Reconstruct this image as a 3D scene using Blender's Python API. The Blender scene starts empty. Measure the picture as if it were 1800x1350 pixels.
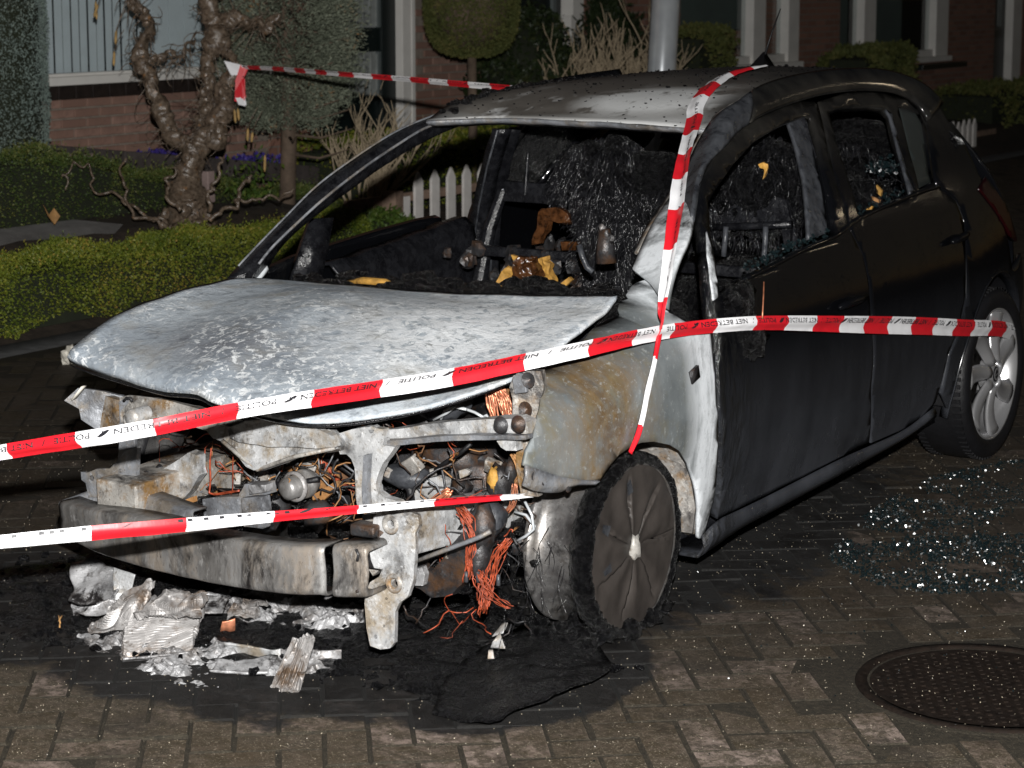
import bpy, bmesh, math, random
import numpy as np
from mathutils import Vector, Matrix, noise as mnoise
rnd = random.Random(7)
npr = np.random.default_rng(7)
sc = bpy.context.scene
col = sc.collection
pi = math.pi

# ---------------------------------------------------------------- camera, night sky, lights, exposure
cam = bpy.data.objects.new('camera', bpy.data.cameras.new('camera'))
col.objects.link(cam)
cam.location = (3.424, -4.573, 1.705)
cam.rotation_euler = (pi / 2 - 0.147, 0, 0.582)
cam.data.sensor_width = 36
cam.data.lens = 72.96
cam.data.shift_y = -0.0922
cam.data.clip_end = 600
cam.data.dof.use_dof = True
cam.data.dof.focus_distance = 5.6
cam.data.dof.aperture_fstop = 8.0
sc.camera = cam

world = bpy.data.worlds.new('World')
sc.world = world
world.use_nodes = True
wn = world.node_tree
sky = wn.nodes.new('ShaderNodeTexSky')
sky.sky_type = 'NISHITA'
sky.sun_disc = False
sky.sun_elevation = math.radians(16.3)
sky.sun_rotation = math.radians(21)
wn.links.new(sky.outputs[0], wn.nodes['Background'].inputs[0])
wn.nodes['Background'].inputs[1].default_value = 0.0011

sun_l = bpy.data.lights.new('street_light_glow', 'SUN')      # the weak warm light of the lamps farther down the street
sun_l.energy = 0.008
sun_l.angle = math.radians(0.8)
sun_l.color = (1.0, 0.8, 0.55)
sun_o = bpy.data.objects.new('street_light_glow', sun_l)
col.objects.link(sun_o)
sun_o.rotation_euler = (math.radians(73.7), 0, math.radians(158.6))

flash_l = bpy.data.lights.new('camera_flash', 'POINT')       # the photograph is lit by the flash on top of the camera
flash_l.energy = 3000
flash_l.shadow_soft_size = 0.028
flash_l.color = (1.0, 0.985, 0.96)
flash_o = bpy.data.objects.new('camera_flash', flash_l)
col.objects.link(flash_o)
flash_o.location = (3.424 + 0.03, -4.573 + 0.02, 1.705 + 0.27)

sc.view_settings.view_transform = 'Standard'
sc.view_settings.look = 'None'
sc.view_settings.exposure = 0.0
sc.view_settings.gamma = 1.0
sc.cycles.use_denoising = True
sc.cycles.max_bounces = 6
sc.cycles.sample_clamp_indirect = 3.0

# ---------------------------------------------------------------- helpers
def lnk(o, parent=None):
    col.objects.link(o)
    if parent is not None:
        o.parent = parent
    return o

def tag(o, label=None, cat=None, group=None, kind=None):
    if label: o['label'] = label
    if cat: o['category'] = cat
    if group: o['group'] = group
    if kind: o['kind'] = kind
    return o

def empty(name, loc=(0, 0, 0), rz=0.0):
    o = bpy.data.objects.new(name, None)
    o.location = loc
    o.rotation_euler = (0, 0, rz)
    o.empty_display_size = 0.2
    return lnk(o)

def from_arrays(name, v, f, mats, parent=None, smooth=True, midx=None, tint=None):
    """v (N,3), f list of equal-size faces array (M,k)"""
    me = bpy.data.meshes.new(name)
    v = np.asarray(v, np.float32); f = np.asarray(f, np.int32)
    me.vertices.add(len(v)); me.vertices.foreach_set('co', v.ravel())
    k = f.shape[1]
    me.loops.add(f.size); me.loops.foreach_set('vertex_index', f.ravel())
    me.polygons.add(len(f)); me.polygons.foreach_set('loop_start', np.arange(0, f.size, k, dtype=np.int32))
    me.polygons.foreach_set('loop_total', np.full(len(f), k, np.int32))
    if midx is not None: me.polygons.foreach_set('material_index', np.asarray(midx, np.int32))
    me.polygons.foreach_set('use_smooth', np.full(len(f), smooth, bool))
    me.update(calc_edges=True)
    if tint is not None:
        a = me.attributes.new('tint', 'FLOAT', 'FACE'); a.data.foreach_set('value', np.asarray(tint, np.float32))
    for m in (mats if isinstance(mats, (list, tuple)) else [mats]): me.materials.append(m)
    return lnk(bpy.data.objects.new(name, me), parent)

class MB:
    """collects loose pieces of one part"""
    def __init__(s): s.v = []; s.f = []; s.mi = []; s.cut = []
    def add(s, v, f, mi=0):
        n = len(s.v); s.cut.append((n, len(s.f))); s.v += [tuple(p) for p in v]; s.f += [tuple(i + n for i in q) for q in f]; s.mi += [mi] * len(f)
        return s
    def box(s, c, d, rz=0.0, mi=0, rx=0.0, ry=0.0, taper=1.0):
        M = Matrix.Rotation(rz, 3, 'Z') @ Matrix.Rotation(ry, 3, 'Y') @ Matrix.Rotation(rx, 3, 'X')
        P = []
        for z in (-.5, .5):
            k = taper if z > 0 else 1.0
            for x, y in ((-.5, -.5), (.5, -.5), (.5, .5), (-.5, .5)):
                P.append(Vector(c) + M @ Vector((x * d[0] * k, y * d[1] * k, z * d[2])))
        return s.add(P, [(0, 3, 2, 1), (4, 5, 6, 7), (0, 1, 5, 4), (1, 2, 6, 5), (2, 3, 7, 6), (3, 0, 4, 7)], mi)
    def tube(s, pts, r, n=6, mi=0, cap=True):
        pts = [Vector(p) for p in pts]
        if not hasattr(r, '__len__'): r = [r] * len(pts)
        V = []; up = None
        for i, p in enumerate(pts):
            t = (pts[min(i + 1, len(pts) - 1)] - pts[max(i - 1, 0)])
            t = t.normalized() if t.length > 1e-9 else Vector((0, 0, 1))
            if up is None:
                up = t.cross(Vector((0.3, 0.9, 0.2)));
                if up.length < 1e-3: up = t.cross(Vector((1, 0, 0)))
            up = (up - t * up.dot(t))
            up = up.normalized() if up.length > 1e-6 else t.orthogonal().normalized()
            w = t.cross(up)
            for k in range(n):
                a = 2 * pi * k / n
                V.append(p + (up * math.cos(a) + w * math.sin(a)) * r[i])
        F = [(i * n + k, i * n + (k + 1) % n, (i + 1) * n + (k + 1) % n, (i + 1) * n + k) for i in range(len(pts) - 1) for k in range(n)]
        if cap and n > 2: F += [tuple(range(n))[::-1], tuple((len(pts) - 1) * n + k for k in range(n))]
        return s.add(V, F, mi)
    def lathe(s, prof, c, axis='X', n=32, mi=0, flip=1):
        V = []
        for (r, h) in prof:
            for k in range(n):
                a = 2 * pi * k / n
                u, w = r * math.cos(a), r * math.sin(a)
                q = {'X': (h, u, w), 'Y': (u, h, w), 'Z': (u, w, h)}[axis]
                V.append(Vector(c) + Vector(q))
        m = len(prof)
        F = [(i * n + k, i * n + (k + 1) % n, (i + 1) * n + (k + 1) % n, (i + 1) * n + k) for i in range(m - 1) for k in range(n)]
        return s.add(V, F, mi)
    def blob(s, c, r, n=10, amp=0.25, fr=3.0, mi=0, seed=0.0):
        V = []; F = []
        m = n // 2 + 1
        for i in range(m + 1):
            th = pi * i / m
            for k in range(n):
                a = 2 * pi * k / n
                d = Vector((math.sin(th) * math.cos(a), math.sin(th) * math.sin(a), math.cos(th)))
                q = 1 + amp * mnoise.noise(d * fr + Vector((seed, seed * 1.7, -seed)))
                V.append(Vector(c) + Vector((d.x * r[0], d.y * r[1], d.z * r[2])) * q)
        F = [(i * n + k, (i + 1) * n + k, (i + 1) * n + (k + 1) % n, i * n + (k + 1) % n) for i in range(m) for k in range(n)]
        return s.add(V, F, mi)
    def build_each(s, name, mats, parent=None, smooth=True, bevel=0.0):
        out = []
        for i, (a, b) in enumerate(s.cut):
            a2, b2 = s.cut[i + 1] if i + 1 < len(s.cut) else (len(s.v), len(s.f))
            q = MB(); q.v = s.v[a:a2]; q.f = [tuple(j - a for j in f) for f in s.f[b:b2]]; q.mi = s.mi[b:b2]; out.append(q.build(name, mats, parent, smooth, bevel))
        return out
    def build(s, name, mats, parent=None, smooth=True, bevel=0.0, auto=None):
        me = bpy.data.meshes.new(name)
        me.from_pydata(s.v, [], s.f)
        for m in (mats if isinstance(mats, (list, tuple)) else [mats]): me.materials.append(m)
        if any(s.mi): me.polygons.foreach_set('material_index', s.mi)
        bm = bmesh.new(); bm.from_mesh(me); bmesh.ops.recalc_face_normals(bm, faces=bm.faces)
        if auto is not None:
            for e in bm.edges:
                if len(e.link_faces) == 2 and e.calc_face_angle(0) > auto: e.smooth = False
        bm.to_mesh(me); bm.free()
        me.polygons.foreach_set('use_smooth', [smooth] * len(me.polygons))
        o = lnk(bpy.data.objects.new(name, me), parent)
        if bevel:
            b = o.modifiers.new('bevel', 'BEVEL'); b.width = bevel; b.segments = 2; b.limit_method = 'ANGLE'
        return o

def spl(xs, ys):
    """monotone cubic through knots"""
    n = len(xs)
    def m(k):
        if k == 0: return (ys[1] - ys[0]) / (xs[1] - xs[0])
        if k == n - 1: return (ys[-1] - ys[-2]) / (xs[-1] - xs[-2])
        a = (ys[k] - ys[k - 1]) / (xs[k] - xs[k - 1]); b = (ys[k + 1] - ys[k]) / (xs[k + 1] - xs[k])
        return 0 if a * b <= 0 else 2 * a * b / (a + b)
    ms = [m(k) for k in range(n)]
    def f(x):
        x = min(max(x, xs[0]), xs[-1]); i = 0
        while i < n - 2 and x > xs[i + 1]: i += 1
        h = xs[i + 1] - xs[i]; t = (x - xs[i]) / h
        return (2*t**3-3*t**2+1)*ys[i] + (t**3-2*t**2+t)*h*ms[i] + (-2*t**3+3*t**2)*ys[i+1] + (t**3-t**2)*h*ms[i+1]
    return f

def curve(pts, n):
    """Catmull-Rom through pts, n points at equal arc length"""
    P = [Vector(p) for p in pts]
    P = [P[0] * 2 - P[1]] + P + [P[-1] * 2 - P[-2]]
    D = []
    for i in range(1, len(P) - 2):
        a, b, c, d = P[i - 1], P[i], P[i + 1], P[i + 2]
        for k in range(12):
            t = k / 12
            D.append(0.5 * ((2 * b) + (c - a) * t + (2 * a - 5 * b + 4 * c - d) * t * t + (3 * b - a - 3 * c + d) * t ** 3))
    D.append(P[-2])
    L = [0.0]
    for i in range(1, len(D)): L.append(L[-1] + (D[i] - D[i - 1]).length)
    out = []; j = 0
    for k in range(n):
        s = L[-1] * k / (n - 1)
        while j < len(D) - 2 and L[j + 1] < s: j += 1
        q = (s - L[j]) / max(L[j + 1] - L[j], 1e-9)
        out.append(D[j].lerp(D[j + 1], min(max(q, 0), 1)))
    return out

def grid_obj(name, rows, mat, parent=None, thick=0.0, smooth=True, off=-1.0, wob=None):
    R, Cn = len(rows), len(rows[0])
    V = [tuple(p) for r in rows for p in r]
    F = [(i * Cn + j, i * Cn + j + 1, (i + 1) * Cn + j + 1, (i + 1) * Cn + j) for i in range(R - 1) for j in range(Cn - 1)]
    if wob:
        a, fr = wob
        V = [tuple(Vector(p) + mnoise.noise_vector(Vector(p) * fr) * a) for p in V]
    o = from_arrays(name, V, F, mat, parent, smooth)
    if thick:
        md = o.modifiers.new('thick', 'SOLIDIFY'); md.thickness = thick; md.offset = off
    return o

def coons(c0, c1, d0, d1, bulge=None):
    """c0,c1: bottom/top curves (n), d0,d1: left/right curves (m); corners shared"""
    n, m = len(c0), len(d0); rows = []
    for j in range(m):
        v = j / (m - 1); row = []
        for i in range(n):
            u = i / (n - 1)
            p = c0[i] * (1 - v) + c1[i] * v + d0[j] * (1 - u) + d1[j] * u
            p = p - (c0[0] * (1-u) * (1-v) + c0[-1] * u * (1-v) + c1[0] * (1-u) * v + c1[-1] * u * v)
            if bulge: p = p + Vector(bulge(u, v))
            row.append(p)
        rows.append(row)
    return rows

def panel(name, outline, holes, fn, mat, parent=None, step=0.04, thick=0.012, off=-1.0, out=(1, 0, 0), smooth=True, wob=None, step2=None):
    """flat outline (a,b) with holes, cut into a fine grid and bent onto fn(a,b) -> 3D"""
    bm = bmesh.new()
    es = []
    for loop in [outline] + list(holes):
        vs = [bm.verts.new((a, b, 0)) for a, b in loop]
        for i in range(len(vs)): es.append(bm.edges.new((vs[i], vs[(i + 1) % len(vs)])))
    bmesh.ops.triangle_fill(bm, use_beauty=True, use_dissolve=False, edges=es)
    A = [p[0] for p in outline]; B = [p[1] for p in outline]
    if step:
        for ax, lo, hi, st in ((0, min(A), max(A), step), (1, min(B), max(B), step2 or step)):
            k = math.ceil(lo / st)
            while k * st < hi:
                co = [0, 0, 0]; co[ax] = k * st + 1e-4; no = [0, 0, 0]; no[ax] = 1
                bmesh.ops.bisect_plane(bm, geom=bm.verts[:] + bm.edges[:] + bm.faces[:], dist=1e-5, plane_co=co, plane_no=no)
                k += 1
    for v in bm.verts:
        p = Vector(fn(v.co.x, v.co.y))
        if wob: p += mnoise.noise_vector(p * wob[1]) * wob[0]
        v.co = p
    bm.normal_update()
    s = sum((f.normal.dot(Vector(out)) * f.calc_area() for f in bm.faces))
    if s < 0: bmesh.ops.reverse_faces(bm, faces=bm.faces)
    me = bpy.data.meshes.new(name); bm.to_mesh(me); bm.free()
    me.polygons.foreach_set('use_smooth', [smooth] * len(me.polygons))
    me.materials.append(mat)
    o = lnk(bpy.data.objects.new(name, me), parent)
    if thick:
        md = o.modifiers.new('thick', 'SOLIDIFY'); md.thickness = thick; md.offset = off
    return o

def circ(c, r, n=10): return [(c[0] + r * math.cos(2 * pi * k / n), c[1] + r * math.sin(2 * pi * k / n)) for k in range(n)]

# ---------------------------------------------------------------- node materials
class N:
    def __init__(s, name, rough=0.6, metal=0.0, spec=0.5):
        s.m = bpy.data.materials.new(name); s.m.use_nodes = True
        s.t = s.m.node_tree; s.b = s.t.nodes['Principled BSDF']
        s.b.inputs['Roughness'].default_value = rough; s.b.inputs['Metallic'].default_value = metal
        s.b.inputs['Specular IOR Level'].default_value = spec
        s.co = s.n('ShaderNodeTexCoord').outputs['Object']
        s.gco = s.n('ShaderNodeNewGeometry').outputs['Position']
    def n(s, t, **k):
        x = s.t.nodes.new(t)
        for a, b in k.items(): setattr(x, a, b)
        return x
    def l(s, a, b):
        if isinstance(a, (int, float)): b.default_value = a
        elif isinstance(a, tuple): b.default_value = (*a, 1.0) if len(a) == 3 and b.type == 'RGBA' else a
        else: s.t.links.new(a, b)
    def noise(s, scale, detail=4, rough=0.55, lo=0.4, hi=0.6, co=None, dist=0.0, stretch=None):
        x = s.n('ShaderNodeTexNoise'); x.inputs['Scale'].default_value = scale; x.inputs['Detail'].default_value = detail
        x.inputs['Roughness'].default_value = rough; x.inputs['Distortion'].default_value = dist
        c = co or s.co
        if stretch:
            mp = s.n('ShaderNodeMapping'); mp.inputs['Scale'].default_value = stretch; s.l(c, mp.inputs['Vector']); c = mp.outputs[0]
        s.l(c, x.inputs['Vector'])
        return s.rng(x.outputs['Fac'], lo, hi)
    def voro(s, scale, lo, hi, co=None, feat='F1', rand=1.0):
        x = s.n('ShaderNodeTexVoronoi', feature=feat); x.inputs['Scale'].default_value = scale; x.inputs['Randomness'].default_value = rand
        s.l(co or s.co, x.inputs['Vector']); return s.rng(x.outputs['Distance'], lo, hi)
    def rng(s, v, lo, hi, a=0.0, b=1.0):
        x = s.n('ShaderNodeMapRange'); x.inputs[1].default_value = lo; x.inputs[2].default_value = hi
        x.inputs[3].default_value = a; x.inputs[4].default_value = b; s.l(v, x.inputs[0]); return x.outputs[0]
    def math(s, op, a, b=0.0):
        x = s.n('ShaderNodeMath', operation=op); s.l(a, x.inputs[0]); s.l(b, x.inputs[1]); return x.outputs[0]
    def mix(s, f, a, b):
        x = s.n('ShaderNodeMix', data_type='RGBA'); s.l(f, x.inputs[0]); s.l(a, x.inputs[6]); s.l(b, x.inputs[7]); return x.outputs[2]
    def axis(s, k, co=None):
        x = s.n('ShaderNodeSeparateXYZ'); s.l(co or s.co, x.inputs[0]); return x.outputs[k]
    def ball(s, c, r, soft, co=None, sc=(1, 1, 1)):
        """1 inside an ellipsoid patch, 0 outside"""
        mp = s.n('ShaderNodeMapping'); mp.inputs['Location'].default_value = tuple(-c[i] * sc[i] for i in range(3)); mp.inputs['Scale'].default_value = sc
        s.l(co or s.co, mp.inputs['Vector'])
        ln = s.n('ShaderNodeVectorMath', operation='LENGTH'); s.l(mp.outputs[0], ln.inputs[0])
        return s.rng(ln.outputs['Value'], r + soft, r - soft)
    def bump(s, h, strength=0.3, dist=0.01, base=None):
        x = s.n('ShaderNodeBump'); x.inputs['Strength'].default_value = strength; x.inputs['Distance'].default_value = dist
        s.l(h, x.inputs['Height'])
        if base is not None: s.l(base, x.inputs['Normal'])
        s.l(x.outputs[0], s.b.inputs['Normal']); return x.outputs[0]
    def color(s, c): s.l(c, s.b.inputs['Base Color']); return s
    def rough(s, v): s.l(v, s.b.inputs['Roughness']); return s
    def metal(s, v): s.l(v, s.b.inputs['Metallic']); return s
    def tint(s): x = s.n('ShaderNodeAttribute', attribute_name='tint'); return x.outputs['Fac']
    def orand(s): return s.n('ShaderNodeObjectInfo').outputs['Random']
    def ramp(s, v, stops):
        x = s.n('ShaderNodeValToRGB'); e = x.color_ramp.elements
        while len(e) < len(stops): e.new(0.5)
        for i, (p, c) in enumerate(stops): e[i].position = p; e[i].color = (*c, 1)
        s.l(v, x.inputs[0]); return x.outputs[0]

def simple(name, c, rough=0.6, metal=0.0, var=0.25, scale=14, bump=0.0, bs=60, spec=0.5):
    k = N(name, rough, metal, spec)
    f = k.noise(scale, 5, 0.6, 0.3, 0.7)
    k.color(k.mix(f, tuple(x * (1 - var) for x in c), tuple(min(1, x * (1 + var)) for x in c)))
    if bump: k.bump(k.noise(bs, 4, 0.6, 0, 1), bump, 0.01)
    return k.m

M = {}
# burnt bonnet: bluish grey oxide with white ash splotches, a scorched patch, fine flaking
k = N('burnt_bonnet_steel', 0.62, 0.0, 0.35)
c = k.mix(k.noise(3.5, 6, 0.6, 0.35, 0.68), (0.24, 0.275, 0.315), (0.46, 0.505, 0.545))
c = k.mix(k.math('MULTIPLY', k.noise(22, 9, 0.75, 0.5, 0.66), 0.75), c, (0.15, 0.17, 0.195))
c = k.mix(k.math('MULTIPLY', k.noise(6, 6, 0.65, 0.50, 0.66), 0.5), c, (0.36, 0.325, 0.26))
c = k.mix(k.math('MULTIPLY', k.math('MULTIPLY', k.ball((-0.20, -0.47, 0.72), 0.17, 0.15, sc=(0.75, 1.5, 1)), k.noise(7, 5, 0.65, 0.25, 0.6)), 0.85), c, (0.085, 0.085, 0.10))
white = k.math('MULTIPLY', k.noise(42, 9, 0.75, 0.53, 0.57, dist=0.6), k.math('ADD', k.math('MULTIPLY', k.ball((0.33, -0.1, 0.8), 0.26, 0.2, sc=(1, 0.75, 1)), 1.0), k.math('MULTIPLY', k.noise(2.6, 3, 0.5, 0.42, 0.60), 0.9)))
white.node.use_clamp = True
c = k.mix(white, c, (0.70, 0.72, 0.73))
vd = k.n('ShaderNodeTexVoronoi', feature='DISTANCE_TO_EDGE'); vd.inputs['Scale'].default_value = 26
wv = k.n('ShaderNodeMix', data_type='VECTOR'); nz_ = k.n('ShaderNodeTexNoise'); nz_.inputs['Scale'].default_value = 14; k.l(k.co, nz_.inputs['Vector']); wv.inputs[0].default_value = .08; k.l(k.co, wv.inputs[4]); k.l(nz_.outputs['Color'], wv.inputs[5]); k.l(wv.outputs[1], vd.inputs['Vector'])
lace = k.math('MULTIPLY', k.rng(vd.outputs['Distance'], 0.26, 0.14), k.noise(9, 6, 0.7, 0.36, 0.5))
wide = k.math('MULTIPLY', k.ball((0.34, -0.08, 0.8), 0.30, 0.16, sc=(.9, .9, 1)), k.math('MAXIMUM', lace, k.noise(17, 8, 0.75, 0.50, 0.54)))
c = k.mix(k.math('MULTIPLY', wide, 0.9), c, (0.66, 0.68, 0.70))
c = k.mix(k.voro(60, 0.10, 0.05), c, (0.13, 0.13, 0.14))
k.color(c); k.bump(k.math('ADD', k.noise(24, 9, 0.72, 0.45, 0.6, dist=0.6), k.noise(120, 5, 0.7, 0, 1)), 0.4, 0.005)
M['bonnet'] = k.m

# burnt wing: grey, a rusty ochre run down the middle, bleached white towards the door
k = N('burnt_wing_steel', 0.6, 0.15, 0.4)
c = k.mix(k.noise(4, 6, 0.6, 0.35, 0.65), (0.082, 0.093, 0.098), (0.18, 0.198, 0.204))
c = k.mix(k.math('MULTIPLY', k.noise(10, 7, 0.68, 0.48, 0.66), k.rng(k.axis(1), 0.22, 0.02)), c, (0.135, 0.125, 0.085))
run = k.math('MULTIPLY', k.ball((0.8, -0.22, 0.62), 0.15, 0.13, sc=(0, 1, 0.55)), k.noise(7, 6, 0.7, 0.35, 0.62, stretch=(1, 2.2, 0.8)))
c = k.mix(run, c, (0.165, 0.100, 0.034))
run2 = k.math('MULTIPLY', k.ball((0.8, -0.20, 0.58), 0.07, 0.07, sc=(0, 1, 0.4)), k.noise(22, 7, 0.72, 0.42, 0.58))
c = k.mix(run2, c, (0.085, 0.050, 0.020))
wh = k.math('MULTIPLY', k.rng(k.axis(1), 0.15, 0.25), k.noise(6, 6, 0.7, 0.25, 0.5, stretch=(1, 2.5, 0.7)))
c = k.mix(wh, c, (0.66, 0.69, 0.72))
c = k.mix(k.math('MULTIPLY', k.noise(60, 8, 0.75, 0.56, 0.64), 0.5), c, (0.33, 0.35, 0.35))
c = k.mix(k.math('MULTIPLY', k.rng(k.axis(1), 0.335, 0.375), k.noise(12, 5, 0.7, 0.3, 0.6)), c, (0.03, 0.03, 0.03))
c = k.mix(k.math('MULTIPLY', k.noise(6, 7, 0.7, 0.54, 0.68), 0.55), c, (0.12, 0.13, 0.135))
k.color(c); k.bump(k.noise(60, 6, 0.7, 0, 1), 0.25, 0.005)
M['wing'] = k.m

# burnt roof: brown grey with bare white patches at the front, sooty behind
k = N('burnt_roof_steel', 0.5, 0.1, 0.45)
c = k.mix(k.noise(3, 6, 0.6, 0.35, 0.68), (0.075, 0.068, 0.060), (0.185, 0.172, 0.155))
pw = k.math('MAXIMUM', k.math('MULTIPLY', k.ball((0.22, 1.12, 1.35), 0.20, 0.06, sc=(.8, 1.5, 0)), k.noise(6, 5, 0.6, 0.40, 0.47)), k.math('MULTIPLY', k.noise(5.2, 5, 0.55, 0.56, 0.64, stretch=(1.0, 0.8, 1)), k.rng(k.axis(1), 1.4, 1.0)))
c = k.mix(pw, c, (0.60, 0.61, 0.61))
c = k.mix(k.math('MULTIPLY', k.rng(k.axis(1), 1.02, 0.93), 0.8), c, (0.56, 0.57, 0.57))
soot = k.math('MAXIMUM', k.rng(k.axis(1), 1.2, 1.75), k.rng(k.math('ABSOLUTE', k.axis(0)), 0.40, 0.53))
soot = k.math('MULTIPLY', soot, k.noise(6, 5, 0.6, 0.2, 0.5))
c = k.mix(soot, c, (0.02, 0.019, 0.018))
c = k.mix(k.noise(45, 6, 0.7, 0.63, 0.68), c, (0.02, 0.02, 0.02))
k.color(c); k.bump(k.noise(40, 6, 0.7, 0, 1), 0.25, 0.006); M['roof'] = k.m

# black paint, sooty and wet with droplets, road dust low down
k = N('black_car_paint', 0.3, 0.0, 0.5)
dust = k.math('MULTIPLY', k.rng(k.axis(2), 0.72, 0.18), k.noise(4, 7, 0.68, 0.15, 0.8, stretch=(1, 1, 0.35)))
c = k.mix(k.math('MULTIPLY', dust, 0.9), (0.0028, 0.003, 0.0038), (0.070, 0.075, 0.088))
c = k.mix(k.math('MULTIPLY', k.rng(k.axis(2), 1.12, 1.25), k.noise(8, 5, 0.6, 0.25, 0.7)), c, (0.024, 0.0225, 0.020))
blis = k.math('MULTIPLY', k.rng(k.axis(1), 0.62, 0.40), k.noise(26, 6, 0.7, 0.45, 0.6, stretch=(1, 1.5, 0.5)))
c = k.mix(blis, c, (0.010, 0.010, 0.010))
k.color(c); k.rough(k.math('ADD', k.math('MULTIPLY', dust, 0.35), 0.13))
drops = k.math('MULTIPLY', k.voro(130, 0.26, 0.0), k.noise(7, 4, 0.6, 0.46, 0.56))
k.bump(k.math('ADD', drops, k.math('MULTIPLY', blis, 0.6)), 0.8, 0.004); M['black'] = k.m

# soot and char inside: wet, crumbly
def char(name, c0, c1, sc_=18, glint=1.0, rough=0.42, bump=0.9, spec=0.32):
    k = N(name, rough, 0.0, spec)
    c = k.mix(k.noise(sc_ * 2, 7, 0.75, 0.35, 0.68), c0, c1); k.color(c)
    k.rough(k.rng(k.noise(sc_ * 4, 5, 0.7, 0, 1), 0.35, 0.65, max(.08, rough - .22), rough + .16))
    h = k.math('ADD', k.math('ADD', k.noise(sc_ * 2, 7, 0.75, 0, 1), k.math('MULTIPLY', k.noise(sc_ * 9, 5, 0.7, 0, 1), 0.45)), k.math('MULTIPLY', k.voro(sc_ * 9, 0.32, 0.0), 0.28 * glint))
    k.bump(h, bump, 0.03); return k.m
M['char'] = char('wet_char', (0.0018, 0.0018, 0.0021), (0.0075, 0.0075, 0.0085), 18, 1.2, 0.27, 1.0, 0.4)
M['soot'] = char('sooted_steel', (0.003, 0.003, 0.0038), (0.013, 0.0135, 0.016), 9, 0.8, 0.28, 0.22, 0.45)
M['sootg'] = char('grey_sooted_steel', (0.015, 0.016, 0.019), (0.062, 0.066, 0.074), 7, 0.5, 0.40, 0.16)
M['fibre'] = simple('charred_fibre', (0.009, 0.009, 0.0105), 0.20, 0.0, 0.5, 20)
M['foam'] = simple('scorched_yellow_foam', (0.33, 0.175, 0.032), 0.7, 0.0, 0.45, 30, 0.5, 50)
M['brownp'] = simple('melted_brown_plastic', (0.048, 0.019, 0.007), 0.16, 0.0, 0.8, 40, 0.6, 40)

def burntmetal(name, a, b, rust, amt=0.5, metal=0.25, rough=0.5, soot=0.35, stretch=(1, 1, 1), bump=0.45):
    k = N(name, rough, metal, 0.5)
    mp = k.n('ShaderNodeMapping'); mp.inputs['Location'].default_value = (len(M) * 1.7, len(M) * .9, len(M) * 2.3); mp.inputs['Scale'].default_value = stretch; k.l(k.co, mp.inputs['Vector']); co = mp.outputs[0]
    c = k.mix(k.noise(11, 7, 0.62, 0.36, 0.64, co=co), a, b)
    c = k.mix(k.math('MULTIPLY', k.noise(8, 8, 0.68, 0.50, 0.62, co=co), amt), c, rust)
    c = k.mix(k.math('MULTIPLY', k.noise(34, 7, 0.7, 0.56, 0.64, co=co), amt * .7), c, tuple(x * .45 for x in rust))
    c = k.mix(k.math('MULTIPLY', k.noise(9, 8, 0.7, 0.52, 0.66, co=co, dist=.5), soot * 1.7), c, (0.018, 0.016, 0.016))
    c = k.mix(k.math('MULTIPLY', k.noise(48, 8, 0.75, 0.56, 0.66, co=co), 0.7), c, tuple(min(1, x * 1.4) for x in b))
    c = k.mix(k.math('MULTIPLY', k.noise(110, 5, 0.7, 0.62, 0.67, co=co), 0.8), c, (0.05, 0.04, 0.033))
    k.color(c); k.rough(k.rng(k.noise(30, 5, 0.6, 0, 1, co=co), 0.3, 0.7, rough - .16, rough + .16))
    k.bump(k.math('ADD', k.math('MULTIPLY', k.noise(120, 7, 0.75, 0, 1, co=co), .5), k.math('MULTIPLY', k.noise(24, 4, 0.6, 0, 1, co=co), 2.0)), bump, 0.006); return k.m
M['steel'] = burntmetal('bare_burnt_steel', (0.31, 0.315, 0.32), (0.50, 0.505, 0.51), (0.25, 0.19, 0.115), 0.75, 0.3, 0.48, 0.5)
M['steelr'] = burntmetal('rusting_burnt_steel', (0.17, 0.16, 0.15), (0.36, 0.345, 0.32), (0.20, 0.115, 0.042), 1.0, 0.2, 0.5, 0.6)
M['steelg'] = burntmetal('grey_burnt_steel', (0.105, 0.11, 0.12), (0.23, 0.24, 0.26), (0.21, 0.165, 0.11), 0.55)
M['beam'] = burntmetal('scorched_aluminium_beam', (0.10, 0.095, 0.09), (0.25, 0.245, 0.24), (0.30, 0.255, 0.21), 0.8, 0.4, 0.45, 0.6, (1.1, 1, .45), .2)
M['engine'] = burntmetal('blackened_engine_metal', (0.009, 0.009, 0.010), (0.045, 0.045, 0.048), (0.085, 0.040, 0.016), 0.7, 0.25, 0.42, 0.5)
M['rust'] = burntmetal('orange_rusted_metal', (0.20, 0.09, 0.03), (0.34, 0.17, 0.06), (0.10, 0.05, 0.03), 0.7, 0.1, 0.6, 0.3)
M['alloy'] = burntmetal('molten_aluminium', (0.22, 0.22, 0.225), (0.50, 0.50, 0.51), (0.11, 0.095, 0.085), 0.8, 0.35, 0.46, 0.9)
M['fins'] = burntmetal('radiator_fin_metal', (0.20, 0.19, 0.185), (0.34, 0.33, 0.325), (0.11, 0.075, 0.05), 1.0, 0.3, 0.5, 0.4, (1, 1, 1), .1)
M['barrel'] = burntmetal('scorched_rim_alloy', (0.10, 0.095, 0.095), (0.26, 0.255, 0.25), (0.22, 0.19, 0.16), 0.5, 0.7, 0.35, 0.6, (1, 1, 1), .12)
M['copper'] = simple('bare_copper_wire', (0.46, 0.18, 0.10), 0.36, 0.55, 0.55, 50)
M['redwire'] = simple('scorched_red_wire', (0.27, 0.048, 0.018), 0.5, 0.15, 0.75, 55)
M['coverd'] = simple('soot_brown_wheel_alloy', (0.034, 0.029, 0.026), 0.5, 0.0, 0.35, 8, 0.12, 40)
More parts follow.
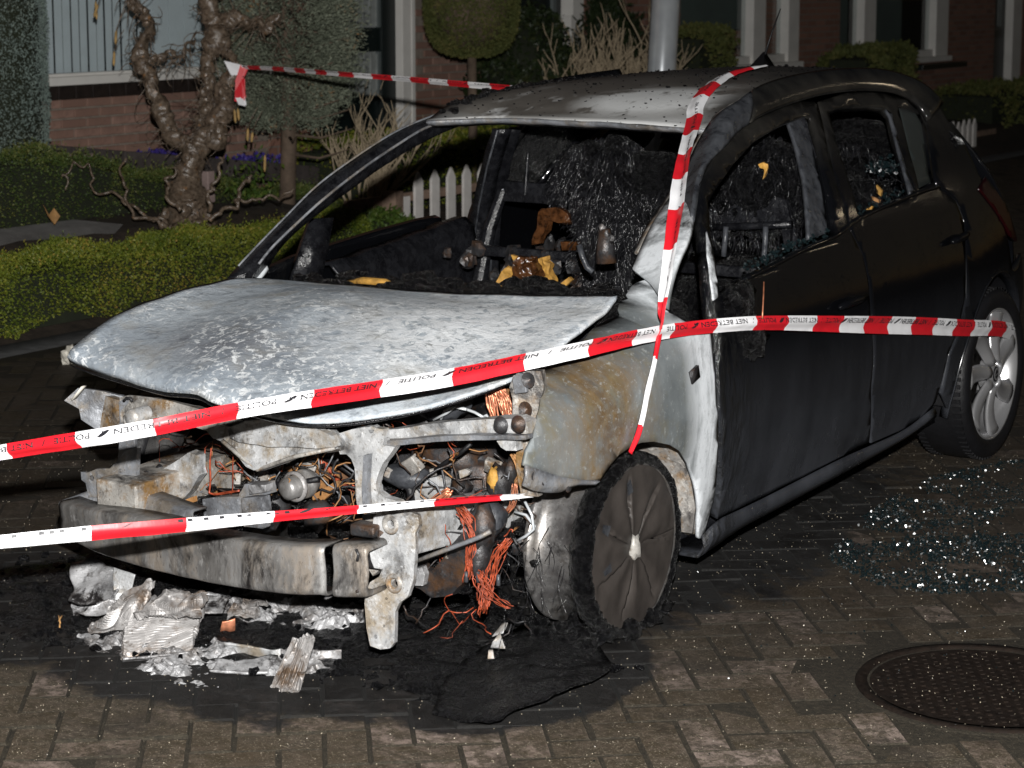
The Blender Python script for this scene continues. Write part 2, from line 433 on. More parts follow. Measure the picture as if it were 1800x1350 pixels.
M['rubber'] = simple('black_tyre_rubber', (0.006, 0.006, 0.007), 0.5, 0.0, 0.3, 10, 0.2, 80, 0.3)
M['silver'] = simple('silver_wheel_alloy', (0.48, 0.48, 0.49), 0.33, 0.75, 0.06, 6)
M['slotdark'] = simple('slot_shade_black', (0.02, 0.02, 0.02), 0.6)
M['redlens'] = simple('dark_red_lamp_lens', (0.012, 0.001, 0.0015), 0.25, 0.0, 0.1)
k = N('dusty_window_glass', 0.08, 0.0, 0.5); k.color((0.02, 0.024, 0.023)); k.rough(k.noise(4, 4, 0.5, 0, 1)); M['tint'] = k.m
k = N('broken_glass', 0.26, 0.0, 0.8); k.color((0.005, 0.0105, 0.012)); k.b.inputs['IOR'].default_value = 1.6; M['shard'] = k.m

# tape
def tapemat(name, c):
    k = N(name, 0.42, 0.0, 0.5); k.color(c); k.b.inputs['Subsurface Weight'].default_value = 0.0
    k.bump(k.noise(30, 3, 0.5, 0, 1, stretch=(1, 1, 0.4)), 0.15, 0.006); return k.m
M['tred'] = tapemat('tape_red', (0.62, 0.012, 0.022)); M['twhite'] = tapemat('tape_white', (0.80, 0.80, 0.82)); M['tink'] = simple('tape_print_black', (0.012, 0.012, 0.016), 0.5, 0, 0.05)

# ground: the soot stain has its own shape, measured in the place
def stain(k):
    p = k.gco
    d1 = k.ball((0.05, -0.68, 0), 0.48, 0.16, p, (0.72, 1.15, 0)); d2 = k.ball((0.72, -0.42, 0), 0.40, 0.10, p, (1.35, 0.85, 0)); d3 = k.ball((-0.8, -0.65, 0), 0.62, 0.22, p, (0.9, 1.2, 0))
    under = k.ball((0, 0.9, 0), 1.05, 0.35, p, (1.1, 0.62, 0))
    f = k.math('MAXIMUM', k.math('MAXIMUM', d1, d2), k.math('MAXIMUM', d3, under))
    f = k.math('ADD', f, k.math('MULTIPLY', k.math('SUBTRACT', k.noise(5, 6, 0.65, 0, 1, co=p), 0.5), 1.25))
    return k.rng(f, 0.46, 0.62)
k = N('street_paver', 0.7, 0.0, 0.4)
c = k.ramp(k.orand(), [(0.0, (0.070, 0.054, 0.039)), (0.35, (0.105, 0.081, 0.059)), (0.6, (0.086, 0.067, 0.050)), (0.78, (0.155, 0.118, 0.094)), (0.92, (0.235, 0.182, 0.155)), (1.0, (0.33, 0.262, 0.225))])
c = k.mix(k.math('MULTIPLY', k.noise(30, 8, 0.78, 0.44, 0.55, co=k.gco), 0.85), c, (0.036, 0.029, 0.018))
c = k.mix(k.noise(2.2, 5, 0.6, 0.45, 0.75, co=k.gco), c, (0.060, 0.043, 0.025))
c = k.mix(k.math('MULTIPLY', k.noise(14, 6, 0.7, 0.5, 0.62, co=k.gco), 0.7), c, (0.045, 0.034, 0.018))
c = k.mix(k.noise(140, 4, 0.75, 0.575, 0.64, co=k.gco), c, (0.22, 0.185, 0.135))
c = k.mix(k.math('MULTIPLY', k.noise(260, 2, 0.6, 0.68, 0.71, co=k.gco), 0.9), c, (0.42, 0.38, 0.30))
c = k.mix(k.math('MULTIPLY', k.noise(3.2, 6, 0.65, 0.54, 0.66, co=k.gco), 0.75), c, (0.024, 0.019, 0.014))
wet = k.math('MULTIPLY', k.ball((-1.2, 2.6, 0), 3.55, 0.5, k.gco, (1, 1, 0)), k.rng(k.noise(1.3, 5, 0.6, 0, 1, co=k.gco), 0.25, 0.6, 0.75, 1.0))
c = k.mix(k.math('MULTIPLY', wet, 0.68), c, (0.016, 0.011, 0.007))
st = stain(k)
c = k.mix(k.math('MULTIPLY', st, 0.93), c, k.mix(k.noise(20, 5, 0.7, 0.5, 0.7, co=k.gco), (0.004, 0.004, 0.0045), (0.020, 0.020, 0.021)))
k.color(c); k.rough(k.rng(k.noise(6, 4, 0.6, 0, 1, co=k.gco), 0.3, 0.7, 0.5, 0.8))
k.bump(k.math('ADD', k.noise(55, 6, 0.75, 0, 1, co=k.gco), k.math('MULTIPLY', k.noise(230, 3, 0.7, 0, 1, co=k.gco), 0.6)), 0.75, 0.008); M['paver'] = k.m
k = N('joint_sand', 0.75, 0.0, 0.35)
c = k.mix(k.noise(60, 5, 0.7, 0.35, 0.65, co=k.gco), (0.017, 0.0145, 0.0095), (0.044, 0.036, 0.024))
c = k.mix(k.noise(200, 3, 0.7, 0.62, 0.67, co=k.gco), c, (0.14, 0.12, 0.085))
wet = k.ball((-1.2, 2.6, 0), 3.55, 0.5, k.gco, (1, 1, 0))
c = k.mix(k.math('MULTIPLY', wet, 0.7), c, (0.012, 0.009, 0.006))
c = k.mix(k.math('MULTIPLY', stain(k), 0.93), c, (0.010, 0.010, 0.010))
k.color(c); k.bump(k.noise(90, 6, 0.75, 0, 1, co=k.gco), 0.8, 0.01); M['sand'] = k.m
M['soil'] = simple('wet_dark_soil', (0.035, 0.025, 0.018), 0.8, 0, 0.5, 12, 0.8, 40)
M['pathc'] = simple('grey_path_concrete', (0.16, 0.155, 0.15), 0.8, 0, 0.25, 9, 0.3, 60)
M['kerb'] = simple('dark_kerb_concrete', (0.030, 0.030, 0.030), 0.8, 0, 0.4, 14, 0.5, 60)
M['ash'] = char('wet_black_ash', (0.0015, 0.0015, 0.0018), (0.011, 0.011, 0.0125), 22, 0.9, 0.26, 0.9, 0.22)
M['iron'] = char('rusty_cast_iron', (0.006, 0.0042, 0.0034), (0.016, 0.0105, 0.0075), 14, 0.4, 0.8, 0.3, 0.12)
# house
k = N('house_brick', 0.85); c = k.ramp(k.orand(), [(0.0, (0.22, 0.125, 0.095)), (0.5, (0.28, 0.165, 0.125)), (1.0, (0.35, 0.215, 0.17))]); c = k.mix(k.noise(18, 5, 0.6, 0.4, 0.65), c, (0.22, 0.13, 0.10)); k.color(c); k.bump(k.noise(90, 5, 0.7, 0, 1), 0.3, 0.004); M['brick'] = k.m
k = N('brick_wall_far', 0.9)
bt = k.n('ShaderNodeTexBrick'); mp = k.n('ShaderNodeMapping'); mp.inputs['Rotation'].default_value = (pi / 2, 0, pi / 2)
sx = k.n('ShaderNodeCombineXYZ'); k.l(k.axis(1, k.gco), sx.inputs[0]); k.l(k.axis(2, k.gco), sx.inputs[1]); k.l(sx.outputs[0], bt.inputs['Vector'])
bt.inputs['Scale'].default_value = 1.0; bt.inputs['Brick Width'].default_value = 0.22; bt.inputs['Row Height'].default_value = 0.0625; bt.inputs['Mortar Size'].default_value = 0.006
bt.inputs['Color1'].default_value = (0.20, 0.10, 0.07, 1); bt.inputs['Color2'].default_value = (0.30, 0.155, 0.11, 1); bt.inputs['Mortar'].default_value = (0.22, 0.18, 0.15, 1)
k.color(bt.outputs[0]); k.bump(k.math('SUBTRACT', 1.0, bt.outputs[1]), 0.6, 0.008); M['brickwall'] = k.m
M['mortar'] = simple('mortar', (0.24, 0.20, 0.165), 0.95, 0, 0.2, 20, 0.4, 90)
M['headtile'] = simple('dark_glazed_sill_tile', (0.022, 0.016, 0.014), 0.45, 0, 0.4, 20)
M['whitep'] = simple('white_frame_paint', (0.76, 0.74, 0.70), 0.55, 0, 0.08, 5)
M['greyp'] = simple('grey_frame_paint', (0.12, 0.14, 0.14), 0.6, 0, 0.1, 5)
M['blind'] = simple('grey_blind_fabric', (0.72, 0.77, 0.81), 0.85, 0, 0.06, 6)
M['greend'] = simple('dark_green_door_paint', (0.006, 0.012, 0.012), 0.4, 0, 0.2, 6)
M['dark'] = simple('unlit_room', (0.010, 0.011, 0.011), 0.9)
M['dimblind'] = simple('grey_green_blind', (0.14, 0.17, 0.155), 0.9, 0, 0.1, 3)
M['curtain'] = simple('pale_net_curtain', (0.28, 0.30, 0.29), 0.9, 0, 0.2, 8)
M['rooft'] = simple('dark_roof_tiles', (0.06, 0.04, 0.035), 0.8)
k = N('window_glass', 0.02, 0.0, 0.5); k.color((0.9, 0.93, 0.92)); k.b.inputs['Transmission Weight'].default_value = 0.0
tr = k.n('ShaderNodeBsdfTransparent'); ms = k.n('ShaderNodeMixShader'); fr = k.n('ShaderNodeLayerWeight'); gl = k.n('ShaderNodeBsdfGlossy'); gl.inputs['Roughness'].default_value = 0.02
tr.inputs[0].default_value = (0.93, 0.95, 0.95, 1); k.l(k.rng(k.math('POWER', fr.outputs['Facing'], 4.0), 0.0, 1.0, 0.03, 0.5), ms.inputs[0]); k.l(tr.outputs[0], ms.inputs[1]); k.l(gl.outputs[0], ms.inputs[2]); k.l(ms.outputs[0], k.t.nodes['Material Output'].inputs[0]); M['glass'] = k.m
# plants
def leafmat(name, stops, rough=0.45, spec=0.25):
    k = N(name, rough, 0.0, spec); k.color(k.ramp(k.tint(), stops)); return k.m
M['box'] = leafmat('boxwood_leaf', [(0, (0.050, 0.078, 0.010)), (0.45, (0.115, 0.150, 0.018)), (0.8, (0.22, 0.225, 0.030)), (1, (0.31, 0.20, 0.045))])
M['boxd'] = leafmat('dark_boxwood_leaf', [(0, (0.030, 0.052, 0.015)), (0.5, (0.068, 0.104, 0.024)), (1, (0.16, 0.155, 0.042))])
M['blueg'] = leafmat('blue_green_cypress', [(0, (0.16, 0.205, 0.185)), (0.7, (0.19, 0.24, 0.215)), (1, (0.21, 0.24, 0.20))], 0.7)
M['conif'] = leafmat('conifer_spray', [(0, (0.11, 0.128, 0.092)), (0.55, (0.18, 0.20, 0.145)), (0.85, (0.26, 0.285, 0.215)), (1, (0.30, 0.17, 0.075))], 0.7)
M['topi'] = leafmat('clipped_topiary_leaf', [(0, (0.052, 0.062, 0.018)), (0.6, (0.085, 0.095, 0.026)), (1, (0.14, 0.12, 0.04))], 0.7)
M['evergreen'] = leafmat('dark_evergreen_leaf', [(0, (0.012, 0.020, 0.008)), (0.6, (0.024, 0.036, 0.013)), (1, (0.05, 0.052, 0.02))])  # darkest of the leaf colours
M['green'] = leafmat('fresh_green_leaf', [(0, (0.035, 0.066, 0.012)), (0.6, (0.062, 0.108, 0.018)), (1, (0.12, 0.145, 0.03))])
M['purple'] = leafmat('purple_flower', [(0, (0.035, 0.022, 0.16)), (0.7, (0.06, 0.04, 0.28)), (1, (0.10, 0.08, 0.36))])
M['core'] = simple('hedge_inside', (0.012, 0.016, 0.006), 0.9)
k = N('hazel_bark', 0.26, 0.0, 0.55); c = k.mix(k.noise(38, 7, 0.72, 0.36, 0.64), (0.060, 0.041, 0.028), (0.21, 0.16, 0.118)); c = k.mix(k.noise(60, 6, 0.7, 0.55, 0.66), c, (0.05, 0.035, 0.022)); c = k.mix(k.noise(22, 5, 0.7, 0.6, 0.7), c, (0.25, 0.13, 0.055)); k.color(c); k.bump(k.noise(40, 5, 0.6, 0, 1), 0.5, 0.012); M['bark'] = k.m
M['bark2'] = simple('brown_trunk_bark', (0.12, 0.085, 0.06), 0.85, 0, 0.4, 12, 0.6, 30)
M['grit'] = simple('pale_wet_grit', (0.26, 0.225, 0.17), 0.4, 0, 0.7, 60)
M['twig'] = simple('pale_bare_twig', (0.40, 0.32, 0.215), 0.75, 0, 0.25, 12)
M['catkin'] = simple('tan_catkin', (0.42, 0.27, 0.10), 0.8, 0, 0.3, 40)
k = N('zinc_lamp_post', 0.26, 0.35, 0.6); k.color(k.mix(k.noise(9, 4, 0.5, 0.3, 0.7), (0.50, 0.53, 0.56), (0.62, 0.65, 0.67))); M['zinc'] = k.m
M['picket'] = simple('white_picket_paint', (0.70, 0.67, 0.64), 0.75, 0, 0.12, 9, 0.2, 40)
M['oldwood'] = simple('weathered_wood', (0.22, 0.15, 0.11), 0.85, 0, 0.35, 16, 0.5, 40)
M['sleeper'] = simple('dark_sleeper_wood', (0.055, 0.045, 0.042), 0.85, 0, 0.35, 10, 0.5, 40)
M['pinkpost'] = simple('pinkish_timber_post', (0.27, 0.20, 0.185), 0.8, 0, 0.2, 14, 0.4, 40)
M['paper'] = simple('white_scrap', (0.6, 0.57, 0.5), 0.8, 0, 0.2, 30)
M['sheet'] = char('melted_black_plastic', (0.0025, 0.0025, 0.0025), (0.009, 0.0095, 0.0085), 5, 0.3, 0.24, 0.5)
M['leafb'] = simple('dead_leaf', (0.30, 0.16, 0.055), 0.8, 0, 0.3, 20)

# ================================================================ the burnt-out car
zx = spl([.10, .20, .35, .55, .75, .90, 1.0, 1.15, 1.28, 1.40], [.785, .80, .838, .862, .845, .805, .762, .668, .58, .48])
yw = spl([-.75, -.5, -.25, 0, 2.3, 2.7, 3.0, 3.15], [-.13, -.06, -.02, 0, 0, -.03, -.10, -.2])
def bx(y, z): return zx(z) + yw(y)
def side(a, b): return (bx(a, b), a, b)
DROP = 0.05                                         # the burnt car leans to its right
def mir(p): return Vector((-p[0], p[1], p[2] - DROP * min(1.0, (0.8 - p[0] + 0.8) / 1.6 + 0.0) if p[0] < 0 else p[2] - DROP))
def sider(a, b): return (-bx(a, b), a, b - DROP)
car = empty('burnt_out_car')
tag(car, 'burnt-out black five-door hatchback with a grey bare metal bonnet and stripped front', 'car')

# --- bonnet
bl = [Vector(p) for p in [(0.617, 0.209, 0.868), (0.630, 0.113, 0.835), (0.640, -0.116, 0.778), (0.645, -0.232, 0.752), (0.640, -0.329, 0.735)]][::-1]
bf = [Vector(p) for p in [(0.640, -0.330, 0.735), (0.543, -0.450, 0.689), (0.442, -0.550, 0.659), (0.325, -0.660, 0.641), (0.205, -0.700, 0.640), (0.031, -0.700, 0.651), (-0.031, -0.700, 0.655), (-0.091, -0.690, 0.668), (-0.168, -0.680, 0.664), (-0.227, -0.670, 0.659), (-0.359, -0.640, 0.661), (-0.539, -0.600, 0.668), (-0.629, -0.600, 0.684)]]
br = [Vector(p) for p in [(-0.629, -0.600, 0.684), (-0.622, -0.610, 0.713), (-0.625, -0.520, 0.754), (-0.641, -0.380, 0.790), (-0.642, -0.180, 0.817), (-0.619, 0.040, 0.834), (-0.617, 0.206, 0.820)]]
bc = [Vector(p) for p in [(-0.617, 0.206, 0.820), (-0.350, 0.241, 0.818), (0.000, 0.215, 0.829), (0.350, 0.243, 0.845), (0.617, 0.209, 0.868)]]
nb = 61; mb = 41
c0 = curve(bf[::-1], nb); c1 = curve(bc, nb); d0 = curve(br, mb); d1 = curve(bl, mb)
def bbul(u, v):
    s = math.sin(pi * u) * math.sin(pi * v)
    return (0, 0, 0.035 * s + 0.012 * math.sin(pi * v) * math.cos(6 * pi * u) * 0.3 + 0.012 * mnoise.noise(Vector((u * 3, v * 2.5, 1.3))) * min(1, 6 * s) + .0035 * mnoise.noise(Vector((u * 11, v * 9, 5))))
rows = coons(c0, c1, d0, d1, bbul)
bon = grid_obj('bonnet', rows, M['bonnet'], car, 0.010, off=-1)
# folded lip under the front edge of the bonnet
lip = [[p + Vector((0, 0.003, -.009)), p + Vector((0, 0.012, -0.015)), p + Vector((0, 0.045, -0.012))] for p in c0]
grid_obj('bonnet_lip', lip, M['soot'], bon, 0.002)

# --- wings
bev = [(p.y, p.z) for p in bl]
zt = spl([-.6, -.33, -.23, -.116, .113, .209, .30, .42], [.70, .735, .752, .778, .835, .870, .925, .955])
def wing(a, b):
    t1 = zt(a); zs = t1 - .13; X = bx(a, min(b, zs))
    if b > zs:
        t = min(1, (b - zs) / (t1 - zs)); xb = .642
        X = X - (X - xb) * (1 - math.sqrt(max(0, 1 - t ** 2.4)))
    return (X, a, b)
wo = [(-.285, .742), (-.235, .750), (-.116, .776), (.113, .833), (.196, .864)] + [(0.225, 0.879), (0.258, 0.901), (0.294, 0.922), (0.272, 0.909), (0.252, 0.887), (0.205, 0.839), (0.230, 0.804)] + \
     [(0.334, 0.772), (0.325, 0.671), (0.331, 0.562), (0.359, 0.429), (0.388, 0.308), (0.394, 0.240), (0.385, 0.183), (0.353, 0.191), (0.311, 0.276), (0.248, 0.371), (0.195, 0.438), (0.139, 0.481), (0.072, 0.514), (-0.015, 0.538), (-0.075, 0.545), (-0.126, 0.543), (-0.173, 0.531), (-0.213, 0.506), (-0.251, 0.477), (-0.303, 0.488), (-0.402, 0.518), (-0.473, 0.547), (-0.527, 0.568)] + [(-0.517, 0.602), (-0.490, 0.627), (-0.445, 0.673), (-0.376, 0.710), (-0.309, 0.734)]
panel('front_wing', wo, [], wing, M['wing'], car, 0.035, 0.010, out=(1, 0, 0), wob=(0.004, 9))
fl = [(0.796, -0.527, 0.568), (0.807, -0.473, 0.547), (0.820, -0.402, 0.518), (0.832, -0.303, 0.488), (0.837, -0.251, 0.477)]
fl2 = [Vector(p) + Vector((-.004, -.004, 0)) for p in [(0.795, -0.527, 0.520), (0.804, -0.479, 0.498), (0.817, -0.398, 0.481), (0.828, -0.335, 0.487), (0.837, -0.255, 0.475)]]
fg = grid_obj('wing_flange', [curve(fl, 20), [a.lerp(b, .5) + Vector((.004, 0, 0)) for a, b in zip(curve(fl, 20), curve(fl2, 20))], curve(fl2, 20)], M['steelg'], car, 0.006)
m = MB()
for p in [(0.802, -0.501, 0.538), (0.808, -0.464, 0.519), (0.822, -0.371, 0.486)]: m.lathe([(0.001, 0.006), (0.010, 0.006), (0.014, 0.002)], Vector(p), 'X', 10)
m.build_each('flange_bolt', M['engine'], fg)
wr = [(a, b) for a, b in wo if True]
def wingr(a, b): p = wing(a, b); return (-p[0], p[1], p[2] - DROP)
panel('front_wing', [q for q in wr if q[0] > -.1] , [], wingr, M['wing'], car, 0.05, 0.010, out=(-1, 0, 0))
# bleached slot in the wing behind the arch
m = MB(); p = Vector((0.854, 0.207, 0.677)); m.box(p + Vector((0.001, 0, 0)), (0.012, 0.045, 0.035), rx=0.3); m.build('wing_slot', M['engine'], car)

# --- side frame: screen pillar, roof rail, rear quarter
E1 = [Vector(p) for p in [(0.630, 0.284, 0.922), (0.615, 0.332, 0.941), (0.600, 0.429, 1.029), (0.580, 0.565, 1.079), (0.550, 0.742, 1.170), (0.525, 0.867, 1.254)] + [(0.555, 0.895, 1.312), (0.528, 1.086, 1.344), (0.497, 1.327, 1.380), (0.480, 1.721, 1.400), (0.484, 2.112, 1.396), (0.498, 2.311, 1.379), (0.532, 2.560, 1.321), (0.575, 2.577, 1.264)]]
E2 = [Vector(p) for p in [(0.815, 0.140, 0.854)] + [(0.797, 0.187, 0.924), (0.785, 0.235, 0.951), (0.761, 0.351, 1.002), (0.735, 0.427, 1.047), (0.707, 0.492, 1.092), (0.671, 0.567, 1.145), (0.625, 0.747, 1.216), (0.575, 1.033, 1.287), (0.539, 1.488, 1.331), (0.530, 1.856, 1.342), (0.543, 2.160, 1.327), (0.563, 2.293, 1.302), (0.586, 2.365, 1.271), (0.623, 2.329, 1.218)]]
E2 = [Vector(p) for p in E2]
n1 = 80
a = curve(E1, n1); b = curve(E2, n1)
def relax(c_, it=10):
    for _ in range(it): c_ = [c_[0]] + [c_[i] * .5 + (c_[i - 1] + c_[i + 1]) * .25 for i in range(1, len(c_) - 1)] + [c_[-1]]
    return c_
a, b = relax(a), relax(b)
def strip(a, b, bul, m=9):
    rows = []
    for j in range(m):
        v = j / (m - 1)
        rows.append([p.lerp(q, v) + Vector((0.8, 0, 0.6)) * (bul * math.sin(pi * v)) for p, q in zip(a, b)])
    return rows
st = strip(a, b, 0.012)
kq = 34
pil = grid_obj('screen_pillar', [r[:13] for r in st], M['wing'], car, 0.016, wob=(0.002, 12))
grid_obj('screen_pillar', [r[12:kq] for r in st], M['sootg'], car, 0.016, wob=(0.002, 12))
grid_obj('roof_rail', [r[kq - 1:] for r in st], M['black'], car, 0.02)
ar = [mir(p) for p in a]; b_r = [mir(p) for p in b]
qo = curve([Vector(p) for p in [(-0.690, 0.122, 0.822), (-0.690, 0.207, 0.873), (-0.680, 0.298, 0.934), (-0.665, 0.396, 1.000), (-0.645, 0.508, 1.077), (-0.600, 0.685, 1.170), (-0.570, 0.828, 1.230), (-0.545, 0.957, 1.264), (-0.520, 1.212, 1.309), (-0.490, 1.593, 1.363), (-0.470, 2.070, 1.387)]], 70)
qm = curve([Vector(p) for p in [(-0.640, 0.168, 0.817), (-0.640, 0.200, 0.855), (-0.630, 0.259, 0.905), (-0.615, 0.356, 0.966), (-0.595, 0.473, 1.038), (-0.560, 0.647, 1.130), (-0.535, 0.795, 1.193), (-0.515, 0.928, 1.241), (-0.490, 1.184, 1.269), (-0.460, 1.546, 1.301), (-0.440, 2.020, 1.331)]], 70)
qi = curve([Vector(p) for p in [(-0.660, 0.271, 0.807), (-0.655, 0.293, 0.861), (-0.645, 0.342, 0.913), (-0.620, 0.475, 0.988), (-0.580, 0.657, 1.077), (-0.550, 0.800, 1.143), (-0.520, 0.986, 1.204), (-0.500, 1.155, 1.240), (-0.480, 1.360, 1.251), (-0.450, 1.604, 1.279), (-0.430, 2.003, 1.301)]], 70)
qo, qm, qi = relax(qo, 4), relax(qm, 4), relax(qi, 4)
qi = [a_.lerp(b_, .80) for a_, b_ in zip(qm, qi)]
rows = [[p + Vector((-.01, .03, -.02)) for p in qo], qo, [a_.lerp(b_, .5) + Vector((.003, -.005, .003)) for a_, b_ in zip(qo, qm)], qm]
spr = grid_obj('screen_pillar', rows, M['soot'], car, 0.006, off=0, wob=(0.0012, 10))
rows = [[p + Vector((0, .001, -.001)) for p in qm], [p + Vector((-.004, .008, -.003)) for p in qm], [a_.lerp(b_, .5) + Vector((-.004, .006, 0)) for a_, b_ in zip(qm, qi)], qi, [p + Vector((-.03, .03, .01)) for p in qi]]
for q_, r_ in ((qo, .0035), (qm, .0045)):
    m = MB(); m.tube([p + Vector((.002, -.004, .003)) for p in q_[2:46]], r_, 6); m.build('pale_pillar_edge', M['steelg'], spr)  # light grey tubes make the pillar edges pale
grid_obj('pillar_inner_face', rows, M['soot'], spr, 0.004, off=0, wob=(0.0015, 10))
# the sooted inner flange of both screen pillars
for A_, sgn in ((a, 1),):
    inner = [[p, p + Vector((-sgn * 0.035, 0.020, -0.012)), p + Vector((-sgn * 0.03, 0.065, -0.03))] for p in A_[3:40]]
    grid_obj('pillar_flange', inner, M['steelr'] if sgn > 0 else M['sootg'], car, 0.008, wob=(0.004, 25))

quart = [(2.329, 1.218), (2.365, 1.271), (2.577, 1.264), (2.565, 1.209)] + [(2.62, 1.16)] + [(2.562, 1.021), (2.639, 0.938), (2.667, 0.810), (2.696, 0.676)] + [(2.93, .70), (3.02, .55), (3.03, .32), (2.98, .22), (2.86, .22)]
for k_ in range(0, 13):
    t = math.radians(-12 + 17.0 * k_); quart.append((2.511 + .365 * math.cos(t), .315 + .365 * math.sin(t)))
quart += [(2.024, 0.324), (2.034, 0.456), (2.112, 0.550), (2.169, 0.646), (2.199, 0.774), (2.254, 0.885), (2.241, 0.959), (2.136, 1.020), (2.164, 1.065)]
qo = panel('rear_quarter', quart, [], side, M['black'], car, 0.05, 0.014)
panel('rear_quarter', quart, [], sider, M['black'], car, 0.06, 0.014, out=(-1, 0, 0))
# arch lip
lip = [[], []]
for k_ in range(25):
    t = math.radians(-14 + 8.8 * k_)
    y_, z_ = 2.511 + .365 * math.cos(t), .315 + .365 * math.sin(t); y2, z2 = 2.511 + .352 * math.cos(t), .315 + .352 * math.sin(t)
    lip[0].append(Vector((bx(y_, z_) + .004, y_, z_))); lip[1].append(Vector((bx(y_, z_) - .03, y2, z2)))
grid_obj('wheel_arch_lip', lip, M['black'], car, 0.006)
m = MB()
for sgn in (1, -1):
    for (yc, zc, r_, x0, x1) in ((2.511, .315, .37, .50, .80),):
        prof = []
        V = []; F = []
        for k_ in range(21):
            t = math.radians(-10 + 10 * k_)
            for x_ in (x0, x1): V.append((sgn * x_, yc + r_ * math.cos(t), zc + r_ * math.sin(t) - (DROP if sgn < 0 else 0)))
        F = [(2 * i, 2 * i + 1, 2 * i + 3, 2 * i + 2) for i in range(20)]
        m.add(V, F)
m.build_each('wheel_housing', M['rubber'], car)
# front wheel housing: white ash behind the wheel
hous = [[], []]
for k_ in range(10):
    t = math.radians(-8 + 12 * k_)
    hous[0].append(Vector((.80, .0 + .315 * math.cos(t), .26 + .315 * math.sin(t)))); hous[1].append(Vector((.50, .0 + .325 * math.cos(t), .26 + .325 * math.sin(t))))
grid_obj('wheel_housing', hous, M['steelr'], car, 0.01, wob=(0.012, 18))
m = MB()
q = [(0.740, 0.298, 0.427), (0.740, 0.351, 0.368), (0.740, 0.382, 0.297), (0.740, 0.403, 0.236), (0.740, 0.411, 0.185)]
m.tube([Vector(p) for p in q], [.012, .022, .026, .026, .02], 8); m.build('arch_liner_stay', M['steel'], car)

# --- doors
fd = [(0.567, 1.145), (0.467, 1.051), (0.419, 0.980), (0.376, 0.894), (0.351, 0.821), (0.355, 0.766), (0.348, 0.668), (0.348, 0.559), (0.381, 0.425), (0.423, 0.301), (0.449, 0.224), (0.583, 0.226), (0.799, 0.230), (1.066, 0.236), (1.280, 0.245), (1.470, 0.253), (1.430, 0.331), (1.379, 0.446), (1.361, 0.688), (1.371, 0.788), (1.371, 0.863), (1.335, 0.947), (1.389, 1.069), (1.486, 1.202), (1.596, 1.322), (1.485, 1.329), (1.381, 1.329), (1.113, 1.297), (0.909, 1.256), (0.745, 1.214), (0.659, 1.178)]
fh = [(0.556, 1.095), (0.639, 1.124), (0.812, 1.179), (1.004, 1.230), (1.201, 1.262), (1.325, 1.276), (1.434, 1.286), (1.499, 1.284), (1.446, 1.222), (1.348, 1.107), (1.225, 0.945), (0.974, 0.927), (0.791, 0.909), (0.638, 0.894), (0.567, 0.887), (0.421, 0.858), (0.430, 0.918), (0.486, 1.019)]
dr = panel('door', fd, [fh], side, M['black'], car, 0.035, 0.03, wob=(0.0012, 6))
ch = [(1.353, 1.273), (1.429, 1.283), (1.490, 1.281), (1.441, 1.219), (1.344, 1.104), (1.222, 0.947), (1.087, 0.941), (1.151, 1.021), (1.241, 1.110), (1.298, 1.183), (1.332, 1.236)]
panel('window_channel', ch, [], lambda a, b: (bx(a, b) - .022, a, b), M['sootg'], dr, 0.03, 0.012)
fw_ = [(0.466, 1.029), (0.459, 0.999), (0.444, 0.955), (0.416, 0.889), (0.403, 0.857), (0.371, 0.852), (0.387, 0.908), (0.413, 0.966)]
panel('window_frame', fw_, [], lambda a, b: (bx(a, b) + .004, a, b), M['wing'], dr, 0.03, 0.012)
# burnt door mirror stump: a drooping lump of char
m = MB()
for px in [(0.832, 0.477, 0.812), (0.844, 0.525, 0.759), (0.849, 0.550, 0.716), (0.823, 0.528, 0.845)]: m.blob(Vector(px) + Vector((.008, -.01, 0)), (.042, .05, .05), 12, .5, 2.4, seed=px[1] * 9)
m.build('burnt_mirror', M['char'], dr)
m = MB(); m.tube([Vector(p) + Vector((.07, 0, 0)) for p in [(0.810, 0.562, 0.884), (0.821, 0.539, 0.851), (0.831, 0.516, 0.815), (0.837, 0.502, 0.792)]], .0025, 5); m.build('mirror_wire', M['copper'], dr)
m = MB(); p = [Vector(q) + Vector((.018, 0, 0)) for q in [(0.846, 1.104, 0.739), (0.846, 1.162, 0.744), (0.846, 1.246, 0.746), (0.845, 1.310, 0.748)]]
m.tube(p, [.008, .014, .014, .008], 8); hd = m.build('door_handle', M['black'], dr)
rd = [(1.608, 1.322), (1.853, 1.340), (2.002, 1.337), (2.157, 1.325), (2.285, 1.300), (2.343, 1.268), (2.304, 1.219), (2.141, 1.066), (2.115, 1.016), (2.228, 0.957), (2.238, 0.884), (2.184, 0.775), (2.154, 0.648), (2.096, 0.552), (2.018, 0.459), (1.987, 0.304), (1.944, 0.269), (1.860, 0.250), (1.731, 0.242), (1.489, 0.245), (1.440, 0.329), (1.388, 0.445), (1.370, 0.687), (1.379, 0.787), (1.379, 0.862), (1.342, 0.946), (1.396, 1.069), (1.494, 1.202)]
rh = [(1.631, 1.292), (1.764, 1.300), (1.980, 1.291), (2.076, 1.277), (2.091, 1.259), (2.030, 1.187), (1.949, 1.081), (1.920, 1.014), (1.434, 0.979), (1.516, 1.130), (1.568, 1.215)]
rq = [(2.181, 1.278), (2.269, 1.268), (2.321, 1.246), (2.304, 1.196), (2.115, 1.031), (1.972, 1.018), (2.061, 1.138)]
dr2 = panel('door', rd, [rh, rq], side, M['black'], car, 0.035, 0.03, wob=(0.0012, 6))
panel('quarter_glass', rq, [], lambda a, b: (bx(a, b) - .008, a, b), M['tint'], dr2, 0.05, 0.005)
cs = [(2.064, 1.276), (2.094, 1.261), (2.030, 1.187), (1.949, 1.081), (1.920, 1.014), (1.880, 1.010), (1.927, 1.082), (2.008, 1.188), (2.062, 1.253)]
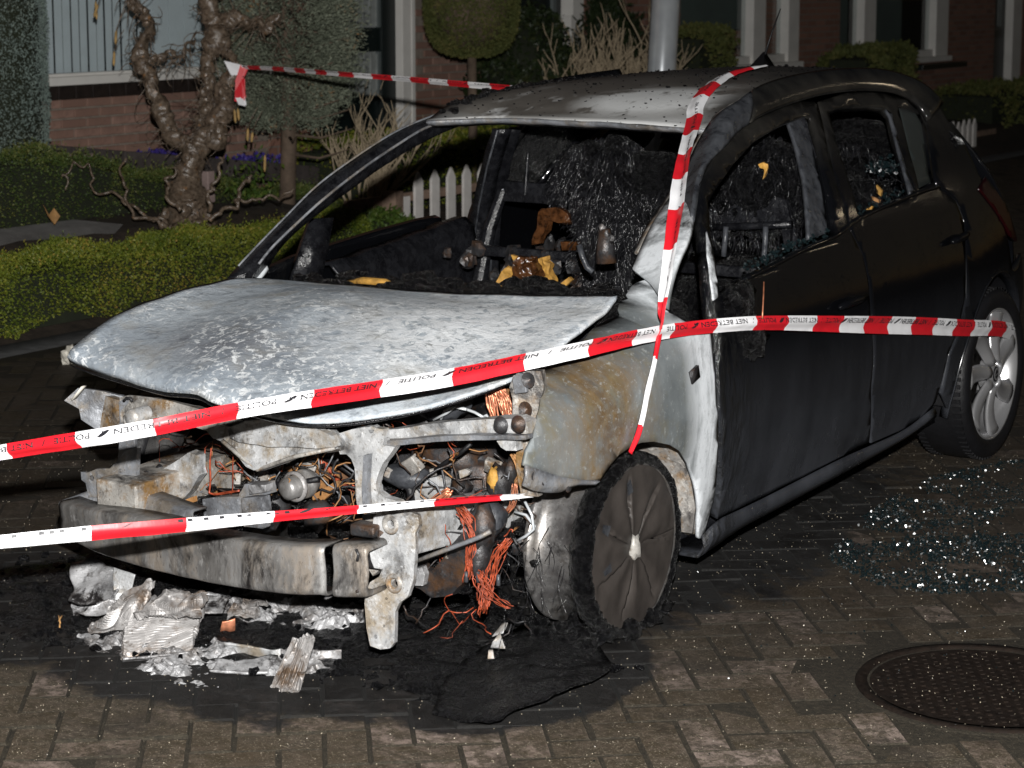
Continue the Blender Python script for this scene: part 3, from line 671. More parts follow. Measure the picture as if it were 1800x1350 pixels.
panel('window_channel', cs, [], lambda a, b: (bx(a, b) + .003, a, b), M['sootg'], dr2, 0.03, 0.01)
m = MB(); p = [Vector(q) + Vector((.02, 0, 0)) for q in [(0.825, 2.048, 0.838), (0.824, 2.102, 0.842), (0.822, 2.168, 0.847), (0.821, 2.203, 0.851)]]
m.tube(p, [.008, .014, .014, .008], 8); m.build('door_handle', M['black'], dr2)
# waist moulding and torn crumbs of side glass along the sill
m = MB()
wl = curve([Vector(p) + Vector((.006, 0, .0)) for p in [(0.810, 0.565, 0.884), (0.803, 0.788, 0.905), (0.797, 0.971, 0.923), (0.790, 1.221, 0.941), (0.775, 1.429, 0.974), (0.758, 1.907, 1.008), (0.754, 2.129, 1.014)]], 40)
m.tube(wl, .007, 6); m.build('waist_moulding', M['black'], car)
m = MB()
cr = curve([Vector(p) for p in [(0.805, 0.666, 0.901), (0.801, 0.793, 0.912), (0.794, 0.977, 0.930), (0.786, 1.224, 0.949)]], 60) + curve([Vector(p) for p in [(0.771, 1.434, 0.982), (0.765, 1.631, 0.993), (0.753, 1.908, 1.017)]], 20)
for p in cr:
    for _ in range(2):
        q = p + Vector((rnd.uniform(-.05, 0), rnd.gauss(0, .012), rnd.uniform(-.004, .012))); s_ = rnd.uniform(.004, .010)
        m.box(q, (s_, s_ * .8, s_ * .6), rnd.uniform(0, 3), rx=rnd.uniform(-1, 1), ry=rnd.uniform(-1, 1))
m.build('window_glass_crumbs', M['shard'], car, smooth=False)['kind'] = 'stuff'
# sill
s1 = curve([Vector(p) for p in [(0.799, 0.365, 0.193), (0.804, 0.451, 0.220), (0.805, 0.585, 0.222), (0.806, 0.801, 0.226), (0.810, 1.283, 0.240), (0.809, 1.734, 0.238), (0.820, 1.982, 0.278)]], 30)
s2 = curve([Vector(p) for p in [(0.790, 0.360, 0.135), (0.792, 0.467, 0.147), (0.794, 0.608, 0.164), (0.795, 0.825, 0.171), (0.798, 1.312, 0.188), (0.802, 1.753, 0.208), (0.808, 2.006, 0.235)]], 30)
grid_obj('sill', [s1, [p.lerp(q, .45) + Vector((.012, 0, 0)) for p, q in zip(s1, s2)], s2, [q + Vector((-.1, 0, -.0)) for q in s2]], M['black'], car, 0.006)
# right-hand doors, seen from inside through the screen
fd_low = [fd[4]] + fd[5:22] + [fh[10], fh[11], fh[12], fh[13], fh[14], fh[15]]
yB = spl([.2, .55, .75, .92, 1.05, 1.18, 1.34], [1.62, 1.60, 1.57, 1.55, 1.545, 1.55, 1.56])
shf = lambda L_, o_: [(max(a, yB(b) + o_), b) for a, b in L_]
rd_r, rh_r = shf(rd, 0), shf(rh, .05)
panel('sooted_window_glass', rh_r, [], lambda a, b: (-bx(a, b) + .012, a, b - DROP), M['char'], car, .05, .004, out=(-1, 0, 0))
for ol, hl in ((fd_low, []), (rd_r, [rh_r, rq])):
    d_ = panel('door', ol, hl, sider, M['black'], car, 0.05, 0.03, out=(-1, 0, 0))
    lo = [q for q in ol if q[1] < .9]
# inner door card of the right front door: charred ledge under the window
bt_ = [Vector(p) for p in [(-0.745, 0.616, 0.804), (-0.745, 0.777, 0.812), (-0.740, 0.988, 0.835), (-0.735, 1.195, 0.859), (-0.725, 1.369, 0.881)]]
bt_ = curve(bt_, 30)
rows = [[p + Vector((o_, 0, d_)) for p in bt_] for o_, d_ in ((0, 0), (.05, .006), (.075, -.02), (.085, -.10), (.07, -.25), (.09, -.42))]
grid_obj('door_card', rows, M['soot'], car, 0.01, wob=(0.010, 9))
# short strut in the right front window (its mirror triangle)
m = MB()
q0, q1 = Vector((-0.740, 0.624, 0.952)), Vector((-0.740, 0.542, 0.768))
grid_obj('mirror_triangle', [[q0 + Vector((-.02, -.03, 0)), q0 + Vector((.02, .035, 0))], [q0.lerp(q1, .5) + Vector((-.02, -.045, 0)), q0.lerp(q1, .5) + Vector((.02, .045, 0))], [q1 + Vector((-.02, -.055, 0)), q1 + Vector((.02, .05, 0))]], M['soot'], car, 0.03)
# centre pillars
def pillar(sgn):
    c_ = [(.575, 1.50, 1.30), (.645, 1.46, 1.17), (.735, 1.42, 1.03), (.775, 1.40, .92), (.79, 1.42, .70), (.80, 1.42, .45), (.77, 1.42, .22)]
    w_ = [.05, .055, .06, .075, .095, .11, .14]
    L_ = []
    if sgn < 0: c_ = [(-p[0], p[1] + .03, p[2] + DROP) for p in [(-0.520, 1.308, 1.212), (-0.600, 1.363, 1.079), (-0.680, 1.431, 0.936), (-0.715, 1.460, 0.844), (-0.730, 1.467, 0.761), (-0.735, 1.467, 0.658), (-0.720, 1.466, 0.516)]]; w_ = [.05, .055, .06, .07, .08, .09, .1]
    for (x_, y_, z_), w in zip(c_, w_):
        z2 = z_ - (DROP if sgn < 0 else 0)
        L_.append([Vector((sgn * (x_ - .01), y_ - w, z2)), Vector((sgn * (x_ - .05), y_ - w, z2)), Vector((sgn * (x_ - .065), y_ - w * .55, z2)), Vector((sgn * (x_ - .045), y_ - w * .4, z2)), Vector((sgn * (x_ - .045), y_ + w * .3, z2)), Vector((sgn * (x_ - .07), y_ + w * .5, z2)), Vector((sgn * (x_ - .05), y_ + w, z2)), Vector((sgn * (x_ - .01), y_ + w, z2))])
    cols = list(zip(*L_)); R = [curve(list(c__), 30) for c__ in cols]
    return grid_obj('centre_pillar', [list(r) for r in zip(*R)], M['soot'] if sgn < 0 else M['soot'], car, 0.006, wob=(0.003, 14))
pillar(1); pr_ = pillar(-1)
m = MB()
for dy, w in ((-.06, .004), (.055, .006)):
    m.tube([Vector((p[0] + .055, p[1] + dy, p[2])) for p in [(-0.520, 1.308, 1.212), (-0.600, 1.363, 1.079), (-0.680, 1.431, 0.936), (-0.715, 1.460, 0.844), (-0.730, 1.467, 0.761), (-0.735, 1.467, 0.658)]], w, 6)
m.build_each('door_seal', M['sootg'], pr_)

# --- roof
rf = [Vector(p) for p in [(0.522, 0.872, 1.277), (0.250, 0.912, 1.281), (0.000, 0.954, 1.279), (-0.300, 0.986, 1.275), (-0.512, 0.905, 1.263)]]
lg = [Vector(p) for p in [(0.552, 0.900, 1.315), (0.526, 1.088, 1.346), (0.496, 1.330, 1.381), (0.480, 1.721, 1.402), (0.482, 2.115, 1.397), (0.496, 2.315, 1.381), (0.530, 2.565, 1.323), (0.571, 2.577, 1.270)]]
lg[0] = rf[0].lerp(lg[1], .35)
lgx = [rf[0]] + lg
rgx = [rf[-1]] + [Vector((-p.x, p.y, p.z - .030 - .022 * max(0, min(1, p.y - 1)))) for p in lg]
back = [lgx[-1], Vector((.3, 2.74, 1.275)), Vector((0, 2.78, 1.268)), Vector((-.3, 2.74, 1.245)), rgx[-1]]
nr, mr = 41, 61
c0 = curve(rf[::-1], nr); c1 = curve(back[::-1], nr); d0 = curve(rgx, mr); d1 = curve(lgx, mr)
def rbul(u, v):
    return (0, 0, 0.012 * math.sin(pi * u) ** .8 * math.sin(pi * min(1, v * 1.3 + .0) * .77) + 0.006 * mnoise.noise(Vector((u * 4, v * 5, 4))) * math.sin(pi * u) * math.sin(pi * v))
roofrows = coons(c0, c1, d0, d1, rbul)
ro = grid_obj('roof', roofrows, M['roof'], car, 0.012, off=-1)
hl = [[p + Vector((0, 0.0, -.001)), p + Vector((0, -.006, -.008)), p + Vector((0, .004, -.017)), p + Vector((0, .05, -.028))] for p in c0]
grid_obj('screen_header', hl, M['steelg'], ro, 0.006, wob=(0.003, 16))
# flakes and crumbs of soot on the roof
m = MB()
def roofpt(u, v):
    i, j = u * (nr - 1), v * (mr - 1); return roofrows[min(mr - 1, int(j))][min(nr - 1, int(i))]
for _ in range(700):
    u, v = rnd.random(), rnd.random() ** 0.8
    p = roofpt(u, v); s_ = rnd.uniform(.002, .006) * (1.6 if rnd.random() < .06 else 1)
    m.box(p + Vector((0, 0, s_ * .3)), (s_ * rnd.uniform(.8, 2), s_, s_ * .6), rnd.uniform(0, 3), ry=rnd.uniform(-.5, .5))
for _ in range(170):                                  # a crust along the far gutter
    v = rnd.uniform(.05, .9); p = rgx[0].lerp(rgx[1], 0); p = d0[int(v * (mr - 1))]; s_ = rnd.uniform(.006, .016)
    m.blob(p + Vector((rnd.uniform(0, .07), rnd.gauss(0, .01), .01 * rnd.random())), (s_, s_ * 1.3, s_ * .7), 6, .5, 3, seed=rnd.random() * 50)
m.build('roof_crumbs', M['char'], ro, smooth=False)['kind'] = 'stuff'
m = MB(); ap = Vector((0.000, 2.284, 1.411)) ; ap = Vector((.0, ap.y, ap.z - .012))
m.add([ap + Vector(q) for q in ((-.03, -.06, -.01), (.03, -.06, -.01), (.035, .06, -.01), (-.035, .06, -.01), (0, .015, .055), (0, .04, .05))], [(0, 1, 4), (1, 2, 5, 4), (2, 3, 5), (3, 0, 4, 5)])
m.tube([ap + Vector((0, .03, .045)), ap + Vector((.01, .06, .12)), ap + Vector((.03, .09, .21))], [.005, .003, .002], 6)
m.build('aerial', M['rubber'], ro)

# --- tail
tl = [(.59, 2.66, 1.20), (.72, 2.75, 1.0), (.76, 2.86, .80), (.74, 2.95, .55), (.72, 3.0, .28)]
T0 = curve([Vector(p) for p in tl], 20); T1 = [Vector((-p.x, p.y, p.z - DROP)) for p in T0]
rows = [[p.lerp(q, v) + Vector((0, .16 * math.sin(pi * v), 0)) for v in [k_ / 16 for k_ in range(17)]] for p, q in zip(T0, T1)]
tg = grid_obj('tailgate', rows[:13], M['black'], car, 0.01, off=1)
grid_obj('rear_window', [[p + Vector((0, .006, .0)) for p in r[2:15]] for r in rows[1:6]], M['tint'], tg, 0.004)
top = [back[::-1], [p + Vector((0, .02, -.06)) for p in back[::-1]], [p + Vector((0, -.02, -.12)) for p in back[::-1]]]
grid_obj('roof_spoiler', [curve(r, 20) for r in top], M['black'], car, 0.01)
grid_obj('rear_bumper', rows[12:], M['black'], car, 0.02, off=1)
lamp = [(2.42, 1.0), (2.56, 1.03), (2.60, .99), (2.70, .90), (2.74, .78), (2.66, .80), (2.55, .90)]
panel('tail_lamp', [(a + .06, b - .02) for a, b in lamp], [], lambda a, b: (bx(a, b) + .006, a, b), M['redlens'], car, .03, .012)
panel('tail_lamp', [(a + .06, b - .02) for a, b in lamp], [], lambda a, b: (-bx(a, b) - .006, a, b - DROP), M['redlens'], car, .03, .012, out=(-1, 0, 0))

# --- floor, bulkhead, dash remains
m = MB(); m.box((0, 1.55, .19), (1.46, 2.7, .04)); m.box((0, .33, .50), (1.36, .04, .56)); m.box((0, 2.95, .45), (1.3, .06, .5)); q_ = m.build_each('floor_pan', M['soot'], car); q_[1].name = 'bulkhead'; q_[2].name = 'rear_panel'
rows = []
for j, (dy, z_) in enumerate(((-.03, -.05), (.0, .0), (.10, .012), (.22, .01), (.34, -.02), (.42, -.12), (.44, -.3))):
    rows.append([p + Vector((0, dy + .03, z_ - .035)) for p in curve(bc, 60)])
grid_obj('burnt_dashboard', rows, M['char'], car, 0.0, wob=(0.045, 11))
m = MB()
for _ in range(90):
    x_ = rnd.uniform(-.58, .58); y_ = rnd.uniform(.26, .52); s_ = rnd.uniform(.012, .035)
    m.blob((x_, y_, .80 + .03 * rnd.random() + .03 * x_), (s_ * 1.4, s_, s_ * .7), 7, .6, 2.5, seed=rnd.random() * 90)
m.build('dashboard_char', M['char'], car, smooth=False)['kind'] = 'stuff'
m = MB(); q = [(-0.371, 0.300, 0.811), (-0.310, 0.300, 0.819), (-0.226, 0.300, 0.820), (-0.205, 0.300, 0.817)]
m.tube([Vector(p) + Vector((0, 0, .006)) for p in q], [.006, .012, .012, .005], 6); m.build('melted_trim', M['foam'], car)
# lining of the roof from inside, charred
rows = [[roofrows[j][i] + Vector((0, 0, -.035)) for i in range(2, nr - 2, 2)] for j in range(3, mr, 3)]
grid_obj('roof_lining', rows, M['char'], car, 0.01, wob=(0.02, 10))

# --- seats
def seatframe(x0, y0, name='front_seat'):
    m = MB()
    for s_ in (-1, 1):
        m.tube([(x0 + s_ * .22, y0 - .14, .42), (x0 + s_ * .225, y0, .60), (x0 + s_ * .21, y0 + .07, .86), (x0 + s_ * .17, y0 + .10, 1.0)], [.03, .028, .024, .02], 8)
        m.tube([(x0 + s_ * .07, y0 + .08, .98), (x0 + s_ * .07, y0 + .10, 1.13)], .007, 6)
    m.box((x0, y0 + .10, .99), (.36, .03, .07)); m.box((x0, y0 - .05, .80), (.42, .025, .035)); m.box((x0, y0 - .05, .52), (.44, .02, .05))
    m.box((x0, y0 - .25, .36), (.46, .5, .06))
    return m.build(name, M['soot'], car, bevel=.004)
seatframe(.37, 1.30); seatframe(-.37, 1.30)
# burnt wadding left on the seats
def wad(c, r, seed, mat='char', amp=.45):
    m = MB(); m.blob(c, r, 26, amp, 2.2, seed=seed); return m.build('seat_wadding', M[mat], car)
wad((-.07, 1.32, 1.06), (.19, .10, .13), 3.1)
wad((-.05, 1.30, .86), (.075, .08, .19), 5.7, amp=.3)
wad((.16, 1.30, 1.05), (.18, .08, .12), 8.3, amp=.25)
wad((.42, 1.42, 1.05), (.22, .10, .16), 1.9)
wad((.30, 1.50, .60), (.5, .2, .22), 4.4); wad((0, 2.15, .70), (.62, .22, .28), 7.7, amp=.3); wad((.45, 2.0, .95), (.2, .12, .1), 2.2); wad((.1, 2.5, 1.1), (.55, .12, .12), 6.6)
# fibres hanging from the wadding
def hair(name, n, fn, ln, r=.0015, seg=5):
    m = MB()
    for _ in range(n):
        p, d = fn(); p = Vector(p); d = Vector(d).normalized(); L_ = ln * rnd.uniform(.4, 1.3); pts = [p]
        for k_ in range(seg - 1):
            d = (d + Vector((rnd.gauss(0, .28), rnd.gauss(0, .28), rnd.gauss(-.16, .22)))).normalized(); p = p + d * (L_ / seg); pts.append(p)
        m.tube(pts, [r * (1 - .5 * k_ / seg) for k_ in range(seg)], 3, cap=False)
    o = m.build(name, M['fibre'], car, smooth=True); o['kind'] = 'stuff'; return o
def onblob(c, r, down=.6):
    def f():
        while True:
            d = Vector((rnd.gauss(0, 1), rnd.gauss(0, 1), rnd.gauss(0, 1))).normalized()
            if d.y < .35: break
        p = Vector(c) + Vector((d.x * r[0], d.y * r[1], d.z * r[2])) * rnd.uniform(.95, 1.08)
        return p, (d.x * .5, d.y * .5 - .15, -down + rnd.gauss(0, .4))
    return f
hair('charred_fibres', 1300, onblob((-.07, 1.32, 1.06), (.19, .11, .13), 1.1), .09)
hair('charred_fibres', 1300, onblob((-.05, 1.29, .88), (.085, .09, .20), 1.2), .11)
hair('charred_fibres', 420, onblob((.16, 1.28, .98), (.18, .09, .08), 1.3), .09)
hair('charred_fibres', 800, onblob((.42, 1.40, 1.05), (.23, .11, .17)), .05)
hair('charred_fibres', 600, onblob((.36, 1.5, .62), (.45, .2, .24)), .05)
hair('charred_fibres', 700, onblob((.45, 1.95, .92), (.25, .16, .24)), .05)
hair('charred_fibres', 500, lambda: ((rnd.uniform(.0, .30), 1.18 + rnd.uniform(-.02, .05), .93), (0, -.1, -1)), .10, .0016)
# brown melted plastic, yellow foam and bits in the cabin
def poly_y(name, Y, pts, mat, parent, th=.02, holes=(), step=None, fn=None, wob=None, bevel=0.0, out=(0, -1, 0)):
    f = fn or (lambda a, b: (a, Y, b))
    o = panel(name, pts, holes, f, M[mat], parent, step, th, off=-1.0, out=out, smooth=False, wob=wob)
    if bevel:
        b = o.modifiers.new('bevel', 'BEVEL'); b.width = bevel; b.segments = 2; b.limit_method = 'ANGLE'
    return o
poly_y('melted_plastic', 1.15, [(-0.230, 0.959), (-0.175, 0.977), (-0.129, 0.961), (-0.115, 0.936), (-0.153, 0.928), (-0.203, 0.930), (-0.234, 0.857), (-0.265, 0.847), (-0.248, 0.905)], 'brownp', car, .03, step=.02, wob=(.012, 20))
poly_y('melted_plastic', 1.2, [(-0.184, 0.857), (-0.124, 0.861), (-0.124, 0.833), (-0.177, 0.829)], 'brownp', car, .03)
poly_y('melted_plastic', .95, [(-0.199, 0.827), (-0.156, 0.843), (-0.113, 0.806), (-0.119, 0.746), (-0.199, 0.738), (-0.210, 0.789)], 'brownp', car, .04, step=.015, wob=(.02, 30))
poly_y('seat_foam', 1.0, [(-0.305, 0.725), (-0.288, 0.768), (-0.254, 0.789), (-0.234, 0.772), (-0.239, 0.729)], 'foam', car, .03, step=.015, wob=(.012, 30))
poly_y('seat_foam', 1.0, [(-0.155, 0.735), (-0.151, 0.775), (-0.134, 0.795), (-0.147, 0.823), (-0.129, 0.826), (-0.099, 0.808), (-0.103, 0.778), (-0.090, 0.765), (-0.086, 0.741)], 'foam', car, .03, step=.012, wob=(.010, 40))
poly_y('seat_foam', .9, [(-0.006, 0.762), (0.036, 0.792), (0.048, 0.784), (0.023, 0.762)], 'foam', car, .012)
poly_y('seat_foam', 1.0, [(-0.248, 0.831), (-0.217, 0.825), (-0.221, 0.799), (-0.239, 0.813)], 'foam', car, .015)
m = MB(); m.tube([Vector(p) for p in [(0.253, 0.750, 0.973), (0.257, 0.750, 0.925), (0.261, 0.750, 0.870)]], [.018, .026, .032], 12); scol = m.build('steering_column', M['engine'], car)
m = MB(); m.tube([Vector(p) for p in [(0.183, 0.720, 0.923), (0.195, 0.720, 0.886), (0.212, 0.720, 0.856), (0.232, 0.720, 0.844)]], [.009, .010, .010, .008], 8); m.build('column_lever', M['sootg'], scol)
m = MB()
for px in [(0.251, 0.740, 0.977), (0.270, 0.740, 0.958), (0.282, 0.740, 0.945)]: m.blob(px, (.010, .010, .012), 9, .8, 4, seed=px[0] * 40)
m.build_each('ash_lump', M['alloy'], scol)
m = MB()
for k_ in range(60):
    p = Vector((rnd.uniform(-.55, -.1), rnd.uniform(1.0, 1.6), rnd.uniform(.62, .82))); s_ = rnd.uniform(.012, .03); m.blob(p, (s_, s_, s_ * 1.2), 7, .6, 3, seed=rnd.random() * 99)
m.build('charred_crumbs', M['engine'], car, smooth=False)['kind'] = 'stuff'
# what shows in the driver's window: cross bar, plate, two posts, burnt yellow spots
poly_y('seat_plate', 1.33, [(0.331, 0.995), (0.388, 1.023), (0.528, 1.037), (0.572, 1.027), (0.589, 0.956), (0.587, 0.869), (0.572, 0.857), (0.558, 0.939), (0.332, 0.917), (0.324, 0.952)], 'soot', car, .02, holes=[[(0.382, 0.990), (0.401, 0.993), (0.401, 0.966), (0.383, 0.963)], [(0.417, 0.998), (0.437, 1.001), (0.437, 0.984), (0.417, 0.981)], [(0.457, 0.993), (0.471, 0.994), (0.472, 0.968), (0.458, 0.966)]])
m = MB()
m.tube([Vector(p) for p in [(0.344, 1.280, 0.932), (0.435, 1.280, 0.940), (0.535, 1.280, 0.950), (0.617, 1.280, 0.959)]], .012, 8); m.build('seat_cross_bar', M['soot'], car)
m = MB()
for s_ in ([(0.408, 1.240, 0.942), (0.405, 1.240, 0.893), (0.401, 1.240, 0.847)], [(0.547, 1.240, 0.951), (0.546, 1.240, 0.903), (0.543, 1.240, 0.854), (0.538, 1.240, 0.818)]):
    m.tube([Vector(p) for p in s_], .009, 8)
m.build_each('headrest_post', M['sootg'], car)
poly_y('seat_foam', 1.25, [(0.511, 1.141), (0.526, 1.149), (0.542, 1.148), (0.544, 1.128), (0.539, 1.114), (0.531, 1.096), (0.533, 1.124), (0.519, 1.129)], 'foam', car, .012, step=.012, wob=(.008, 40))
poly_y('seat_foam', 1.5, [(0.519, 0.972), (0.552, 0.963), (0.524, 0.954)], 'foam', car, .012)
poly_y('seat_foam', 1.9, [(0.593, 0.955), (0.616, 0.960), (0.618, 0.949), (0.595, 0.946)], 'foam', car, .012); poly_y('melted_plastic', 1.95, [(0.606, 1.027), (0.627, 1.009), (0.624, 0.989), (0.611, 0.998)], 'foam', car, .012); poly_y('melted_plastic', 1.95, [(0.591, 0.987), (0.624, 0.976), (0.620, 0.966), (0.595, 0.974)], 'rust', car, .012)
m = MB()
for _ in range(160):
    p = Vector((0.600, 2.057, 1.082)) + Vector((rnd.gauss(0, .03), rnd.uniform(-.10, .16), rnd.gauss(0, .012))); s_ = rnd.uniform(.006, .014); m.box(p, (s_, s_, s_ * .6), rnd.uniform(0, 3), rx=rnd.uniform(-1, 1))
m.build('heaped_glass_crumbs', M['shard'], car, smooth=False)['kind'] = 'stuff'

# --- wheels
def lathe_obj(name, prof, c, mat, parent, n=48, wob=None):
    m = MB(); m.lathe(prof, c, 'X', n); o = m.build(name, mat, parent)
    if wob:
        for v in o.data.vertices: v.co += mnoise.noise_vector(v.co * wob[1]) * wob[0]
    return o
# rear left wheel: silver seven-spoke alloy, tyre intact
def rear_wheel(sgn, zc):
    W = bpy.data.objects.new('rear_wheel', None); W.location = (0, 0, 0); lnk(W, car)
    X = lambda x: sgn * x
    c = (0, 2.511, zc)
    ty = [(.235, X(.835)), (.248, X(.846)), (.278, X(.850)), (.298, X(.842)), (.306, X(.825)), (.311, X(.79)), (.312, X(.74)), (.311, X(.69)), (.306, X(.655)), (.298, X(.64)), (.27, X(.632)), (.235, X(.64))]
    lathe_obj('tyre', ty, c, M['rubber'], W)
    m = MB()
    for k_ in range(90):                              # tread blocks at the shoulders
        t = 2 * pi * k_ / 72
        for x_ in (.815, .665): m.box((X(x_), 2.511 + .309 * math.cos(t), zc + .3085 * math.sin(t)), (.030, .014, .008), rx=t - pi / 2)
    m.build('tyre_tread', M['rubber'], W, smooth=False)['kind'] = 'stuff'
    lathe_obj('rim', [(.215, X(.66)), (.205, X(.72)), (.208, X(.80)), (.222, X(.822)), (.232, X(.838)), (.238, X(.842)), (.238, X(.836)), (.225, X(.815))], c, M['silver'], W)
    lathe_obj('brake_disc', [(.001, X(.735)), (.135, X(.735)), (.135, X(.725))], c, M['barrel'], W)
    for k_ in range(7):
        t0 = 2 * pi * k_ / 7 + .25
        rows = []
        for j in range(9):
            r_ = .045 + (.226 - .045) * j / 8; w = .016 + .027 * (j / 8) ** 1.3; tw = t0 + .20 * (j / 8) ** 1.5; dep = .826 - .018 * math.sin(pi * j / 8 * .8)
            row = []
            for i in range(7):
                q = (i - 3) / 3; lift = .010 * (1 - q * q) - .010 * (q > .6)
                y_ = r_ * math.cos(tw) - q * w * math.sin(tw); z_ = r_ * math.sin(tw) + q * w * math.cos(tw)
                row.append(Vector((X(dep + lift), 2.511 + y_, zc + z_)))
            rows.append(row)
        grid_obj('spoke', rows, M['silver'], W, 0.016, off=-1 if sgn > 0 else 1)
    h = lathe_obj('hub_cap', [(.001, X(.846)), (.026, X(.845)), (.034, X(.838)), (.052, X(.826)), (.058, X(.80))], c, M['silver'], W)
    lathe_obj('badge_disc', [(.001, X(.8475)), (.027, X(.8465)), (.028, X(.84))], c, M['rubber'], h)
    m = MB(); m.lathe([(.017, X(.848)), (.020, X(.850)), (.023, X(.848))], c, 'X', 24)
    for s_ in (1, -1): m.add([(X(.8495), 2.511 + s_ * a, zc + s_ * b) for a, b in ((.0, .003), (.022, .004), (-.002, -.003), (.0, -.0005))], [(0, 1, 2, 3)])
    m.build('ring_badge', M['silver'], h)
rear_wheel(1, .312); rear_wheel(-1, .28)
# front left wheel: tyre burnt away, sooted alloy face, bright inner barrel
FW = bpy.data.objects.new('front_wheel', None); lnk(FW, car)
c = (0, .0, .247)
lathe_obj('rim_barrel', [(.222, .595), (.226, .600), (.224, .612), (.208, .618), (.196, .635), (.190, .66), (.190, .70), (.196, .73), (.21, .75)], c, M['barrel'], FW, 64)
lathe_obj('rim_edge', [(.216, .772), (.224, .786), (.226, .796), (.219, .800), (.214, .797)], c, M['barrel'], FW, 64)
rows = []
for j in range(34):
    r_ = .006 + .212 * j / 33; row = []
    for i in range(211):
        t = 2 * pi * i / 210; w_ = ((t * 7 / (2 * pi)) + .9 * (r_ - .05)) % 1.0; env = math.sin(pi * min(1, max(0, (r_ - .035) / .165))) ** .7
        x_ = .793 + .004 * math.sin(pi * min(1, r_ / .2)) - .016 * env * max(0, 1 - w_ / .34) ** 1.6 + .003 * env * math.sin(2 * pi * w_) + .003 * mnoise.noise(Vector((math.cos(t) * r_ * 22, math.sin(t) * r_ * 22, 0)))
        row.append(Vector((x_, r_ * math.cos(t), .247 + r_ * math.sin(t))))
    rows.append(row)
fo = grid_obj('wheel_face', rows, M['coverd'], FW, .004)
m = MB()
for k_ in range(7):
    L_ = rnd.uniform(.6, 1.0)
    for (ra, rb, wd_) in ((.06 + rnd.random() * .02, .06 + .12 * L_, .010),):
        P = []
        for r_, q in ((ra, 0), (rb, wd_ * .4), (rb, -wd_ * .4)):
            t = 2 * pi * (k_ / 7) - 2 * pi / 7 * .9 * (r_ - .05); P.append((.7945, r_ * math.cos(t) - q * math.sin(t), .247 + r_ * math.sin(t) + q * math.cos(t)))
        m.add(P, [(0, 1, 2)])
m.build_each('slot_shade', M['slotdark'], fo, smooth=False)  # flat black wedges paint the shade of the spoke grooves on the face
m = MB()
for t, r_ in ((2.65, .15), (3.35, .125), (1.75, .15)):
    tt = t; m.add([(.800, r_ * math.cos(tt + d) + q * math.cos(tt), .247 + r_ * math.sin(tt + d) + q * math.sin(tt)) for d, q in ((-.10, 0), (.10, .0), (.08, .035), (-.04, .04))], [(0, 1, 2, 3)])
m.build_each('bare_patch', M['sootg'], fo)
m = MB(); m.blob((.800, 0, .247), (.014, .024, .030), 14, .7, 5, seed=2.2); m.build('hub_crust', M['steelr'], fo)
# charred remains of the tyre
ring = []
n_ = 160
for (r_, x_) in ((.220, .798), (.228, .804), (.236, .804), (.242, .797), (.245, .786), (.245, .77), (.240, .756), (.234, .746), (.224, .738), (.206, .736)):
    ring.append([])
    for k_ in range(n_ + 1):
        t = 2 * pi * (k_ % n_) / n_; q = r_ + .004 * mnoise.noise(Vector((math.cos(t) * 4, math.sin(t) * 4, x_ * 20))) + (.006 * mnoise.noise(Vector((math.cos(t) * 17, math.sin(t) * 17, x_ * 60))))
        low = max(0, -math.sin(t)) ** 4 * .004
        q += .0022 * mnoise.noise(Vector((math.cos(t) * 30, math.sin(t) * 30, x_ * 90))); ring[-1].append(Vector((x_ + .006 * mnoise.noise(Vector((math.cos(t) * 9, math.sin(t) * 9, r_ * 9))), q * math.cos(t), max(.247 + q * math.sin(t) + low, .004))))
tyr = grid_obj('tyre_remains', ring, M['char'], FW, 0.006, off=0)
m = MB()
for _ in range(30):                                   # bead and belt wires sprung loose
    t = rnd.choice((rnd.uniform(-2.4, -1.2), rnd.uniform(-2.2, -1.0), rnd.uniform(.5, 1.3))); r_ = rnd.uniform(.215, .25)
    p = Vector((rnd.uniform(.60, .80), r_ * math.cos(t), max(.247 + r_ * math.sin(t), .012))); d = Vector((rnd.gauss(0, .5), math.cos(t), abs(math.sin(t)) * .4 + .2)).normalized(); pts = [p]
    for j in range(5):
        d = (d + Vector((rnd.gauss(0, .35), rnd.gauss(0, .35), rnd.gauss(-.12, .25)))).normalized(); p = p + d * rnd.uniform(.008, .022); p.z = max(p.z, .006); pts.append(p.copy())
    m.tube(pts, .0009, 3, cap=False)
m.build('tyre_wires', M['fibre'], FW)['kind'] = 'stuff'
m = MB()
for _ in range(46):
    t = rnd.uniform(-2.5, -.6); m.blob((rnd.uniform(.59, .80), .22 * math.cos(t) * 1.15, .02 + .02 * rnd.random()), (rnd.uniform(.02, .05), rnd.uniform(.02, .05), rnd.uniform(.012, .03)), 8, .6, 3, seed=rnd.random() * 70)
m.build('tyre_char', M['char'], FW, smooth=False)['kind'] = 'stuff'
m = MB(); m.lathe([(.001, .62), (.12, .62), (.12, .64), (.05, .66), (.05, .74)], c, 'X', 32); m.tube([(.62, 0, .247), (.3, .05, .27)], .02, 8); m.build('brake_hub', M['engine'], FW)
FR = bpy.data.objects.new('front_wheel', None); lnk(FR, car)
lathe_obj('rim_barrel', [(.222, -.62), (.19, -.66), (.19, -.72), (.226, -.80), (.21, -.80)], (0, 0, .235), M['barrel'], FR, 40)
lathe_obj('wheel_face', [(.001, -.79), (.2, -.79), (.217, -.797)], (0, 0, .235), M['coverd'], FR, 40)
lathe_obj('tyre_remains', [(.226, -.80), (.25, -.80), (.25, -.75), (.22, -.74)], (0, 0, .25), M['rubber'], FR, 40, (.008, 12))

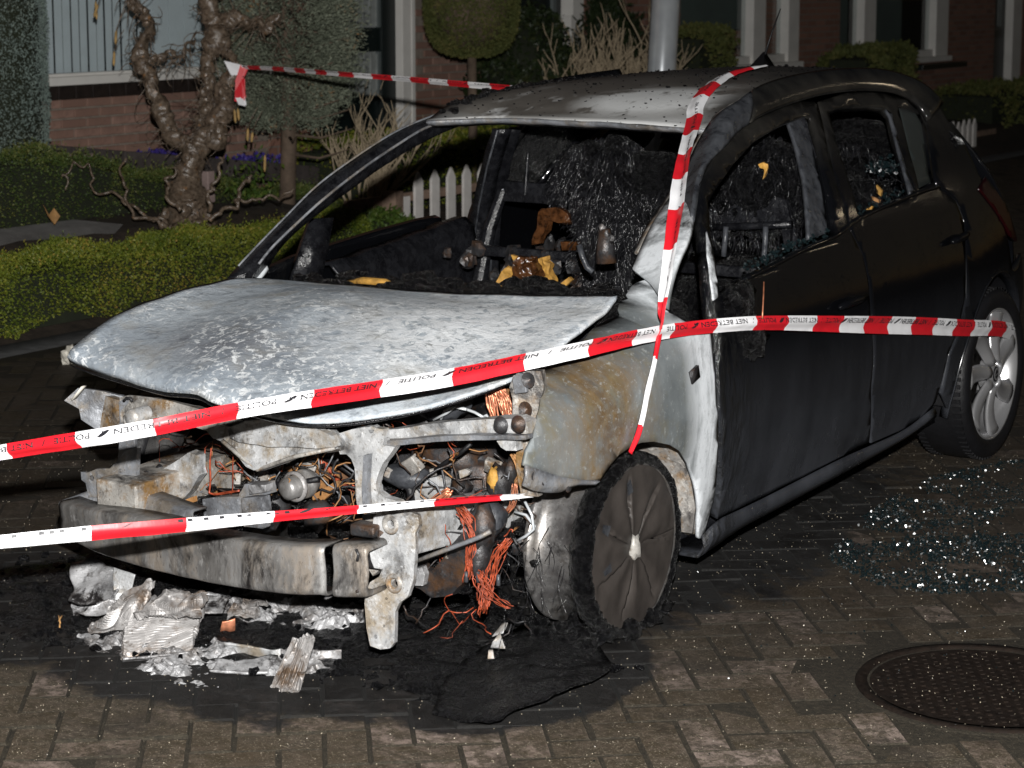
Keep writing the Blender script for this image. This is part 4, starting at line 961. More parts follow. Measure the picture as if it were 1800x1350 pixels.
# --- bared front: slam panel, brackets, crash beam, rails
def plate(name, Y, pts, mat, th=.02, holes=(), slope=(0, 0), parent=None, wob=(.003, 18), step=.03, bev=.003):
    """a pressed plate standing across the car; slope = lean of y per metre of x and of z"""
    cx = sum(p[0] for p in pts) / len(pts); cz = sum(p[1] for p in pts) / len(pts)
    return poly_y(name, Y, pts, mat, parent or car, th, holes, step, lambda a, b: (a, Y + (a - cx) * slope[0] + (b - cz) * slope[1], b), wob, bev)
bar = plate('upper_crossbar', -.50, [(0.337, 0.592), (0.405, 0.605), (0.492, 0.626), (0.578, 0.644), (0.678, 0.660), (0.752, 0.670), (0.780, 0.663), (0.785, 0.626), (0.711, 0.615), (0.577, 0.598), (0.439, 0.573), (0.347, 0.553)], 'steel', .05, wob=(.004, 12))
plate('crossbar_lip', -.535, [(0.374, 0.574), (0.465, 0.594), (0.602, 0.619), (0.734, 0.634), (0.806, 0.644), (0.807, 0.634), (0.734, 0.623), (0.602, 0.606), (0.465, 0.581), (0.374, 0.561)], 'steelg', .03, parent=bar)
yp = plate('centre_bracket', -.56, [(0.268, 0.588), (0.305, 0.602), (0.344, 0.612), (0.393, 0.610), (0.398, 0.589), (0.396, 0.571), (0.431, 0.573), (0.417, 0.551), (0.399, 0.527), (0.385, 0.496), (0.379, 0.474), (0.384, 0.454), (0.405, 0.440), (0.437, 0.436), (0.454, 0.429), (0.430, 0.414), (0.386, 0.405), (0.359, 0.404), (0.327, 0.397), (0.322, 0.437), (0.319, 0.473), (0.314, 0.509), (0.303, 0.528), (0.289, 0.538), (0.271, 0.537), (0.264, 0.554)], 'steel', .03,
     holes=[circ(q, r_, 8) for q, r_ in zip([(0.272, 0.554), (0.329, 0.535), (0.322, 0.472), (0.361, 0.606)], (.006, .004, .004, .009))], slope=(.1, .05))
plate('bracket_rib', -.585, [(0.362, 0.549), (0.376, 0.551), (0.368, 0.478), (0.371, 0.413), (0.357, 0.411), (0.354, 0.476)], 'steelg', .02, parent=yp)
lb = plate('hanging_bracket', -.66, [(0.444, 0.421), (0.466, 0.437), (0.504, 0.448), (0.542, 0.443), (0.562, 0.438), (0.568, 0.415), (0.558, 0.392), (0.559, 0.329), (0.557, 0.279), (0.543, 0.237), (0.522, 0.217), (0.512, 0.194), (0.513, 0.118), (0.501, 0.103), (0.476, 0.098), (0.449, 0.104), (0.435, 0.145), (0.429, 0.201), (0.431, 0.230), (0.442, 0.258), (0.465, 0.276), (0.472, 0.294), (0.451, 0.294), (0.442, 0.311), (0.434, 0.345)], 'steel', .016,
     holes=[circ(q, r_, 9) for q, r_ in zip([(0.500, 0.411), (0.511, 0.263), (0.488, 0.224), (0.484, 0.155), (0.463, 0.128), (0.536, 0.416), (0.421, 0.408)], (.010, .010, .0035, .0035, .005, .003, .002))][:6], slope=(.15, .08))
m = MB()
for px in [(0.506, -0.668, 0.413), (0.515, -0.668, 0.268)]: m.lathe([(.011, -.002), (.018, -.012), (.025, -.004)], px, 'Y', 16)
m.build_each('bracket_dimple', M['steelr'], lb)
plate('bracket_plate', -.60, [(0.365, 0.401), (0.407, 0.411), (0.421, 0.373), (0.419, 0.271), (0.396, 0.250), (0.370, 0.278), (0.364, 0.335)], 'steelr', .02)
m = MB(); m.box((0.426, -0.660, 0.387), (.07, .05, .03), .1); m.box((0.443, -0.630, 0.340), (.06, .06, .10), .2); m.build_each('tow_socket', M['engine'], car, bevel=.006)
# left-hand latch panel with its deep V
lp = plate('latch_panel', -.60, [(-0.142, 0.554), (-0.097, 0.573), (-0.064, 0.570), (-0.010, 0.598), (0.076, 0.613), (0.122, 0.608), (0.177, 0.606), (0.223, 0.605), (0.259, 0.601), (0.278, 0.590), (0.289, 0.577), (0.285, 0.559), (0.231, 0.545), (0.157, 0.523), (0.082, 0.493), (0.035, 0.473), (0.008, 0.479), (-0.022, 0.500), (-0.054, 0.520), (-0.084, 0.533), (-0.115, 0.536)], 'steel', .03, slope=(0, .25), wob=(.004, 14))
plate('latch_flange', -.63, [(-0.042, 0.575), (0.016, 0.602), (0.101, 0.618), (0.147, 0.613), (0.247, 0.611), (0.298, 0.598), (0.309, 0.571), (0.255, 0.560), (0.182, 0.555), (0.090, 0.544), (-0.004, 0.544), (-0.033, 0.552)], 'steel', .02,
      holes=[circ(q, r_, 8) for q, r_ in zip([(-0.017, 0.564), (-0.004, 0.562), (0.091, 0.583), (0.196, 0.584)], (.003, .006, .0045, .0045))], parent=lp)
m = MB(); m.tube([Vector(p) + Vector((0, -.004, 0)) for p in [(-0.075, -0.610, 0.537), (-0.013, -0.610, 0.503), (0.043, -0.610, 0.476), (0.165, -0.610, 0.526), (0.293, -0.610, 0.564)]], .006, 6); m.build('panel_edge', M['steelr'], lp)
plate('slam_bar', -.58, [(-0.470, 0.600), (-0.435, 0.609), (-0.358, 0.613), (-0.222, 0.605), (-0.094, 0.591), (-0.037, 0.584), (-0.082, 0.558), (-0.160, 0.549), (-0.223, 0.556), (-0.323, 0.563), (-0.406, 0.547), (-0.458, 0.535)], 'steelr', .04, slope=(0, .2))
m = MB(); m.lathe([(.001, -.02), (.020, -.02), (.024, -.01), (.024, .05)], (-0.371, -0.620, 0.566), 'Y', 16); m.blob((-0.402, -0.610, 0.553), (.016, .02, .018), 10, .3, 3); m.build('bonnet_buffer', M['steel'], car)
m = MB(); m.tube([Vector(p) for p in [(-0.432, -0.600, 0.599), (-0.422, -0.600, 0.608), (-0.405, -0.600, 0.609), (-0.401, -0.600, 0.601)]], .004, 6); m.build('latch_loop', M['engine'], car)
# right headlamp brackets
plate('lamp_bracket', -.52, [(-0.696, 0.565), (-0.664, 0.599), (-0.606, 0.590), (-0.555, 0.579), (-0.567, 0.486), (-0.589, 0.464), (-0.618, 0.486), (-0.652, 0.511), (-0.659, 0.542)], 'steelg', .02, slope=(.6, .1))
plate('lamp_bracket', -.56, [(-0.545, 0.592), (-0.496, 0.589), (-0.490, 0.531), (-0.498, 0.495), (-0.532, 0.481), (-0.566, 0.487), (-0.560, 0.541)], 'steelr', .03, holes=[circ((-0.532, -0.560, 0.545)[::2], .008, 10)], slope=(-.1, .1))
m = MB(); m.box((-0.647, -0.550, 0.590), (.004, .03, .05), .3, ry=.7); m.build('bracket_tab', M['paper'], car)
plate('upright_strap', -.58, [(-0.465, 0.590), (-0.437, 0.604), (-0.427, 0.542), (-0.420, 0.488), (-0.427, 0.357), (-0.472, 0.348), (-0.478, 0.407), (-0.469, 0.474)], 'steelg', .014, slope=(.2, 0))
plate('side_bracket', -.60, [(-0.591, 0.388), (-0.565, 0.388), (-0.535, 0.400), (-0.492, 0.407), (-0.462, 0.435), (-0.444, 0.462), (-0.404, 0.470), (-0.404, 0.374), (-0.431, 0.354), (-0.487, 0.331), (-0.563, 0.320), (-0.573, 0.357), (-0.587, 0.365)], 'steelg', .016,
      holes=[circ(q, r_, 9) for q, r_ in zip([(-0.553, 0.373), (-0.502, 0.376), (-0.474, 0.374), (-0.456, 0.404)], (.008, .004, .011, .006))], slope=(.1, .1))
# left upper rail and lamp bracket beside the wing
ub = plate('lamp_bracket', -.40, [(0.686, 0.754), (0.720, 0.768), (0.754, 0.768), (0.761, 0.733), (0.751, 0.683), (0.741, 0.639), (0.725, 0.595), (0.713, 0.558), (0.698, 0.556), (0.691, 0.591), (0.703, 0.635), (0.686, 0.654), (0.686, 0.697), (0.678, 0.724)], 'steelr', .03,
      holes=[circ(q, r_, 9) for q, r_ in zip([(0.728, 0.748), (0.720, 0.674), (0.691, 0.737)], (.008, .011, .003))], slope=(.3, 0))
m = MB()
for px in [(0.739, -0.430, 0.681), (0.747, -0.430, 0.754)]: m.lathe([(.001, .006), (.010, .0), (.02, -.004)], px, 'Y', 14)
for px in [(0.749, -0.560, 0.666), (0.799, -0.560, 0.674)]: m.lathe([(.001, -.012), (.012, -.010), (.021, .004)], px, 'Y', 14)
m.build_each('bolt_boss', M['engine'], ub)
plate('lamp_bracket', -.43, [(0.698, 0.748), (0.711, 0.768), (0.737, 0.764), (0.741, 0.722), (0.706, 0.713)], 'steelg', .012)
plate('wing_support', -.43, [(0.708, 0.605), (0.738, 0.606), (0.754, 0.569), (0.738, 0.521), (0.748, 0.497), (0.771, 0.483), (0.774, 0.469), (0.724, 0.462), (0.718, 0.493), (0.711, 0.535)], 'steelr', .02)
plate('side_gusset', -.50, [(0.698, 0.610), (0.752, 0.620), (0.757, 0.594), (0.727, 0.590), (0.711, 0.596)], 'steel', .03)
# long rails and crash boxes
def beam(name, pts, w, h, mat, bev=.006):
    rows = []
    P = [Vector(p) for p in pts]
    for i, p in enumerate(P):
        t = (P[min(i + 1, len(P) - 1)] - P[max(0, i - 1)]).normalized(); s_ = t.cross(Vector((0, 0, 1))).normalized(); u_ = s_.cross(t)
        rows.append([p + s_ * (w / 2 * a) + u_ * (h / 2 * b) for a, b in ((-1, -1), (1, -1), (1, 1), (-1, 1), (-1, -1))])
    m = MB()
    for r in rows: pass
    n_ = len(rows); V = [q for r in rows for q in r[:4]]
    F = [(i * 4 + k_, i * 4 + (k_ + 1) % 4, (i + 1) * 4 + (k_ + 1) % 4, (i + 1) * 4 + k_) for i in range(n_ - 1) for k_ in range(4)] + [(3, 2, 1, 0), tuple((n_ - 1) * 4 + k_ for k_ in range(4))]
    m.add(V, F); return m.build(name, M[mat], car, smooth=False, bevel=bev)
rl = beam('chassis_rail', [(0.497, -0.600, 0.377), (0.503, -0.420, 0.367), (0.509, -0.250, 0.353), (.50, .2, .40)], .07, .105, 'steel')
m = MB(); m.tube([Vector(p) for p in [(0.528, -0.620, 0.308), (0.626, -0.620, 0.354), (0.726, -0.620, 0.401), (0.762, -0.620, 0.422)]], .006, 6); m.build('rail_seam', M['steelg'], rl)
plate('rail_bracket', -.48, [(0.425, 0.255), (0.457, 0.271), (0.466, 0.250), (0.489, 0.246), (0.519, 0.280), (0.545, 0.321), (0.579, 0.355), (0.630, 0.370), (0.667, 0.368), (0.647, 0.300), (0.596, 0.241), (0.544, 0.192), (0.492, 0.181), (0.457, 0.197), (0.429, 0.200)], 'engine', .03)
plate('rail_bracket', -.53, [(0.462, 0.261), (0.493, 0.272), (0.502, 0.253), (0.497, 0.223), (0.462, 0.217)], 'alloy', .02)
cbx = beam('crash_box', [(-0.410, -0.660, 0.334), (-0.407, -0.520, 0.341), (-0.392, -0.400, 0.353), (-.42, .1, .36)], .15, .115, 'steelr')
plate('crash_box_flange', -.50, [(-0.515, 0.345), (-0.467, 0.376), (-0.393, 0.396), (-0.299, 0.455), (-0.268, 0.453), (-0.261, 0.422), (-0.252, 0.399), (-0.289, 0.359), (-0.323, 0.320), (-0.471, 0.259), (-0.495, 0.296)], 'steel', .03, wob=(.008, 16))
plate('crash_box_edge', -.53, [(-0.457, 0.263), (-0.337, 0.312), (-0.250, 0.349), (-0.249, 0.333), (-0.338, 0.296), (-0.451, 0.248)], 'rust', .01)
for q, s_ in (((-0.409, -0.550, 0.382), .012), ((-0.407, -0.500, 0.397), .008)):
    m = MB(); m.lathe([(.001, -.006), (s_, -.004), (s_ * 1.6, .006)], q, 'Y', 12); m.build('bolt_boss', M['engine'], cbx)
plate('strut_top', -.25, [(-0.528, 0.352), (-0.506, 0.378), (-0.480, 0.358), (-0.451, 0.335), (-0.482, 0.311), (-0.512, 0.314)], 'alloy', .05, wob=(.01, 14))
plate('lower_bracket', -.50, [(-0.100, 0.397), (-0.032, 0.406), (-0.027, 0.376), (-0.082, 0.366), (-0.112, 0.342), (-0.103, 0.289), (-0.163, 0.272), (-0.243, 0.271), (-0.249, 0.336), (-0.121, 0.360)], 'steelg', .04)
plate('lower_bracket', -.52, [(-0.071, 0.402), (-0.013, 0.410), (-0.014, 0.389), (-0.068, 0.375)], 'alloy', .03)
plate('lower_bracket', -.54, [(-0.078, 0.370), (-0.005, 0.383), (0.002, 0.336), (-0.007, 0.299), (-0.073, 0.294)], 'steelg', .03, holes=[circ((-0.056, -0.540, 0.346)[::2], .007, 8)])
# the crash beam: a bowed box in two layers
def crash(name, px_top, px_bot, Ys, th, mat):
    T = curve([Vector(p) for p in px_top], 40); B = curve([Vector(p) for p in px_bot], 40)
    rows = []
    for j, (dy, f) in enumerate(((th, 0), (.004, 0), (0.0, .03), (-.002, .10), (.003, .5), (-.002, .90), (0.0, .97), (.004, 1.0), (th, 1.0))):
        rows.append([a_.lerp(b_, f) + Vector((0, dy, 0)) for a_, b_ in zip(T, B)])
    return grid_obj(name, rows, M[mat], car, .005, smooth=True, wob=(.0025, 15))
crash('crash_beam', [(-0.597, -0.680, 0.314), (-0.476, -0.710, 0.317), (-0.232, -0.750, 0.336), (0.027, -0.780, 0.336), (0.229, -0.780, 0.343), (0.376, -0.760, 0.356)], [(-0.601, -0.680, 0.228), (-0.417, -0.710, 0.209), (-0.177, -0.750, 0.211), (0.061, -0.780, 0.220), (0.245, -0.780, 0.230), (0.381, -0.760, 0.241)], None, .07, 'beam')
crash('beam_end_cap', [(0.400, -0.755, 0.361), (0.439, -0.745, 0.364), (0.474, -0.735, 0.365), (0.481, -0.730, 0.355)], [(0.395, -0.755, 0.241), (0.437, -0.745, 0.243), (0.476, -0.735, 0.247), (0.483, -0.730, 0.259)], None, .08, 'beam')
crash('crash_beam_inner', [(-0.642, -0.640, 0.299), (-0.585, -0.600, 0.324), (-0.518, -0.580, 0.345), (-0.394, -0.600, 0.353), (-0.235, -0.640, 0.350), (-0.137, -0.660, 0.349)], [(-0.640, -0.640, 0.218), (-0.569, -0.620, 0.232), (-0.483, -0.620, 0.252), (-0.359, -0.640, 0.279), (-0.199, -0.680, 0.307), (-0.102, -0.700, 0.318)], None, .05, 'steelg')
m = MB(); m.lathe([(.001, -.001), (.004, -.001), (.004, .003)], (0.465, -0.752, 0.260), 'Y', 8); m.tube([Vector(p) for p in [(0.463, -0.752, 0.364), (0.470, -0.752, 0.351), (0.466, -0.752, 0.335)]], .004, 5); m.build('beam_scar', M['engine'], car)

# --- engine bay
m = MB()
m.blob((-.02, .02, .42), (.30, .17, .20), 22, .35, 3.5, seed=1.5); m.blob((-.28, -.02, .36), (.17, .15, .15), 18, .3, 4, seed=4.5); m.box((-.02, .0, .50), (.44, .24, .14), .08); m.box((-.05, -.12, .40), (.26, .10, .14), .1)
m.build_each('engine_block', M['engine'], car, bevel=.008)
m = MB(); m.blob((.40, .0, .46), (.14, .18, .14), 18, .4, 4, seed=9.5); m.box((.36, -.15, .36), (.20, .16, .20), .2); m.blob((-.45, .05, .62), (.12, .12, .10), 14, .2, 3, seed=3.3); q_ = m.build_each('gearbox', M['engine'], car, bevel=.01); q_[1].name = 'gear_housing'; q_[2].name = 'wiper_motor'
m = MB(); m.blob((0.314, -0.340, 0.441), (.075, .05, .032), 16, .15, 2, seed=2.0); m.build('heat_shield', M['sootg'], car)
m = MB(); m.lathe([(.001, -.065), (.018, -.064), (.030, -.055), (.030, .0), (.038, .004), (.040, .02), (.028, .05)], (0.023, -0.420, 0.394), 'Y', 24); hn = m.build('horn_can', M['beam'], car); 
m = MB(); m.lathe([(.034, -.030), (.041, -.026), (.041, -.018), (.034, -.014)], (0.023, -0.420, 0.394), 'Y', 24); m.build('can_rim', M['fins'], hn)
plate('rusty_bracket', -.38, [(0.029, 0.359), (0.075, 0.384), (0.110, 0.409), (0.129, 0.410), (0.100, 0.375), (0.067, 0.349), (0.032, 0.341)], 'rust', .012)
plate('rusty_bracket', -.34, [(0.013, 0.417), (0.044, 0.418), (0.043, 0.368), (0.020, 0.368)], 'rust', .012, holes=[circ((0.028, -0.340, 0.400)[::2], .004, 6)])
plate('rusty_plate', -.22, [(-0.197, 0.372), (-0.115, 0.399), (0.004, 0.409), (0.042, 0.375), (-0.076, 0.343), (-0.157, 0.340)], 'rust', .02)
plate('grey_bracket', -.30, [(-0.267, 0.353), (-0.191, 0.386), (-0.171, 0.366), (-0.192, 0.344), (-0.261, 0.331)], 'steelg', .02)
plate('mount_plate', -.36, [(0.300, 0.434), (0.363, 0.438), (0.426, 0.457), (0.451, 0.450), (0.447, 0.424), (0.417, 0.393), (0.381, 0.370), (0.350, 0.381), (0.347, 0.414), (0.308, 0.408)], 'steel', .02, holes=[circ(q, r_, 6) for q, r_ in zip([(0.350, 0.408), (0.368, 0.414)], (.004, .008))])
plate('mount_plate', -.34, [(0.476, 0.475), (0.497, 0.483), (0.513, 0.479), (0.504, 0.466), (0.479, 0.454)], 'steel', .012)
plate('cylinder_cap', -.22, [(0.089, 0.279), (0.176, 0.286), (0.194, 0.262), (0.133, 0.237)], 'engine', .02)
for q, s_, mt in (((0.584, -0.340, 0.468), (.016, .016, .03), 'green_p'), ((0.591, -0.320, 0.453), (.03, .03, .05), 'engine'), ((0.616, -0.300, 0.482), (.02, .03, .04), 'engine'), ((0.444, -0.280, 0.413), (.03, .03, .03), 'engine'), ((0.349, -0.200, 0.473), (.10, .06, .05), 'engine'), ((0.661, -0.500, 0.386), (.028, .03, .055), 'engine'), ((0.640, -0.450, 0.398), (.045, .04, .05), 'sootg'), ((-0.151, -0.350, 0.288), (.06, .05, .06), 'engine'), ((-0.302, -0.480, 0.279), (.02, .02, .04), 'sootg'), ((0.067, -0.400, 0.315), (.05, .04, .04), 'engine'), ((0.296, -0.150, 0.604), (.09, .06, .05), 'sootg'), ((0.652, -0.500, 0.313), (.022, .03, .05), 'engine')):
    m = MB(); m.blob(q, s_, 12, .45, 3.5, seed=q[0] * 13); m.build('charred_unit', M[mt] if mt in M else M['foam'], car)
m = MB(); m.tube([Vector(p) for p in [(0.556, -0.400, 0.567), (0.525, -0.400, 0.541), (0.481, -0.400, 0.511), (0.446, -0.400, 0.486)]], .006, 6); m.tube([Vector(p) for p in [(0.290, -0.360, 0.429), (0.321, -0.360, 0.428), (0.339, -0.360, 0.410), (0.343, -0.360, 0.375)]], .012, 8); m.tube([Vector(p) for p in [(-0.261, -0.420, 0.340), (-0.170, -0.420, 0.349), (-0.070, -0.420, 0.382), (0.027, -0.420, 0.401), (0.085, -0.420, 0.418)]], .008, 6); m.tube([Vector(p) for p in [(0.009, -0.300, 0.441), (0.066, -0.300, 0.425), (0.114, -0.300, 0.404)]], .008, 6); m.tube([Vector(p) for p in [(-0.328, -0.450, 0.309), (-0.304, -0.450, 0.280), (-0.289, -0.450, 0.235)]], .014, 8); m.build_each('engine_hose', M['rubber'], car)
m = MB()
for q in ([(0.322, -0.200, 0.566), (0.335, -0.200, 0.591), (0.355, -0.200, 0.602), (0.395, -0.200, 0.604), (0.431, -0.200, 0.597), (0.458, -0.200, 0.587)], [(0.313, -0.220, 0.567), (0.355, -0.220, 0.590), (0.382, -0.220, 0.609), (0.418, -0.220, 0.607)], [(0.435, -0.180, 0.579), (0.455, -0.180, 0.589), (0.462, -0.180, 0.578)]): m.tube([Vector(p) for p in q], .004, 6)
for q in ([(0.637, -0.280, 0.407), (0.659, -0.280, 0.373), (0.665, -0.280, 0.337), (0.642, -0.280, 0.316), (0.616, -0.280, 0.300)], [(0.581, -0.240, 0.361), (0.616, -0.240, 0.358), (0.642, -0.240, 0.332), (0.634, -0.240, 0.316)]): m.tube([Vector(p) for p in q], .004, 6)
m.build_each('brake_pipe', M['zinc'], car)
def bundle(name, pts, n, spread, r, mat, wild=.6):
    base = curve([Vector(p) for p in pts], 14); m = MB()
    for _ in range(n):
        o_ = Vector((rnd.gauss(0, 1), rnd.gauss(0, 1), rnd.gauss(0, 1))) * spread; sd = rnd.random() * 60
        P = [p + o_ * (.6 + .4 * math.sin(i / 13 * pi)) + mnoise.noise_vector(Vector((i * .35, sd, 0))) * spread * wild for i, p in enumerate(base)]
        m.tube(P, r * rnd.uniform(.7, 1.2), 4)
    return m.build(name, M[mat], car)
bundle('copper_loom', [(0.517, -0.240, 0.704), (0.527, -0.240, 0.674), (0.545, -0.240, 0.639), (0.559, -0.240, 0.597)], 26, .011, .0034, 'copper')
bundle('copper_loom', [(0.475, -0.220, 0.685), (0.486, -0.220, 0.659), (0.496, -0.220, 0.623), (0.503, -0.220, 0.586)], 14, .008, .003, 'copper')
bundle('copper_loom', [(0.497, -0.200, 0.684), (0.525, -0.200, 0.663), (0.555, -0.200, 0.658), (0.581, -0.200, 0.654)], 12, .007, .003, 'rust')
bundle('red_loom', [(0.311, -0.150, 0.619), (0.293, -0.150, 0.592), (0.274, -0.150, 0.563), (0.262, -0.150, 0.546)], 16, .008, .003, 'redwire')
bundle('red_loom', [(-0.482, -0.500, 0.379), (-0.450, -0.500, 0.387), (-0.404, -0.500, 0.375), (-0.354, -0.500, 0.323), (-0.314, -0.500, 0.282), (-0.288, -0.500, 0.265)], 16, .006, .0018, 'redwire', 1.2)
bundle('red_wire', [(-0.215, -0.500, 0.478), (-0.220, -0.500, 0.435), (-0.220, -0.500, 0.381), (-0.225, -0.500, 0.355), (-0.196, -0.500, 0.356), (-0.121, -0.500, 0.376)], 4, .002, .0022, 'redwire', 1)
bundle('rusty_cable', [(-0.292, -0.420, 0.326), (-0.251, -0.420, 0.341), (-0.190, -0.420, 0.350), (-0.130, -0.420, 0.352), (-0.081, -0.420, 0.365)], 5, .003, .004, 'rust', 1)
bundle('red_loom', [(-0.001, -0.300, 0.440), (0.028, -0.300, 0.405), (0.058, -0.300, 0.385), (0.108, -0.300, 0.366)], 10, .006, .0025, 'redwire', 1.3)
bundle('copper_loom', [(0.428, -0.450, 0.373), (0.458, -0.450, 0.403), (0.493, -0.450, 0.429), (0.524, -0.450, 0.454)], 12, .007, .0028, 'copper')
bundle('red_loom', [(0.601, -0.520, 0.431), (0.627, -0.520, 0.407), (0.644, -0.520, 0.366), (0.634, -0.520, 0.308), (0.627, -0.520, 0.271)], 22, .008, .0016, 'redwire', 1.6)
bundle('red_loom', [(0.736, -0.500, 0.369), (0.711, -0.500, 0.343), (0.691, -0.500, 0.305), (0.681, -0.500, 0.260), (0.660, -0.500, 0.178)], 12, .008, .0014, 'redwire', 2.2)
bundle('red_loom', [(0.634, -0.520, 0.308), (0.657, -0.520, 0.283), (0.674, -0.520, 0.235), (0.674, -0.520, 0.192)], 12, .008, .0013, 'redwire', 2.4)
bundle('red_loom', [(0.667, -0.530, 0.280), (0.697, -0.530, 0.242), (0.731, -0.530, 0.219), (0.760, -0.530, 0.215)], 6, .005, .0013, 'redwire', 2.2)
bundle('copper_loom', [(0.673, -0.380, 0.477), (0.685, -0.380, 0.496), (0.675, -0.380, 0.527), (0.662, -0.380, 0.547)], 8, .006, .003, 'rust')
bundle('copper_loom', [(0.661, -0.400, 0.407), (0.678, -0.400, 0.431), (0.681, -0.400, 0.453), (0.686, -0.400, 0.483)], 6, .005, .002, 'copper')
bundle('red_loom', [(0.401, -0.450, 0.373), (0.428, -0.450, 0.385), (0.451, -0.450, 0.385)], 8, .006, .003, 'redwire')
m = MB()
for q in [(0.630, -0.530, 0.268), (0.664, -0.530, 0.273), (0.724, -0.530, 0.275)]: m.lathe([(.001, -.014), (.005, -.013), (.005, .013), (.001, .014)], q, 'Z', 8)
m.build_each('wire_ferrule', M['sootg'], car)
hair('burnt_wire_fuzz', 45, lambda: ((rnd.uniform(.55, .80), rnd.uniform(-.45, -.15), rnd.uniform(.12, .34)), (rnd.gauss(0, .6), -.2, -.8)), .12, .0011)
m = MB(); m.tube([(-.62, .05, .20), (0, .02, .22), (.62, .05, .20)], .025, 8); m.box((0, .10, .20), (1.0, .25, .05)); m.tube([(.6, 0, .24), (.45, .05, .30)], .03, 8); m.build_each('subframe', M['engine'], car)
m = MB()
for _ in range(130):
    p = (rnd.uniform(-.5, .62), rnd.uniform(-.48, -.12), rnd.uniform(.20, .36)); s_ = rnd.uniform(.012, .035); m.blob(p, (s_ * 1.3, s_, s_ * .8), 7, .7, 3, seed=rnd.random() * 90)
m.build('engine_bay_char', M['char'], car, smooth=False)['kind'] = 'stuff'
m = MB()
for _ in range(26):
    p = Vector((rnd.uniform(-.5, .62), rnd.uniform(-.40, -.2), rnd.uniform(.28, .50))); s_ = rnd.uniform(.015, .045)
    m.box(p, (s_ * rnd.uniform(.6, 1.6), s_ * .5, s_), rnd.uniform(-1, 1), rx=rnd.uniform(-.6, .6), ry=rnd.uniform(-.6, .6))
m.build('engine_bay_scraps', [M['steelr']], car, smooth=False, bevel=.003)['kind'] = 'stuff'

def tangle(name, n, lo, hi, r, mat, seed):
    m = MB(); q = random.Random(seed)
    for _ in range(n):
        p = Vector([q.uniform(a_, b_) for a_, b_ in zip(lo, hi)]); d = Vector((q.gauss(0, 1), q.gauss(-.2, .5), q.gauss(0, 1))).normalized(); pts = [p.copy()]
        for j in range(q.randint(6, 14)):
            d = (d + Vector((q.gauss(0, .45), q.gauss(0, .35), q.gauss(-.06, .45)))).normalized(); p = p + d * q.uniform(.012, .028)
            p = Vector([min(max(v, a_ - .02), b_ + .02) for v, a_, b_ in zip(p, lo, hi)]); pts.append(p.copy())
        m.tube(pts, r * q.uniform(.6, 1.4), 4)
    m.build(name, M[mat], car)['kind'] = 'stuff'
tangle('burnt_wiring', 60, (-.42, -.46, .28), (.62, -.20, .58), .0026, 'engine', 1)
tangle('burnt_wiring', 34, (-.40, -.46, .30), (.62, -.22, .56), .0018, 'rust', 2)
tangle('burnt_wiring', 22, (-.40, -.46, .30), (.62, -.22, .56), .0014, 'redwire', 3)
tangle('burnt_wiring', 26, (-.40, -.46, .30), (.62, -.22, .58), .0022, 'steelg', 4)
tangle('burnt_wiring', 10, (.52, -.52, .12), (.62, -.36, .36), .0014, 'redwire', 5)
tangle('burnt_wiring', 24, (.40, -.48, .06), (.60, -.2, .42), .0020, 'engine', 6)

